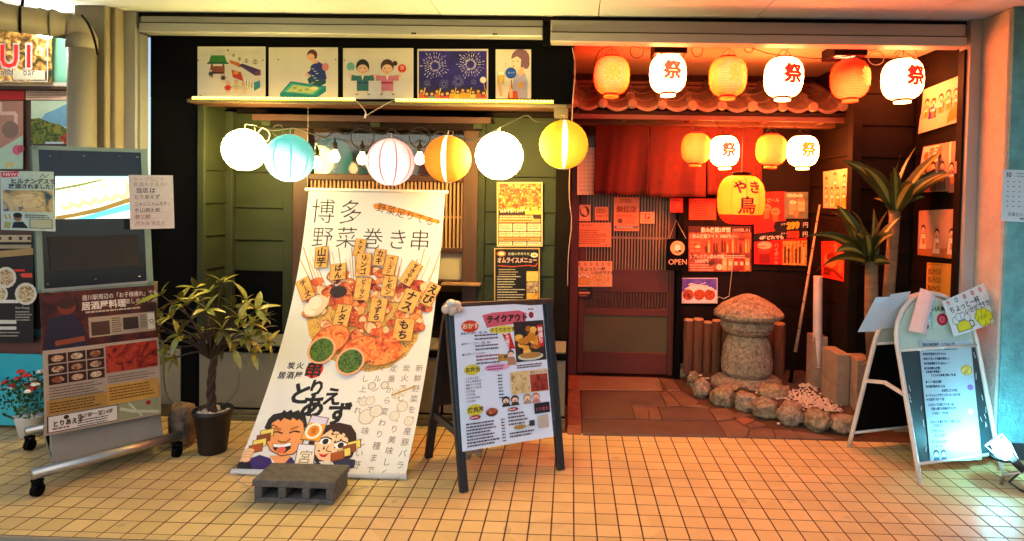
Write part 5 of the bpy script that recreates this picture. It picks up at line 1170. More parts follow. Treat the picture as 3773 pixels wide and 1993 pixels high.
a.rect(.38, .20, .98, .345, '#a89078'); a.rect(.40, .235, .56, .335, '#4a2c20'); a.rect(.68, .225, .82, .315, '#3a241c'); a.rows(.58, .22, .67, 7, .016, .007, '#4a3426'); a.rows(.84, .22, .90, 6, .016, .007, '#4a3426'); a.rect(.91, .21, .975, .33, '#d8ccb8'); a.ell(.943, .27, .022, None, '#403028'); a.ell(.943, .27, .015, None, '#d8ccb8')
for j in range(3):
    for i in range(3): x, y = .04 + i * .155, .43 + j * .075; a.rect(x, y, x + .145, y + .066, '#3a140c'); a.ell(x + .072, y + .034, .05, .022, photo('dish_print%d' % ((i + j) % 3), [['#a85a30', '#d8b088', '#6a2c14'], ['#8a4424', '#e0c8a0', '#5a2010'], ['#b86838', '#7a3418', '#e0b890']][(i + j) % 3], 60))
a.rect(.51, .42, .98, .62, photo('meat_print', ['#3a0a06', '#8a1c10', '#c03c20', '#6a120c'], 28)); a.rows(.04, .665, .48, 5, .02, .008, '#6a5444'); a.rows(.52, .645, .96, 3, .02, .008, '#7a6450'); a.rect(.02, .755, .99, .86, '#b08440'); a.rect(.51, .71, .98, .86, '#c89440'); a.rows(.04, .775, .48, 4, .02, .009, '#4a3010'); a.rows(.53, .73, .96, 5, .022, .009, '#5a3a14')
a.rect(.02, .865, .60, .985, '#2a1c14'); a.rect(.03, .87, .595, .98, '#e8e0d0'); a.text('とりあえず', .06, .905, .045, K0, .04, sq=.8); a.ell(.17, .89, .022, None, '#402018'); a.text('夜17時〜翌24時', .26, .885, .038, '#503820', .02, sq=.8); a.rows(.26, .93, .57, 3, .018, .008, '#403020'); a.rows(.06, .955, .22, 1, .02, .012, '#806040')
a.rect(.605, .865, .985, .985, '#9a9a70'); a.line([(.62, .90), (.75, .94), (.98, .975)], .03, '#c8c8a8'); a.line([(.7, .87), (.82, .985)], .02, '#c8c8a8'); a.ell(.88, .89, .025, None, '#b02018')
a.done('shop_flyer', 'large laminated restaurant flyer with food photos hanging on the display stand')
a = Art(Dq((0, 430), (135, 432), (140, 582), (3, 578), off=.045), '#b4d2cc', curl=lambda u, v: sn * (.01 * math.sin(u * 3.1)), grid=(5, 3))
a.rect(.02, .01, .33, .10, '#c83848', rot=-.09); a.text('NEWS', .05, .02, .07, '#f0d8d8', .02); a.text('ヒルナンデスで', .17, .12, .095, '#203028', .03, sq=.92); a.text('放送されました！', .14, .21, .088, '#203028', .03, sq=.92); a.rect(.04, .32, .96, .68, photo('blue_dish_print', ['#16344c', '#2a5a80', '#c8b888', '#a89868', '#1c4868'], 16)); a.ell(.48, .50, .30, .12, photo('dish_pale_print', ['#a08850', '#d8cca0', '#c0a870'], 50))
a.ell(.29, .78, .075, .07, '#8a6a54'); a.ell(.29, .745, .08, .045, '#181c1c'); a.poly([(.18, .96), (.22, .86), (.38, .85), (.48, .96)], '#18282c'); a.rect(.05, .86, .16, .97, '#a0a868', rot=.2); a.line([(.06, .74), (.1, .82)], .03, '#b0a040'); a.line([(.14, .73), (.16, .81)], .03, '#b0a040'); a.rect(.50, .80, .94, .96, '#4a5a54'); a.rect(.515, .81, .925, .95, '#a8b8a0'); a.rows(.42, .73, .95, 2, .035, .018, '#506058')
a.line([(.72, .10), (.78, .04), (.82, .1), (.9, .05)], .012, '#304038')
a.done('news_notice', 'pale green TV news notice taped to the left of the small screen', 'notice')
a = Art(Dq((323, 440), (435, 441), (439, 574), (328, 577), off=.045), '#dcd0cc')
for k, (t, y, c_) in enumerate((('テープルにて', .04, '#a89890'), ('飲酒をする方へ', .13, '#a89890'), ('当店は', .23, '#2c2828'), ('とりあえず', .36, '#504844'), ('ニャムニャムキチン', .49, '#706864'), ('牛山用太郎', .61, '#5a4c48'), ('参三郎', .73, '#a05848'), ('パトルマミイ', .85, '#905048'))): a.text(t, .10 if k != 2 else .14, y, .085 if k != 2 else .11, c_, .01, sq=1. if len(t) < 8 else .8, wob=.12)
for y in (.45, .57, .69, .81, .94): a.line([(.08, y), (.92, y - .01)], .006, '#c0a8a0')
a.done('handwritten_notice', 'white handwritten sheet taped to the right of the small screen', 'notice')

# ---- flower pot behind the stand
FP = empty('flower_pot', (-3.07, 3.63, 0), 'white pot of red and white flowers by the turquoise bench', 'potted plant')
fc = PZ(78, 1095, 0); fc = V(fc.x, fc.y, 0)
MB().lathe([(.055, 0), (.08, .12), (.085, .125), (.078, .128)], fc, M_white, 18).build('pot', FP, smooth=True)
m = MB(); gm = pm('flower_foliage', (.035, .09, .02), .6, var=.4)
for k in range(420):
    p = fc + V(R(-.11, .11), R(-.11, .11), R(.12, .36)); 
    if (p - fc - V(0, 0, .24)).length > .16: continue
    d = V(R(-1, 1), R(-1, 1), R(-.2, 1)).normalized() * R(.02, .045); s = d.cross(V(R(-1, 1), R(-1, 1), R(-1, 1))).normalized() * .008
    m.add([p, p + d * .5 + s, p + d, p + d * .5 - s], [(0, 1, 2, 3)], gm)
o = m.build('foliage', FP); tag(o, kind='stuff')
for k in range(14):
    p = fc + V(R(-.09, .09), R(-.12, .02), R(.28, .40)); cm = pm('red_petal', (.45, .02, .02), .5) if k % 3 else pm('white_petal', (.75, .7, .62), .5)
    MB().lathe([(.003, -.01), (R(.018, .026), .0), (.014, .012), (.003, .014)], p, cm, 8, jit=.25).build('flower', FP)

# ---- potted tree
PT = V(-1.985, 3.45, 0); TP = empty('potted_tree', PT, 'small braided-trunk tree with yellow-green leaves in a black pot', 'potted plant')
M_pot = pm('black_plastic_pot', (.014, .011, .010), .5, var=.3)
MB().lathe([(.068, 0), (.072, .005), (.096, .215), (.104, .22), (.104, .244), (.097, .244), (.092, .21)], PT, M_pot, 36, cap=True).build('pot', TP, smooth=True)
MB().lathe([(.002, 0), (.092, 0), (.092, .004)], PT + V(0, 0, .207), pm('dark_soil', (.03, .02, .014), .95, bump=.5), 24).build('soil', TP)
M_peb = pm('white_pebble', (.55, .48, .38), .7, var=.2, scale=40)
for k in range(26):
    aa = R(0, 6.28); rr = R(.03, .082); rock('pebble', TP, PT + V(math.cos(aa) * rr, math.sin(aa) * rr, .217 + R(0, .012)), R(.012, .02), R(.01, .018), R(.008, .013), M_peb, k, .3, 1)
M_bark = pm('brown_bark', (.05, .028, .014), .85, var=.4, scale=30, bump=.5, bscale=80)
mtr = MB()
for ph in (0, 2.1, 4.2):
    pts = []; rad = []
    for k in range(26):
        t = k / 25; an = ph + t * 11; q = .013 * (1 - .2 * t)
        pts.append(PT + V(math.cos(an) * q - .012 * math.sin(t * 4), math.sin(an) * q, .20 + t * .375)); rad.append(.0145 - .004 * t)
    mtr.tube(pts, rad, M_bark, 9)
mtr.build('braided_trunk', TP, smooth=True)
# tip positions from the picture, depth spread round the trunk
tips = [(405, 742, -.10), (450, 760, .02), (530, 735, -.05), (560, 712, .05), (620, 755, -.02), (645, 780, -.10), (600, 800, -.16), (520, 780, -.16), (430, 800, -.12), (395, 835, .05), (450, 845, -.16), (375, 868, -.04), (420, 880, -.14), (655, 830, -.04), (675, 862, .04), (620, 850, -.12), (560, 830, -.18), (490, 725, .12), (585, 770, .12), (480, 808, .10), (640, 890, -.06), (590, 880, -.02), (345, 800, .02), (665, 800, .08), (500, 760, -.02), (545, 860, .08), (470, 770, -.08), (610, 820, .02), (400, 800, -.02), (635, 815, -.14), (440, 900, .04), (505, 840, .02)]
LEAF = []
for k, colr in enumerate(((.20, .20, .022), (.32, .27, .03), (.10, .10, .018), (.44, .36, .06))):
    lm = pm('variegated_leaf_%d' % k, colr, .38, var=.35, scale=45, spec=.5)
    vs = []; n_ = 5
    for i in range(n_ + 1):
        t = i / n_; wd = .18 * math.sin(math.pi * min(1, t * .93 + .04)) ** .8 * (1 - .25 * t); dz = -.28 * t * t
        vs += [(t, -wd, dz + wd * .35), (t, 0, dz), (t, wd, dz + wd * .35)]
    fs = []
    for i in range(n_): b = i * 3; fs += [(b, b + 1, b + 4, b + 3), (b + 1, b + 2, b + 5, b + 4)]
    me = bpy.data.meshes.new('leaf'); me.from_pydata([Vector(v) for v in vs], [], fs); me.materials.append(lm); me.polygons.foreach_set('use_smooth', [True] * len(fs)); LEAF.append(me)
crown = PT + V(-.01, 0, .575); nleaf = 0
for i, (x, y, dy) in enumerate(tips):
    tip = PY(x, y, PT.y + dy); mid = crown.lerp(tip, .5) + V(R(-.02, .02), R(-.02, .02), R(.0, .06))
    MB().tube([crown - V(0, 0, .05), crown.lerp(mid, .6), mid, tip], [.0085, .007, .0055, .003], M_bark, 6).build('branch', TP, smooth=True)
    out = (tip - crown).normalized()
    k_ = 6
    for j in range(k_):
        an = j * 6.283 / k_ + R(-.3, .3); ax = out.cross(V(0, 0, 1)).normalized() if abs(out.z) < .95 else V(1, 0, 0); ay = ax.cross(out)
        d = (out * R(.1, .8) + ax * math.cos(an) + ay * math.sin(an) + V(0, -.15, R(-.15, .35))).normalized()
        L = R(.06, .125); side = d.cross(V(0, 0, 1)).normalized(); up = side.cross(d)
        M4 = Matrix(((d.x, side.x, up.x, 0), (d.y, side.y, up.y, 0), (d.z, side.z, up.z, 0), (0, 0, 0, 1)))
        o = bpy.data.objects.new('leaf', LEAF[random.choice((0, 0, 1, 1, 2, 3) if dy < .05 else (0, 2, 2, 1))]); link(o, TP, tip)
        o.matrix_basis = Matrix.Translation(tip - PT) @ Matrix.Rotation(R(-.5, .5), 4, d) @ M4 @ Matrix.Diagonal((L, L, L, 1))
hz = MB().tube(curve([(578, 850), (592, 905), (602, 945), (590, 990), (555, 1020), (500, 1034), (450, 1022), (418, 985), (412, 930), (415, 890)], 3.55), .005, pm('grey_hose', (.16, .14, .11), .5), 8).build('plant_tie_wire', smooth=True); tag(hz, 'thin grey hose looped around the potted tree', 'hose')
rk = rock('brown_rock', None, PZ(445, 1128, 0) + V(-.0, .06, .115), .058, .065, .115, pm('brown_rock_mat', (.20, .13, .08), .9, var=.5, scale=18, bump=.8, dirt=.6), 4, .22, 4, flat=-.95, sq=.45); tag(rk, 'rough brown broken block wedged between stand and black pot', 'rock')

# ---- hanging food banner
bT, bB = (3.95, 1.482), (3.185, .012); P1 = (3.825, .60)
def bez(t): return (((1 - t) ** 2) * bT[0] + 2 * t * (1 - t) * P1[0] + t * t * bB[0], ((1 - t) ** 2) * bT[1] + 2 * t * (1 - t) * P1[1] + t * t * bB[1])
def bcurl(u, v):
    y, z = bez(v); return V(0, y - (bT[0] + (bB[0] - bT[0]) * v) + .006 * math.sin(u * 5 + v * 4) * (v * (1 - v) * 4), z - (bT[1] + (bB[1] - bT[1]) * v))
BN = empty('food_banner', (-1.25, 3.5, 0), 'tall cream banner of skewers hanging slanted in front of the window', 'banner')
a = Art([(-1.662, bT[0], bT[1]), (-.794, bT[0], bT[1]), (-.826, bB[0], bB[1]), (-1.712, bB[0], bB[1])], pm('banner_vinyl', (.82, .77, .68), .32, var=.04, scale=3, spec=.5), t=.0012, curl=bcurl, grid=(8, 40))
a.STEP = .000032
def bd(x, y):
    v = 0.
    for _ in range(30):
        pl, pr = proj(a.at(0, v)), proj(a.at(1, v)); yy = (pl[1] + pr[1]) / 2; v += (y - yy) / 760; v = max(-.02, min(1.02, v))
    u = (x - pl[0]) / (pr[0] - pl[0]); yl = pl[1] + (pr[1] - pl[1]) * u
    return u, v + (y - yl) / 720
def bA(x, y): return bd((850 + x / 2.269) / KD, (650 + y / 2.269) / KD)
def bB_(x, y): return bd((850 + x / 1.7167) / KD, (1200 + y / 1.7167) / KD)
def btext(ch, x, y, s, f=bA, c=K0, bold=-.008, **k): u, v = f(x, y); a.text(ch, u, v, s, c, bold, **k)
for ch, x, y in (('博', 683, 182), ('多', 913, 190)): btext(ch, x, y, .096, c='#3a2a1c')
for ch, x, y in (('野', 690, 415), ('菜', 890, 418), ('巻', 1108, 425), ('き', 1318, 432), ('串', 1500, 438)): btext(ch, x, y, .084, c='#3a2a1c')
a.poly([bA(*p) for p in ((1190, 240), (1215, 225), (1300, 235), (1560, 305), (1740, 365), (1752, 395), (1690, 385), (1500, 330), (1300, 285), (1205, 272))], '#e08a20')
u, v = bA(1238, 212); a.text('野菜足りてる？', u, v, .036, '#5a2a10', 0., rot=.235, gap=1.08)
# basket and skewers
a.poly([bB_(*p) for p in ((485, -40), (500, 60), (560, 150), (650, 215), (760, 270), (880, 290), (1000, 265), (1110, 190), (1180, 90), (1205, -20), (1215, -60), (1180, -200), (520, -200))], photo('basket_print', ['#a86a20', '#d89838', '#e8b858', '#8a5018'], 60))
rg = random.Random(3)
for k in range(30):
    x = rg.uniform(640, 1660); y = 1000 - abs(x - 1150) * .2; u0, v0 = bA(x, y); u1, v1 = bA(x + (x - 1150) * .22, rg.uniform(590, 760)); a.line([(u0, v0), (u1, v1)], .007, rg.choice(['#c89a58', '#b88a48', '#dab878'])); a.d -= a.STEP
a.d += a.STEP
FOOD = [photo('food_a', ['#981c04', '#d04a0c', '#e87a28', '#f0b070'], 34), photo('food_b', ['#c83808', '#e86820', '#f09848', '#b02806'], 30), photo('food_c', ['#e0a060', '#f0cc98', '#d07028', '#e8b070'], 26), photo('food_d', ['#5a1004', '#a83008', '#d86018', '#801c04'], 40)]
blobs = []
for k in range(105):
    x = rg.uniform(640, 1650); y = rg.uniform(780, 1380)
    if ((x - 1140) / 520) ** 2 + ((y - 1080) / 330) ** 2 > 1: continue
    blobs.append((y, x))
for y, x in sorted(blobs):
    u, v = bA(x, y); ro = rg.uniform(-.8, .8); r_ = rg.uniform(.035, .062); m_ = rg.choice(FOOD)
    a.ell(u, v, r_ * 1.06, r_ * .62 / a.asp * 1.1, '#9a3414', 14, rot=ro); a.ell(u, v, r_, r_ * .6 / a.asp, m_, 14, rot=ro); a.ell(u + r_ * .55 * math.cos(ro), v + r_ * .55 * math.sin(ro) / a.asp, r_ * .42, r_ * .52 / a.asp, rg.choice(['#f0c088', '#e07030', '#d84c14', '#e89850', '#7a1c08']), 10, rot=ro)
u, v = bA(910, 965); a.ell(u, v, .062, .022, '#2a100a')
u, v = bA(760, 1060); 
for x, y in ((700, 1110), (740, 1060)): u, v = bA(x, y); a.ell(u, v, .07, .030, '#e8c8a0'); a.ell(u - .02, v, .045, .024, '#f4e0c4')
for x, y, w_, h_, ro, t in ((1085, 600, 96, 150, .08, 'トマト'), (765, 680, 112, 185, -.10, '山芋'), (905, 800, 140, 140, -.12, 'ばん'), (1250, 680, 100, 140, .08, 'カキ'), (1340, 745, 105, 170, .14, 'ベーコン'), (1118, 742, 130, 200, -.06, 'リンゴ'), (1512, 815, 110, 210, .48, 'すきやき'), (632, 945, 115, 195, -.52, 'チーズ'), (1112, 945, 135, 195, .0, 'ピーマン'), (1332, 920, 120, 175, .06, 'レモン'), (1500, 1045, 140, 200, .30, 'ナス'), (1672, 990, 105, 200, .40, 'えび'), (942, 1180, 130, 220, .06, 'レタス'), (1240, 1118, 140, 205, .03, 'うずら'), (1450, 1285, 165, 190, .02, 'もち')):
    u0, v0 = bA(x - w_ / 2, y - h_ / 2); u1, v1 = bA(x + w_ / 2, y + h_ / 2); cu, cv = bA(x, y); hw, hh_ = w_ / 2.269 / KD / 385 / 1., h_ / 2.269 / KD / 720
    a.rect(cu - hw / 2 - .004, cv - hh_ / 2 - .001, cu + hw / 2 + .004, cv + hh_ / 2 + .001, '#8a5018', rot=ro); a.rect(cu - hw / 2, cv - hh_ / 2, cu + hw / 2, cv + hh_ / 2, photo('tag_wood_print', ['#d8963c', '#e8ae54', '#c8842c'], 30), rot=ro)
    s_ = min(.040, hh_ / len(t) * .92); W_ = s_ * a.asp
    # vertical lettering along the tilted tag
    for i, ch in enumerate(t):
        off = (i - (len(t) - 1) / 2) * s_; ou = -math.sin(ro) * off * a.asp; ov = math.cos(ro) * off
        X0, Y0 = -W_ / 2, -s_ * .5 * a.asp; a.text(ch if ch != 'ー' else '｜', cu + ou + X0 * math.cos(ro) - Y0 * math.sin(ro), cv + ov + (X0 * math.sin(ro) + Y0 * math.cos(ro)) / a.asp, s_, '#2a140a', .035, rot=ro)
    a.d += a.STEP
for x, y, r_ in ((600, 130, 1.25), (780, 200, 1.25)):
    u, v = bB_(x + 40, y - 40); a.ell(u, v, .135, .052, '#c04818', 18, rot=-.5); a.ell(u, v, .128, .048, FOOD[1], 18, rot=-.5)
    u, v = bB_(x - 15, y + 25); a.ell(u, v, .095, .050, '#f0a878', 18); a.ell(u, v, .080, .043, photo('greens_print', ['#0e1c04', '#2c4a0c', '#5a7a1c', '#16280a'], 90), 18)
u, v = bB_(990, 185); a.ell(u, v, .12, .032, FOOD[1], 16, rot=-.4); u, v = bB_(1000, 120); a.ell(u, v, .09, .03, FOOD[0], 16, rot=.3)
# shop name
a.d = .0007
btext('炭', 372, 228, .026, bB_, bold=.02); btext('火', 428, 228, .026, bB_, bold=.02); btext('居', 312, 288, .027, bB_, bold=.02); btext('酒', 365, 288, .027, bB_, bold=.02); btext('屋', 418, 288, .027, bB_, bold=.02)
u, v = bB_(536, 275); a.ell(u, v, .058, None, '#d01c10', 22); btext('串', 490, 222, .062, bB_, bold=.032)
for ch, x, y, s in (('と', 395, 355, .078), ('り', 508, 335, .062), ('あ', 468, 430, .083), ('え', 605, 385, .066), ('ず', 632, 478, .083)): btext(ch, x, y, s, bB_, c='#140e0a', bold=.034, wob=.06)
# column text
for t, x, y, f in (('新鮮野菜を国産豚バラ肉で巻き', 1172, 245, 1.03), ('炭火でじっくり美味しく焼き上げ', 1092, 245, 1.0), ('定番から変わり種まで', 1012, 245, 1.08), ('ヘルシーで美味しい野菜巻き串', 925, 245, 1.03), ('召し上がれ', 850, 245, 1.05)):
    u, v = bB_(x, y); a.text(t.replace('ー', '｜'), u, v, .0265, '#8a7458', 0., vert=True, gap=1.52 * f * .86)
for x, y in ((895, 380), (975, 375)): u, v = bB_(x, y); a.ell(u, v, .026, None, '#9a8a6a'); a.ell(u, v, .021, None, '#e6dcc8')
for x, y, r_ in ((1045, 435, .03), (1085, 415, .024), (1085, 510, .035), (1035, 570, .032), (860, 575, .05), (920, 540, .04), (845, 480, .03), (885, 475, .03), (1125, 605, .03)): u, v = bB_(x, y); a.ell(u, v, r_, None, '#b8a078'); a.ell(u, v, r_ * .9, None, '#e6dcc8')
u0, v0 = bB_(1020, 440); u1, v1 = bB_(1160, 385); a.line([(u0, v0), (u1, v1)], .012, '#c09048')
# the two cartoon faces
F = lambda *p: [bB_(*q) for q in p]
a.poly(F((45, 905), (75, 860), (190, 815), (300, 850), (390, 830), (440, 900), (420, 935), (180, 930)), '#3a2462'); a.poly(F((40, 912), (60, 860), (120, 850), (150, 905)), '#1c1a24')
a.poly(F((250, 820), (285, 880), (330, 890), (390, 820)), '#f0a060'); a.poly(F((255, 825), (300, 885), (350, 880), (330, 910), (280, 900)), '#f4e8d8')
u, v = bB_(355, 690); a.poly(F((232, 640), (262, 580), (320, 555), (420, 560), (470, 610), (478, 690), (455, 770), (400, 815), (320, 825), (255, 790), (225, 720)), '#6a3818'); a.poly(F((238, 645), (266, 588), (322, 562), (416, 566), (464, 614), (471, 690), (449, 765), (397, 808), (322, 818), (260, 785), (232, 720)), '#f09a54')
a.poly(F((220, 645), (245, 590), (275, 560), (330, 548), (345, 530), (362, 545), (390, 528), (400, 545), (440, 530), (445, 550), (480, 570), (492, 640), (470, 645), (462, 600), (440, 585), (430, 600), (400, 580), (385, 598), (345, 582), (320, 605), (310, 590), (268, 615), (262, 650), (240, 660)), '#241a16')
a.line(F((262, 655), (272, 625), (305, 640)), .006, '#8a4818'); a.line(F((285, 645), (325, 658)), .016, '#c06a30'); a.line(F((385, 655), (435, 636)), .016, '#c06a30'); a.line(F((272, 676), (300, 668), (335, 680)), .009, K0); a.line(F((375, 678), (410, 665), (445, 672)), .009, K0); a.line(F((305, 725), (325, 735), (355, 735), (385, 715)), .008, '#8a4818')
a.poly(F((272, 745), (330, 748), (390, 735), (385, 775), (350, 803), (305, 805), (278, 780)), '#2a0e0a'); a.poly(F((275, 747), (330, 750), (388, 738), (385, 756), (330, 770), (280, 765)), '#f8f4ec'); u, v = bB_(325, 785); a.ell(u, v, .030, .010, '#e06848')
for x, y, c_ in ((237, 680, '#e8d060'), (215, 710, '#8a4018'), (190, 742, '#e8d060'), (165, 775, '#a8501c')): u, v = bB_(x, y); a.rect(u - .042, v - .014, u + .042, v + .014, '#6a4010', rot=-.25); a.rect(u - .037, v - .012, u + .037, v + .012, c_, rot=-.25)
for k in range(4): u, v = bB_(128 - k * 8, 790 + k * 18); a.ell(u, v, .030, .009, '#c07838'); a.ell(u, v, .027, .0075, '#f4c08c')
a.poly(F((495, 740), (530, 690), (600, 630), (690, 612), (765, 630), (795, 680), (798, 750), (770, 830), (690, 885), (560, 890), (520, 830)), '#33180e'); a.poly(F((535, 740), (570, 690), (640, 655), (720, 680), (745, 720), (735, 790), (690, 840), (610, 862), (560, 845), (530, 800)), '#f8c896'); a.poly(F((545, 700), (600, 635), (690, 618), (760, 650), (760, 690), (735, 700), (715, 670), (700, 690), (675, 660), (655, 678), (640, 655), (590, 690)), '#33180e')
a.poly(F((600, 862), (700, 835), (790, 850), (780, 900), (640, 940), (500, 935), (440, 880)), '#2c2a4c'); a.poly(F((560, 860), (640, 855), (660, 885), (600, 900)), '#f0e8dc')
for x, y in ((600, 730), (695, 755)): u, v = bB_(x, y); a.ell(u, v, .036, .011, '#fffaf0'); a.ell(u + .004, v + .001, .019, .0095, '#2a1408'); a.line([(u - .038, v - .006), (u, v - .014), (u + .036, v - .007)], .008, '#2a1408')
a.line(F((622, 760), (605, 790), (640, 800)), .006, '#8a4818'); a.poly(F((560, 808), (590, 816), (628, 805), (600, 832), (575, 830)), '#cc2010'); a.line(F((640, 690), (690, 685)), .006, '#8a5a38')
for x, y, c_ in ((782, 755, '#e8d060'), (752, 780, '#8a4018'), (720, 805, '#e8d060'), (678, 825, '#a8501c')): u, v = bB_(x, y); a.rect(u - .04, v - .014, u + .04, v + .014, '#6a4010', rot=-.3); a.rect(u - .035, v - .012, u + .035, v + .012, c_, rot=-.3)
a.poly(F((518, 562), (628, 582), (568, 735), (444, 720)), '#7a5a4a'); a.poly(F((523, 568), (620, 586), (565, 730), (450, 714)), '#d8cce0'); a.poly(F((506, 610), (608, 625), (565, 730), (450, 714)), '#f0a020'); u, v = bB_(530, 665); a.ell(u, v, .052, .026, '#f8ecd0', rot=-.2); a.ell(u, v, .036, .019, '#e88810', rot=-.2); a.text('金', u - .02, v - .012, .022, '#8a3c08')
a.poly(F((432, 745), (542, 752), (530, 890), (405, 880)), '#7a6a6a'); a.poly(F((438, 750), (536, 757), (524, 884), (411, 875)), '#e8e4e4'); a.poly(F((432, 790), (533, 796), (524, 884), (411, 875)), '#f4ead0'); u, v = bB_(470, 825); a.text('宮', u - .035, v - .02, .045, '#a08040')
a.line(F((590, 870), (640, 865), (600, 905), (650, 895)), .008, '#e0d4c0')
bn = a.mb.build('printed_sheet', BN, smooth=False)
MB().tube([(-1.685, 3.955, 1.484), (-.775, 3.955, 1.484)], .0115, M_white, 12).build('top_rod', BN, smooth=True)
MB().tube([(-1.725, 3.172, .016), (-.815, 3.172, .016)], .014, M_white, 12).build('bottom_rod', BN, smooth=True)
MB().tube([(-1.672, 3.955, 1.492), PY(775, 250, 3.95)], .0018, M_cord, 5).tube([(-.79, 3.955, 1.492), PY(1132, 440, 3.97), PY(1140, 330, 4.08)], .0018, M_cord, 5).build('hanging_cord', BN)
bl_ = PZ(640, 1262, .0)
MB().tube([(-1.71, 3.172, .016), (-1.66, 3.10, .004), bl_ + V(.03, .05, .004)], .0028, M_cord, 5).tube([(-.825, 3.172, .018), (-.96, 3.09, .004), (-1.12, 2.99, .004)], .002, M_cord, 5).tube(curve([(530, 1192), (540, 1205), (560, 1200), (575, 1192), (590, 1200), (598, 1188)], 3.17), .003, M_cord, 5).build('tie_cord', BN)
# concrete block weighing the banner
M_blk = pm('grey_concrete_block', (.12, .108, .09), .92, var=.35, scale=30, bump=.6, bscale=150, dirt=.2)
CB = empty('concrete_block', (-1.27, 2.97, 0), 'grey hollow concrete block lying on the banner foot', 'concrete block')
x0, y0 = -1.462, 2.882; W_, Dp, Hh = .378, .195, .10
m = MB()
m.box(x0 - .008, x0 + W_ + .008, y0 - .004, y0 + Dp, .078, .112, M_blk).box(x0, x0 + W_, y0, y0 + Dp, .004, .026, M_blk)
for k in range(4): xx = x0 + k * (W_ - .038) / 3; m.box(xx, xx + .038, y0 + .001, y0 + Dp - .001, .026, .078, M_blk)
m.build('block_body', CB, bevel=.006, seg=2)
B('core_shade_sheet', CB, x0 + .01, x0 + W_ - .01, y0 + .165, y0 + Dp - .006, .027, .077, M_black, 0)  # black sheet stands in for the shade inside the hollow cores

# ---- takeaway A-board
FL, FR, AL_, AR, BL, BR_ = V(-.501, 3.058, 0), V(-.029, 3.348, 0), V(-.632, 3.26, .884), V(-.121, 3.55, .874), V(-.768, 3.46, 0), V(-.296, 3.75, 0)
AB = empty('a_board', (-.4, 3.4, 0), 'black wooden A-board with the takeaway menu in front of the entry post', 'sign')
M_blkw = pm('black_painted_wood', (.012, .011, .011), .45, var=.4, scale=20, bump=.1)
for p, q, nm in ((FL, AL_, 'front_leg'), (FR, AR, 'front_leg'), (BL, AL_, 'rear_leg'), (BR_, AR, 'rear_leg')): MB().bar(p, q, .042, .03, M_blkw, up=(.523, -.852, 0)).build(nm, AB, bevel=.003, seg=1)
bn_ = (AL_ - FL).cross(FR - FL).normalized(); bn_ = -bn_ if bn_.y > 0 else bn_
def A__(x, y, off=0.): return PP(x, y, FL + bn_ * off, bn_)
def Aq(*p, off=0.): return [A__(x, y, off) for x, y in p]
slab(Aq((1128, 770), (1381, 758), (1398, 1096), (1156, 1134), off=.018), .012, pm('dark_teal_case', (.012, .03, .036), .25, var=.3, spec=.5)).build('board_case', AB, bevel=.002, seg=1)
MB().bar(AL_ + V(-.02, -.012, .0), AR + V(.02, .012, 0), .03, .03, M_brown).build('top_bar', AB)
MB().bar(FL.lerp(AL_, .30), BL.lerp(AL_, .30), .02, .035, M_blkw).build('side_stay', AB); MB().bar(FR.lerp(AR, .30), BR_.lerp(AR, .30), .02, .035, M_blkw).build('side_stay', AB); MB().bar(BL.lerp(AL_, .25), BR_.lerp(AR, .25), .03, .02, M_blkw).build('rear_stretcher', AB)
slab([BL.lerp(AL_, .93), BR_.lerp(AR, .93), BR_.lerp(AR, .35), BL.lerp(AL_, .35)], .008, M_blkw).build('rear_panel', AB)
a = Art(Aq((1141, 773), (1364, 761), (1392, 1098), (1163, 1136), off=.024), pm('blue_lit_menu_paper', (.70, .82, .94), .4, var=.04), curl=lambda u, v: bn_ * (.012 * max(0, v - .8) * 5 * (v - .8)), grid=(3, 10))  # bluish street light is put into the paper colour
a.poly([(.30, .07), (.42, .055), (.72, .05), (.80, .075), (.78, .155), (.68, .15), (.50, .155), (.34, .165)], '#c85868'); a.text('テイクアウト', .345, .075, .058, '#2a1414', .06, sq=.98)
a.ell(.16, .145, .095, .045, '#c83818'); a.text('おかず', .075, .12, .045, '#f0d0a0', .03); a.ell(.52, .185, .16, .028, '#d8d040'); a.text('夕食のおかずに', .375, .168, .036, '#403010', .02, sq=.95); a.ell(.855, .09, .03, .025, '#8a2030'); a.rows(.82, .04, .9, 1, .1, .01, '#806070')
a.rect(.64, .135, .995, .435, photo('dark_dish_print', ['#141008', '#2a1c10', '#4a3418'], 20))
for k in range(26): a.ell(R(.68, .95), R(.18, .38), R(.03, .055), R(.014, .026), random.choice(['#e0a028', '#c88018', '#f0bc48', '#a86010']), 9)
a.ell(.81, .40, .15, .03, '#c8d0b8', 14); a.ell(.81, .393, .13, .022, '#b08030', 14)
a.poly([(.50, .215), (.545, .225), (.59, .21), (.64, .335), (.60, .33), (.575, .345)], '#c01818'); a.text('大盛り', .535, .225, .034, '#f4e8e0', .03, vert=True); a.rect(.91, .17, .975, .33, '#c81818'); a.text('特盛り', .917, .185, .042, '#f4e8e0', .03, vert=True)
a.ell(.585, .36, .035, .022, '#6a4030'); a.ell(.585, .37, .028, .016, '#f0c8a8'); a.poly([(.535, .45), (.55, .39), (.62, .39), (.64, .45)], '#a87858')
for y, t in ((.185, '◆鶏のから揚げ　4個…580'), (.260, '◆ポテト・フライ　2個…480'), (.335, '◆えびガーリックバター')): a.text(t, .055, y, .019, '#38404a', .01, sq=.9)
for y in (.21, .235, .285, .31, .36, .385, .41): a.rows(.20, y, .46, 1, .03, .011, random.choice(['#38404a', '#5a5058', '#904040']), .95, int(y * 900))
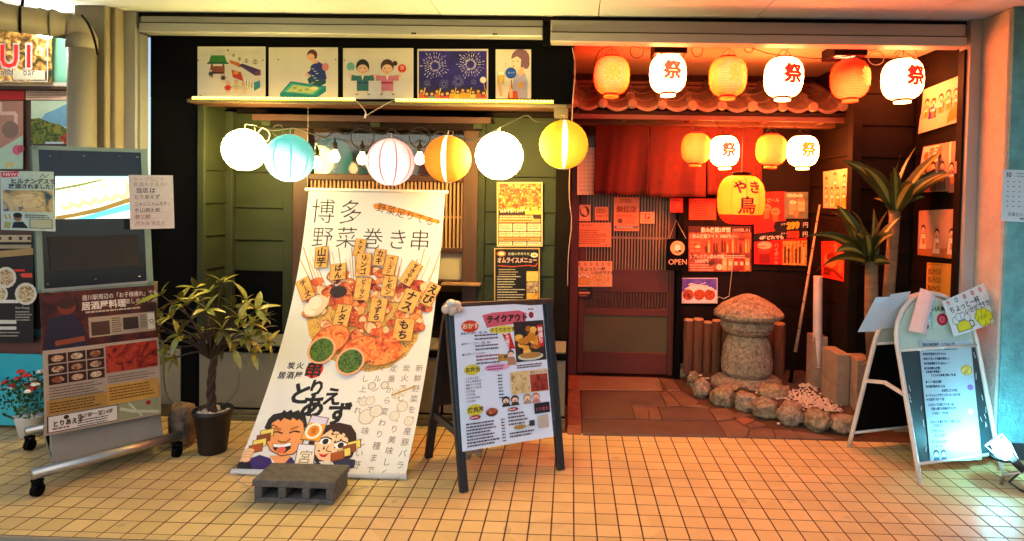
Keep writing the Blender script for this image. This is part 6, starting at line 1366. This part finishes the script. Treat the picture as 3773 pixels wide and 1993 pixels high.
a.rect(.44, .365, .55, .415, photo('shrimp_print', ['#6a4018', '#c89838', '#403010'], 60)); a.ell(.15, .455, .085, .038, '#d0c838'); a.text('お弁当', .08, .435, .038, '#383010', .03); a.ell(.42, .455, .14, .026, '#d8a0c0'); a.rows(.31, .443, .53, 2, .018, .009, '#803060')
for k in range(8): a.text(random.choice(['・のり弁当', '・からあげ弁当', '・とりめし弁当', '・焼肉ライス弁当', '・チキン南蛮弁当']), .05, .505 + k * .0225, .018, '#38404a', .008, sq=.95); a.rows(.42, .51 + k * .0225, .47, 1, .02, .009, '#38404a', .95, k)
a.rows(.64, .455, .99, 2, .016, .009, '#504040'); a.rect(.555, .50, .99, .665, '#d8c8a8'); a.rect(.565, .505, .77, .66, photo('rice_print', ['#8a7040', '#c8b070', '#d8c890', '#a08848'], 40)); a.rect(.78, .535, .985, .66, photo('sauce_print', ['#4a1008', '#8a2810', '#b04820'], 35)); a.text('肉のジューシー！', .785, .507, .026, '#5a2810', .02, sq=.92)
for x, c_ in ((.49, '#2a1c18'), (.59, '#3a2820'), (.73, '#a08868'), (.83, '#b87868')): a.ell(x, .695, .045, .028, c_); a.ell(x, .702, .034, .019, '#e8c8a8'); a.ell(x, .708, .012, .005, '#a04030', 8); a.poly([(x - .05, .74), (x - .03, .715), (x + .03, .715), (x + .05, .74)], c_)
a.ell(.15, .735, .085, .040, '#d0c830'); a.text('焼肉丼', .08, .713, .040, '#383010', .03); a.ell(.33, .765, .065, .03, '#5a2018'); a.ell(.33, .757, .055, .02, photo('bowl_print', ['#6a2010', '#b05828', '#d89858'], 60)); a.ell(.15, .785, .06, .016, '#8a1830'); a.rows(.105, .78, .195, 1, .02, .01, '#e8c0c0'); a.ell(.56, .765, .06, .014, '#8a1830'); a.rows(.515, .76, .605, 1, .02, .01, '#e8c0c0')
for k in range(8): a.rows(.05, .82 + k * .021, .40, 1, .02, .0105, '#4a4448', .7, k + 40); a.rows(.42, .82 + k * .021, .46, 1, .02, .009, '#4a4448', .9, k)
for k in range(4): a.rows(.50, .79 + k * .024, .72, 1, .02, .011, '#4a4448', .7, k + 60)
a.rect(.80, .745, .98, .82, '#1c1418'); a.text('とりあえず', .815, .775, .028, '#c85878', .01, sq=.95); a.ell(.62, .895, .07, .017, '#b09048'); a.text('トッピング', .56, .882, .026, '#383010'); a.rect(.73, .86, .79, .90, '#38302a'); a.rect(.83, .835, .95, .925, '#b8b0a0'); a.rows(.50, .925, .78, 2, .022, .011, '#4a4448', .8, 70)
a.done('takeaway_menu', 'blue-lit takeaway menu sheet with fried chicken on the black A-board')
PL = empty('cloud_plush', A__(1137, 785, .03), 'small pale cloud-shaped charm on the corner of the black A-board', 'charm')
m = MB(); M_cl = pm('plush_white', (.62, .52, .42), .9, var=.1)
for x, y, r_ in ((1122, 778, .024), (1134, 766, .028), (1149, 768, .024), (1156, 778, .019), (1137, 781, .026)): m.lathe([(r_ * math.cos(t), r_ * math.sin(t)) for t in [-1.5 + 3 * k / 8 for k in range(9)]], A__(x, y, .045), M_cl, 12)
m.build('cloud_body', PL, smooth=True)
MB().lathe([(.012 * math.cos(t), .012 * math.sin(t)) for t in [-1.5 + 3 * k / 8 for k in range(9)]], A__(1137, 764, .07), pm('pale_blue_plush', (.45, .62, .7), .8), 10).build('cloud_top', PL, smooth=True)
bg_ = rock('plastic_bag', None, BL.lerp(FL, .55) + V(.12, .0, .20), .065, .05, .10, pm('clear_plastic', (.75, .72, .68), .15, trans=.75, spec=.5), 9, .5, 3, freq=2.4); tag(bg_, 'crumpled clear plastic bag hanging behind the black A-board', 'plastic bag')

# ================================================================== ENTRY GARDEN
def c8(x, y): return ((2400 + x / 2.0933) / KD, (1000 + y / 2.0933) / KD)
def g8(x, y, z=0.): return PZ(*c8(x, y), z)
M_st = pm('weathered_granite', (.34, .25, .16), .9, var=.6, scale=48, bump=1., bscale=110, dirt=.75, detail=10)
M_st2 = pm('mossy_boulder', (.31, .235, .135), .9, var=.65, scale=44, bump=1., bscale=120, dirt=.8, detail=10)
bed = MB().prism([(.98, 5.2), (1.02, 4.95), (1.05, 4.72), (1.16, 4.52), (1.30, 4.42), (1.40, 4.28), (1.53, 4.17), (1.67, 4.08), (1.80, 4.04), (2.0, 4.1), (2.36, 4.1), (2.36, 4.44), (1.93, 4.44), (1.93, 5.2)], .004, .085, pm('garden_soil', (.075, .045, .028), .95, var=.4, scale=20, bump=.6, bscale=80)).build('garden_bed'); tag(bed, 'raised soil bed with pebbles beside the door', kind='structure')
BO = [(235, 830, .055, .075), (330, 895, .05, .07), (400, 985, .078, .088), (570, 1055, .092, .085), (755, 1095, .085, .085), (900, 1150, .092, .088), (1100, 1200, .094, .090), (1310, 1245, .094, .080), (1510, 1270, .085, .075)]
names = ['round boulder nearest the sliding door at the end of the kerb row', 'small boulder second from the door in the kerb row', 'pale rounded boulder third from the door in the kerb row', 'wide boulder in the kerb row left of the stone lantern foot', 'boulder in the kerb row below the stone lantern', 'egg-shaped boulder in the middle of the kerb row', 'boulder with a dark hollow, third from the planter end', 'broad boulder second from the planter end of the kerb row', 'last boulder of the kerb row beside the concrete planter']
for k, (x, y, rx, rz) in enumerate(BO):
    p = g8(x, y); o = rock('boulder', None, V(p.x, p.y + rx * .72, rz * .70), rx * .98, rx * .84, rz * .80, M_st2 if k % 2 else M_st, k + 1, .30, 4, rotz=k * .7, sq=.85); tag(o, names[k], 'boulder', 'boulders edging the entry garden')
# pebbles
m = MB(); M_grv = pm('white_gravel', (.62, .50, .38), .8, var=.25, scale=60)
cl = [(1.15, 4.85, .10, 25), (1.38, 4.62, .12, 60), (1.62, 4.50, .16, 170), (1.72, 4.33, .12, 130), (1.60, 4.30, .10, 80), (1.80, 4.72, .07, 35), (1.74, 4.20, .07, 40)]
for cx, cy, s, n_ in cl:
    for k in range(n_):
        x, y = random.gauss(cx, s * .6), random.gauss(cy, s * .6)
        if y < 4.16 or x > 1.86 or (x < 1.5 and y < 4.38): continue
        r_ = R(.007, .014); p = V(x, y, .086 + R(0, .012)); an = R(0, 3.14); q = [V(math.cos(an + t * 1.257) * r_ * R(.8, 1.2), math.sin(an + t * 1.257) * r_ * R(.6, 1.1), 0) for t in range(5)]
        m.add([p + v for v in q] + [p + v * .55 + V(0, 0, r_ * .75) for v in q], [(0, 1, 6, 5), (1, 2, 7, 6), (2, 3, 8, 7), (3, 4, 9, 8), (4, 0, 5, 9), (5, 6, 7, 8, 9)], M_grv)
o = m.build('white_pebbles'); tag(o, 'scattered white pebbles on the garden soil', 'pebbles', kind='stuff')
o = rock('stray_pebble', None, g8(980, 1190) + V(0, 0, .014), .013, .011, .009, M_grv, 3, .2, 1); tag(o, 'single white pebble on the paving in front of the boulders', 'pebble')
# stone lantern
YL = 4.78
def l8(x, y, Y=YL): return PY(*c8(x, y), Y)
cL = l8(735, 700); SLt = empty('stone_lantern', V(cL.x, YL, .08), 'squat stone lantern with mushroom cap beside the door', 'stone lantern')
zt = lambda y: l8(735, y).z
def stone(nm, prof, seed, rough, sx=1., sy=.9, n=36, cx=735):
    n = 64
    """turned stone with an uneven surface"""
    c = V(l8(cx, 700).x, YL, 0); fine = []
    for i in range(len(prof) - 1):
        for k in range(8): t = k / 8; fine.append((prof[i][0] * (1 - t) + prof[i + 1][0] * t, prof[i][1] * (1 - t) + prof[i + 1][1] * t))
    fine.append(prof[-1]); mb = MB(); vs = []; fs = []
    for i, (r_, z) in enumerate(fine):
        for k in range(n):
            an = 2 * math.pi * k / n; d = V(math.sin(an), -math.cos(an), 0); p = V(d.x * 2, d.y * 2, z * 9)
            q = 1 + rough * mnoise.noise(p + V(seed, 0, 0)) + rough * .5 * mnoise.noise(p * 2.7 + V(0, seed, 0)) + rough * .45 * mnoise.noise(p * 6 + V(0, seed, 3)) + rough * .3 * mnoise.noise(p * 14 + V(2, seed, 3))
            vs.append(c + V(d.x * r_ * q * sx, d.y * r_ * q * sy, z + rough * .05 * mnoise.noise(p * 1.5 + V(seed, 9, 0)) * (r_ > .05)))
    for i in range(len(fine) - 1):
        for k in range(n): fs.append((i * n + k, i * n + (k + 1) % n, (i + 1) * n + (k + 1) % n, (i + 1) * n + k))
    fs.append(tuple(range(n - 1, -1, -1))); fs.append(tuple((len(fine) - 1) * n + k for k in range(n)))
    return mb.add(vs, fs, M_st).build(nm, SLt, smooth=True)
stone('cap', [(.15, zt(368)), (.22, zt(362)), (.250, zt(342)), (.256, zt(318)), (.236, zt(288)), (.19, zt(250)), (.135, zt(216)), (.07, zt(186)), (.02, zt(172))], 2, .07)
stone('neck', [(.14, zt(480)), (.165, zt(462)), (.188, zt(425)), (.196, zt(385)), (.18, zt(368))], 5, .06)
stone('body', [(.15, zt(800)), (.178, zt(770)), (.186, zt(700)), (.180, zt(630)), (.168, zt(560)), (.150, zt(510)), (.12, zt(484))], 8, .06)
stone('base', [(.24, zt(900) - .03), (.262, zt(870)), (.258, zt(830)), (.21, zt(800)), (.1, zt(796))], 11, .08, sy=.7)
o = rock('flat_stone', None, V(1.22, 4.62, .10), .11, .07, .035, M_st, 21, .25, 3); tag(o, 'pale flat stone left of the stone lantern foot', 'stone')
o = rock('dark_stone', None, V(1.26, 4.53, .09), .07, .05, .03, pm('dark_wet_stone', (.03, .03, .02), .5, bump=.3), 22, .25, 3); tag(o, 'small dark stone in front of the flat pale stone', 'stone')
o = rock('block_stone', None, V(1.47, 4.50, .105), .115, .085, .065, M_st2, 23, .2, 3); tag(o, 'squarish brown stone between pebbles and the stone lantern', 'stone')
MB().tube([l8(600, 190), l8(560, 210), l8(520, 195), l8(490, 235)], .003, M_cord, 5).tube([l8(600, 185), PY(1846, 640, 4.9), PY(1864, 580, 4.5)], .002, M_cord, 5).build('tie_cord', SLt)
# log palisade
LG = empty('log_palisade', (1.25, 5.07, .08), 'short fence of upright brown logs behind the stone lantern', 'fence')
M_log = pm('split_log_bark', (.12, .048, .022), .85, var=.45, scale=10, stretch=(1, 1, .15), bump=.6, bscale=40); M_logt = pm('log_end_grain', (.42, .26, .14), .8, var=.25, scale=30)
x = .925
for k in range(10):
    r_ = R(.036, .05); x += r_; h_ = .505 + R(-.012, .012)
    m = MB().lathe([(r_, .07), (r_ * .97, .25), (r_, .38), (r_ * .96, h_ - .012)], (x, 5.08, 0), M_log, 14, jit=.06, cap=False); m.lathe([(r_ * .96, h_ - .012), (r_ * .9, h_), (.001, h_ + .002)], (x, 5.08, 0), M_logt, 14, jit=.05); m.build('log', LG, smooth=False); x += r_ * .92
# white pipe and bamboo pole
a_, b_ = PZ(2034, 988, .0), PY(2050, 697, 4.68); MB().tube([V(1.868, 4.74, .06), V(1.835, 4.70, .92)], .032, pm('white_pvc', (.62, .52, .45), .35), 18).build('pvc_pipe'); tag(bpy.data.objects['pvc_pipe'], 'white plastic pipe standing beside the concrete planter', 'pipe')
pz = V(1.70, 4.83, .09); pt = PY(2062, 515, 4.9); bp = empty('bamboo_pole', pz, 'thin pale bamboo pole with a black foot leaning by the lantern', 'pole')
MB().tube([pz.lerp(pt, .16), pz.lerp(pt, .5) + V(.004, 0, 0), pt], [.012, .011, .007], pm('pale_bamboo', (.45, .30, .17), .45, var=.25, scale=25), 10).build('shaft', bp, smooth=True); MB().tube([pz, pz.lerp(pt, .17)], [.014, .0145], M_black, 10).build('foot_sleeve', bp, smooth=True)
for t in (.3, .45, .6, .75, .9): MB().tube([pz.lerp(pt, t), pz.lerp(pt, t + .006)], .013 - .005 * t, M_dark, 8).build('node_ring', bp)
# concrete block planter: blocks stood on end
M_pb = pm('planter_concrete', (.30, .215, .145), .9, var=.2, scale=16, bump=.4, bscale=120, dirt=.25)
PLb = 'concrete blocks edging the plant bed'
def block(x, y, zb, h, w_, d_, rz, label):
    e = empty('planter_block', V(x, y, 0), label, 'concrete block', PLb); T = Matrix.Translation((x, y, 0)) @ Matrix.Rotation(rz, 4, 'Z')
    for z0, z1 in ((zb, zb + h * .49), (zb + h * .495, zb + h)):
        m = MB(); m.T = T; m.box(0, w_, 0, d_, z0, z1, M_pb); m.build('block', e, bevel=.004, seg=2)
block(1.822, 4.70, .02, .45, .10, .15, .0, 'rearmost stack of the concrete blocks beside the white pipe')
block(1.826, 4.31, .01, .425, .090, .25, .0, 'middle stack of the concrete block planter')
block(1.922, 4.215, .0, .42, .13, .22, .0, 'front stack of the concrete block planter behind the arched sign')
B('bed_kerb', bed, 2.10, 2.36, 4.06, 4.12, .0, .40, M_pb, .004)
so = MB().prism([(1.96, 4.42), (1.97, 4.44), (2.06, 4.22), (2.1, 4.13), (2.36, 4.13), (2.36, 4.44), (1.97, 4.44)], .09, .39, MATS['garden_soil']).build('planter_soil', bed)
# two dracaena canes
M_cane = pm('dracaena_cane', (.17, .11, .05), .8, var=.3, scale=8, stretch=(1, 1, 4), bump=.45, bscale=50)
LFM = [pm('dracaena_leaf', (.05, .062, .014), .4, var=.3, scale=30, spec=.5), pm('dracaena_leaf_stripe', (.30, .27, .05), .4, var=.2, scale=30)]
def strap(base, d, L, droop, wd, roll=0.):
    """one strap leaf with a pale central stripe"""
    m = MB(); d = d.normalized(); n_ = 9; P_ = []; dirn = d.copy(); p = base.copy()
    for i in range(n_ + 1): P_.append(p.copy()); dirn = (dirn + V(0, 0, -droop * (.3 + i / n_))).normalized(); p = p + dirn * (L / n_)
    rows = []
    for i in range(n_ + 1):
        t = i / n_; dv = (P_[min(i + 1, n_)] - P_[max(i - 1, 0)]).normalized(); s = dv.cross(V(0, 0, 1)); s = s.normalized() if s.length > .05 else V(1, 0, 0); s = Matrix.Rotation(roll, 3, dv) @ s; up = s.cross(dv)
        w2 = wd * (.35 + .65 * math.sin(math.pi * min(1, t * .75 + .18))) * (1 - t ** 5); rows.append([P_[i] - s * w2 + up * w2 * .45, P_[i] - s * w2 * .3 + up * .004, P_[i] + s * w2 * .3 + up * .004, P_[i] + s * w2 + up * w2 * .45])
    vs = [q for r_ in rows for q in r_]
    for k, mt in ((0, 0), (1, 1), (2, 0)): m.add(vs, [(i * 4 + k, i * 4 + k + 1, i * 4 + k + 5, i * 4 + k + 4) for i in range(n_)], LFM[mt])
    return m
for nm, base, topp, r_, lv in (('tall', V(2.12, 4.24, .36), PY(2252, 528, 4.22), .040, [(2130, 415, 4.1), (2180, 430, 4.05), (2300, 385, 4.1), (2360, 392, 4.12), (2380, 420, 4.15), (2350, 450, 4.05), (2245, 425, 4.0), (2290, 470, 3.98), (2210, 500, 4.25), (2330, 430, 4.35), (2270, 400, 4.3), (2235, 450, 4.35), (2310, 500, 4.1), (2390, 440, 4.0)]),
                               ('short', V(2.045, 4.24, .36), PY(2192, 655, 4.2), .046, [(2040, 600, 4.05), (2070, 680, 4.0), (2105, 535, 4.1), (2125, 520, 4.15), (2150, 545, 4.0), (2230, 545, 4.1), (2255, 560, 4.15), (2085, 585, 4.2), (2245, 600, 4.0), (2150, 600, 3.95), (2195, 540, 4.3), (2230, 660, 4.05), (2110, 640, 3.98), (2180, 590, 3.98)])):
    e = empty('dracaena', base, 'taller dracaena cane with arching leaves in the plant bed' if nm == 'tall' else 'shorter dracaena with striped leaves beside the corner post', 'plant')
    MB().tube([base, base.lerp(topp, .5) + V(-.01, 0, 0), topp], [r_, r_ * .92, r_ * .82], M_cane, 16).build('cane', e, smooth=True)
    for k, (x, y, Y) in enumerate(lv):
        tip = PY(x, y, Y); d = tip - topp; L = d.length * 1.12 + .02; b0 = topp + V(R(-.02, .02), R(-.02, .02), R(-.03, .01))
        strap(b0, d + V(0, 0, .42 * d.length), L, .125, R(.038, .052), random.choice((-1, 1)) * R(.5, 1.15)).build('leaf', e, smooth=True)
LT = empty('low_plant', PZ(2160, 870, .4), 'low tuft of dark strap leaves on the planter edge', 'plant')
for k in range(11):
    b0 = V(2.07 + R(-.03, .03), 4.17 + R(-.02, .02), .40); strap(b0, V(R(-1, .8), R(-.7, .2), R(.3, .8)), R(.12, .19), .2, .016).build('leaf', LT, smooth=True)

# ================================================================== ARCHED SIGN WITH CLAMP LAMP
rfl, rfr = V(1.859, 3.323, 0), V(2.402, 3.507, 0); rd = (rfr - rfl).normalized(); rw = (rfr - rfl).length; rp = V(-rd.y, rd.x, 0)
AS = empty('arched_sign', (2.1, 3.6, 0), 'white tubular A-frame sign with arched top lit blue-green at the right', 'sign')
upF = rp * .245 + V(0, 0, .955); upR = -rp * .245 + V(0, 0, .955)
M_tube = pm('white_enamel_tube', (.62, .60, .54), .35, var=.12, dirt=.25)
def arch(o, up):
    pts = [o]; 
    for k in range(1, 7): pts.append(o + up * (.72 * k / 6))
    for k in range(1, 14):
        t = math.pi * k / 13; pts.append(o + rd * (rw / 2 - math.cos(t) * rw / 2) + up * (.72 + .28 * math.sin(t)))
    for k in range(5, -1, -1): pts.append(o + rd * rw + up * (.72 * k / 6))
    return pts
MB().tube(arch(rfl, upF), .013, M_tube, 10).build('front_frame', AS, smooth=True)
ro_ = rfl + rp * .505; MB().tube(arch(ro_, upR), .013, M_tube, 10).build('rear_frame', AS, smooth=True)
def S_(s, t, off=0.): fn = rd.cross(upF).normalized(); fn = fn if fn.y < 0 else -fn; return rfl + rd * (rw * s) + upF * t + fn * off
fnF = rd.cross(upF).normalized(); fnF = fnF if fnF.y < 0 else -fnF
def archplate(o, up, t0, mat, nm, off, sgn=1, arc=True, t1=None):
    fn = fnF * off if sgn > 0 else rp * off; bot = [o + rd * (rw * .035) + up * t0, o + rd * (rw * .965) + up * t0]; top = []
    if arc:
        for k in range(13): t = math.pi * k / 12; top.append(o + rd * (rw / 2 + math.cos(t) * rw * .465) + up * (.72 + .26 * math.sin(t)))
    else: top = [o + rd * (rw * .965) + up * t1, o + rd * (rw * .035) + up * t1]
    pts = bot + top; n_ = len(pts); th = up.cross(rd).normalized() * .004
    return MB().add([p + fn for p in pts] + [p + fn + th for p in pts], [tuple(range(n_)), tuple(range(2 * n_ - 1, n_ - 1, -1))] + [(i, n_ + i, n_ + (i + 1) % n_, (i + 1) % n_) for i in range(n_)], mat).build(nm, AS)
archplate(rfl, upF, .685, pm('pale_green_board', (.42, .58, .50), .35, var=.08), 'top_panel', .0)
archplate(rfl, upF, .105, pm('dark_green_chalkboard', (.008, .028, .034), .35, var=.4, scale=12, spec=.5), 'chalkboard', .0, arc=False, t1=.68)
archplate(ro_, upR, .685, pm('pale_green_board_rear', (.40, .55, .48), .35, var=.08), 'rear_top_panel', .0, -1)
archplate(ro_, upR, .105, MATS['black_panel'], 'rear_chalkboard', .0, -1, arc=False, t1=.68)
for o_, up in ((rfl, upF), (ro_, upR)):
    for t in (.095, .69): MB().tube([o_ + up * t, o_ + rd * rw + up * t], .009, M_tube, 8).build('cross_tube', AS, smooth=True)
pA, pB = rfl + upF * .45, ro_ + upR * .45; pm_ = (pA + pB) / 2 + V(0, 0, .03)
MB().bar(pA, pm_, .012, .02, M_tube).bar(pm_, pB, .012, .02, M_tube).build('folding_stay', AS)
for k in range(16): 
    s, t = random.choice([(R(.05, .16), R(.15, .66)), (R(.86, .94), R(.2, .66))]); p = S_(s, t, .002); MB().bar(p, p + rd * R(-.01, .01) + upF * R(.01, .04), .003, .0006, M_white, up=fnF).build('scuff', AS)
def cr(x, y): return ((2950 + x / 1.6015) / KD, (1000 + y / 1.6015) / KD)
def Rq(*p, off=.004): return [PP(*cr(x, y), S_(0, 0, off), fnF) for x, y in p]
a = Art(Rq((697, 408), (1003, 403), (1070, 1112), (766, 1124)), pm('white_price_sheet', (.34, .46, .52), .4, var=.04))
a.text('【炭火串居酒屋　とりあえず】', .03, .022, .030, '#102838', .025, sq=.93); a.rows(.12, .075, .85, 1, .02, .011, '#507080')
T_ = [('●博多野菜巻きが食べれる', .05, .105), ('●炭火で焼いた地鶏が美味しい', .05, .145), ('●名物温麺餃子が人気No.1！！', .05, .185), ('●日本酒飲み放題！', .05, .225), ('日本酒が多数揃う', .07, .255), ('うどんの日本酒と飲んでも良', .16, .285), ('●ソフト飲み放題！', .05, .34), ('●お酒が飲めない人も', .05, .378), ('お気軽にどうぞ☺', .34, .415), ('★イチョムソウザナンプレコースカウダ', .03, .452), ('★お品あります〜☺', .03, .485), ('①スタンプと同じてスター☺', .06, .53), ('焼酎っ傾りの名物が食えます', .11, .563), ('いらない　です☺', .12, .60), ('こちょっと割り引き　一割引します', .06, .67), ('でスタート', .12, .70), ('こサカナコース', .06, .745), ('ちょっと安い', .12, .78), ('おこんなよんがち', .06, .83), ('キットと', .12, .865)]
for t, u, v in T_: a.text(t, u, v, .0245, '#0c2c50', .036, sq=.86)
a.ell(.86, .26, .12, .045, '#b89a48'); a.ell(.86, .26, .09, .035, photo('skewer_print', ['#6a5818', '#c8b048', '#e8d888'], 60)); a.ell(.90, .405, .06, .025, '#8868b0'); a.ell(.86, .605, .07, .03, '#9ab8c0'); a.ell(.86, .605, .055, .024, '#d8e8e8')
for x in (.12, .26): a.ell(x, .935, .055, .03, '#203848'); a.ell(x, .945, .042, .022, '#c8d8d8'); a.poly([(x - .07, .995), (x - .04, .965), (x + .04, .965), (x + .07, .995)], '#28507a')
a.done('price_sheet', 'white sheet of blue lettering on the arched chalkboard', 'notice')
a = Art(Rq((835, 178), (1080, 68), (1173, 286), (905, 384), off=.045), pm('blue_white_paper', (.60, .70, .72), .45, var=.04), curl=lambda u, v: fnF * (.02 * math.sin(u * 3) * v), grid=(6, 4))
for k in range(5): x = .1 + k * .19; a.ell(x, .11, .036, .065, '#a04038' if k != 1 else '#3a6a98'); a.ell(x, .11, .02, .04, '#d8a098' if k != 1 else '#c8d8e0')
a.text('ちょっと一杯', .08, .22, .19, '#1a3850', .02, wob=.1); a.text('いかがですか', .36, .40, .165, '#1a3850', .02, wob=.1)
a.rect(.10, .66, .36, .95, '#405a48'); a.rect(.115, .68, .345, .93, '#c8cc20')
for x, y in ((.12, .62), (.2, .55), (.29, .56), (.35, .64)): a.ell(x, y, .065, None, '#506a78'); a.ell(x, y, .055, None, '#c8dce0')
a.line([(.36, .72), (.43, .76), (.42, .88), (.36, .9)], .02, '#506a48')
for x, y in ((.56, .74), (.62, .66), (.73, .68), (.79, .78), (.70, .87), (.59, .86)): a.ell(x, y, .08, None, '#6a8018'); a.ell(x, y, .068, None, '#d0d818')
a.rect(.56, .70, .78, .86, '#d0d818'); a.text('乾杯', .58, .70, .14, '#708018'); a.text('お酒色々', .90, .52, .09, '#507080', vert=True)
a.done('taped_beer_drawing', 'hand-drawn beer poster taped askew over the arched sign', 'poster')
a = Art(Rq((708, 98), (782, 182), (735, 390), (637, 352), off=.05), '#c8b8b8', curl=lambda u, v: fnF * (.05 * math.sin(u * 3.1)), grid=(8, 3)); a.poly([(.5, .1), (.95, .1), (.95, .6), (.5, .7)], photo('blue_flyer_print', ['#286a90', '#70b0c8', '#b8d8e0', '#184868'], 30)); a.rect(.55, .75, .9, .85, '#284858'); a.done('curled_flyer', 'curled pink and blue flyer on the top of the arched sign', 'flyer')
MB_ = PP(*cr(830, 280), S_(0, 0, .008), fnF)
a = Art(Rq((772, 190), (905, 185), (912, 330), (780, 335), off=.006), '#a8d0bc', t=.0006); a.text('HAML', .02, .06, .30, '#203020', .02); a.ell(.44, .66, .25, .25, '#b01838', 18); a.ell(.44, .66, .14, .14, '#d86878', 14); a.text('8', .38, .56, .2, '#701020'); a.done('sign_heading', '', parent=AS)
rn = rd.cross(upR).normalized(); rn = rn if rn.y < 0 else -rn
def Rr(*p, off=.0): q0 = ro_ + upR * .8 + rn * off; return [PP(*cr(x, y), q0, rn) for x, y in p]
a = Art(Rr((445, 152), (530, 150), (438, 355), (338, 357), off=.02), pm('blue_lit_paper', (.50, .66, .76), .45, var=.05)); a.done('hanging_paper', 'pale blue sheet hanging from the rear frame, leftmost', 'paper', 'blank blue sheets on the rear of the arched sign')
a = Art(Rr((532, 135), (650, 118), (560, 330), (445, 345), off=.012), pm('blue_lit_paper', (.50, .66, .76), .45)); a.done('hanging_paper', 'pale blue sheet tucked behind the arch, right of the leftmost one', 'paper', 'blank blue sheets on the rear of the arched sign')
# clamp lamp
LC = V(2.29, 3.345, .185); CL = empty('clamp_lamp', V(2.26, 3.36, 0), 'small glaring white clamp lamp at the foot of the arched sign', 'lamp')
MB().lathe([(.012 * 0 + .006, -.045), (.03, -.038), (.042, -.015), (.043, .01), (.03, .038), (.015, .05)], LC, emit('cool_bulb', (.20, .80, 1.0), 190), 18).build('bulb', CL, smooth=True)
MB().lathe([(.016, -.062), (.040, -.058), (.056, -.044), (.058, -.040), (.040, -.053), (.016, -.056)], LC, M_black, 20).build('floor_shade_dish', CL, smooth=True)  # added below the bulb to keep its light off the nearby floor
dl = V(-.4, .55, .55).normalized(); cage = MB()
for k in range(6):
    an = k * math.pi / 3; sx = dl.cross(V(0, 0, 1)).normalized(); sy = sx.cross(dl); pr = [LC - dl * .075 + (sx * math.cos(an) + sy * math.sin(an)) * .02, LC + (sx * math.cos(an) + sy * math.sin(an)) * .048, LC + dl * .055 + (sx * math.cos(an) + sy * math.sin(an)) * .052]; cage.tube(pr, .0025, M_white, 5)
cage.tube([LC + dl * .055 + (sx * math.cos(k * math.pi / 8) + sy * math.sin(k * math.pi / 8)) * .052 for k in range(17)], .003, M_white, 5, cap=False); cage.build('wire_cage', CL)
MB().tube([LC - dl * .05, LC - dl * .13], [.022, .018], M_cable, 12).build('socket', CL, smooth=True)
MB().tube([LC - dl * .13, V(2.29, 3.33, .05), V(2.285, 3.335, .0)], .010, M_silver, 8).build('clamp', CL, smooth=True)
q = MB().tube([LC - dl * .12, V(2.30, 3.30, .03), V(2.33, 3.26, .006), V(2.39, 3.19, .005), V(2.50, 3.10, .005), V(2.8, 3.0, .005)], .006, M_cable, 8).build('lamp_flex', CL, smooth=True)
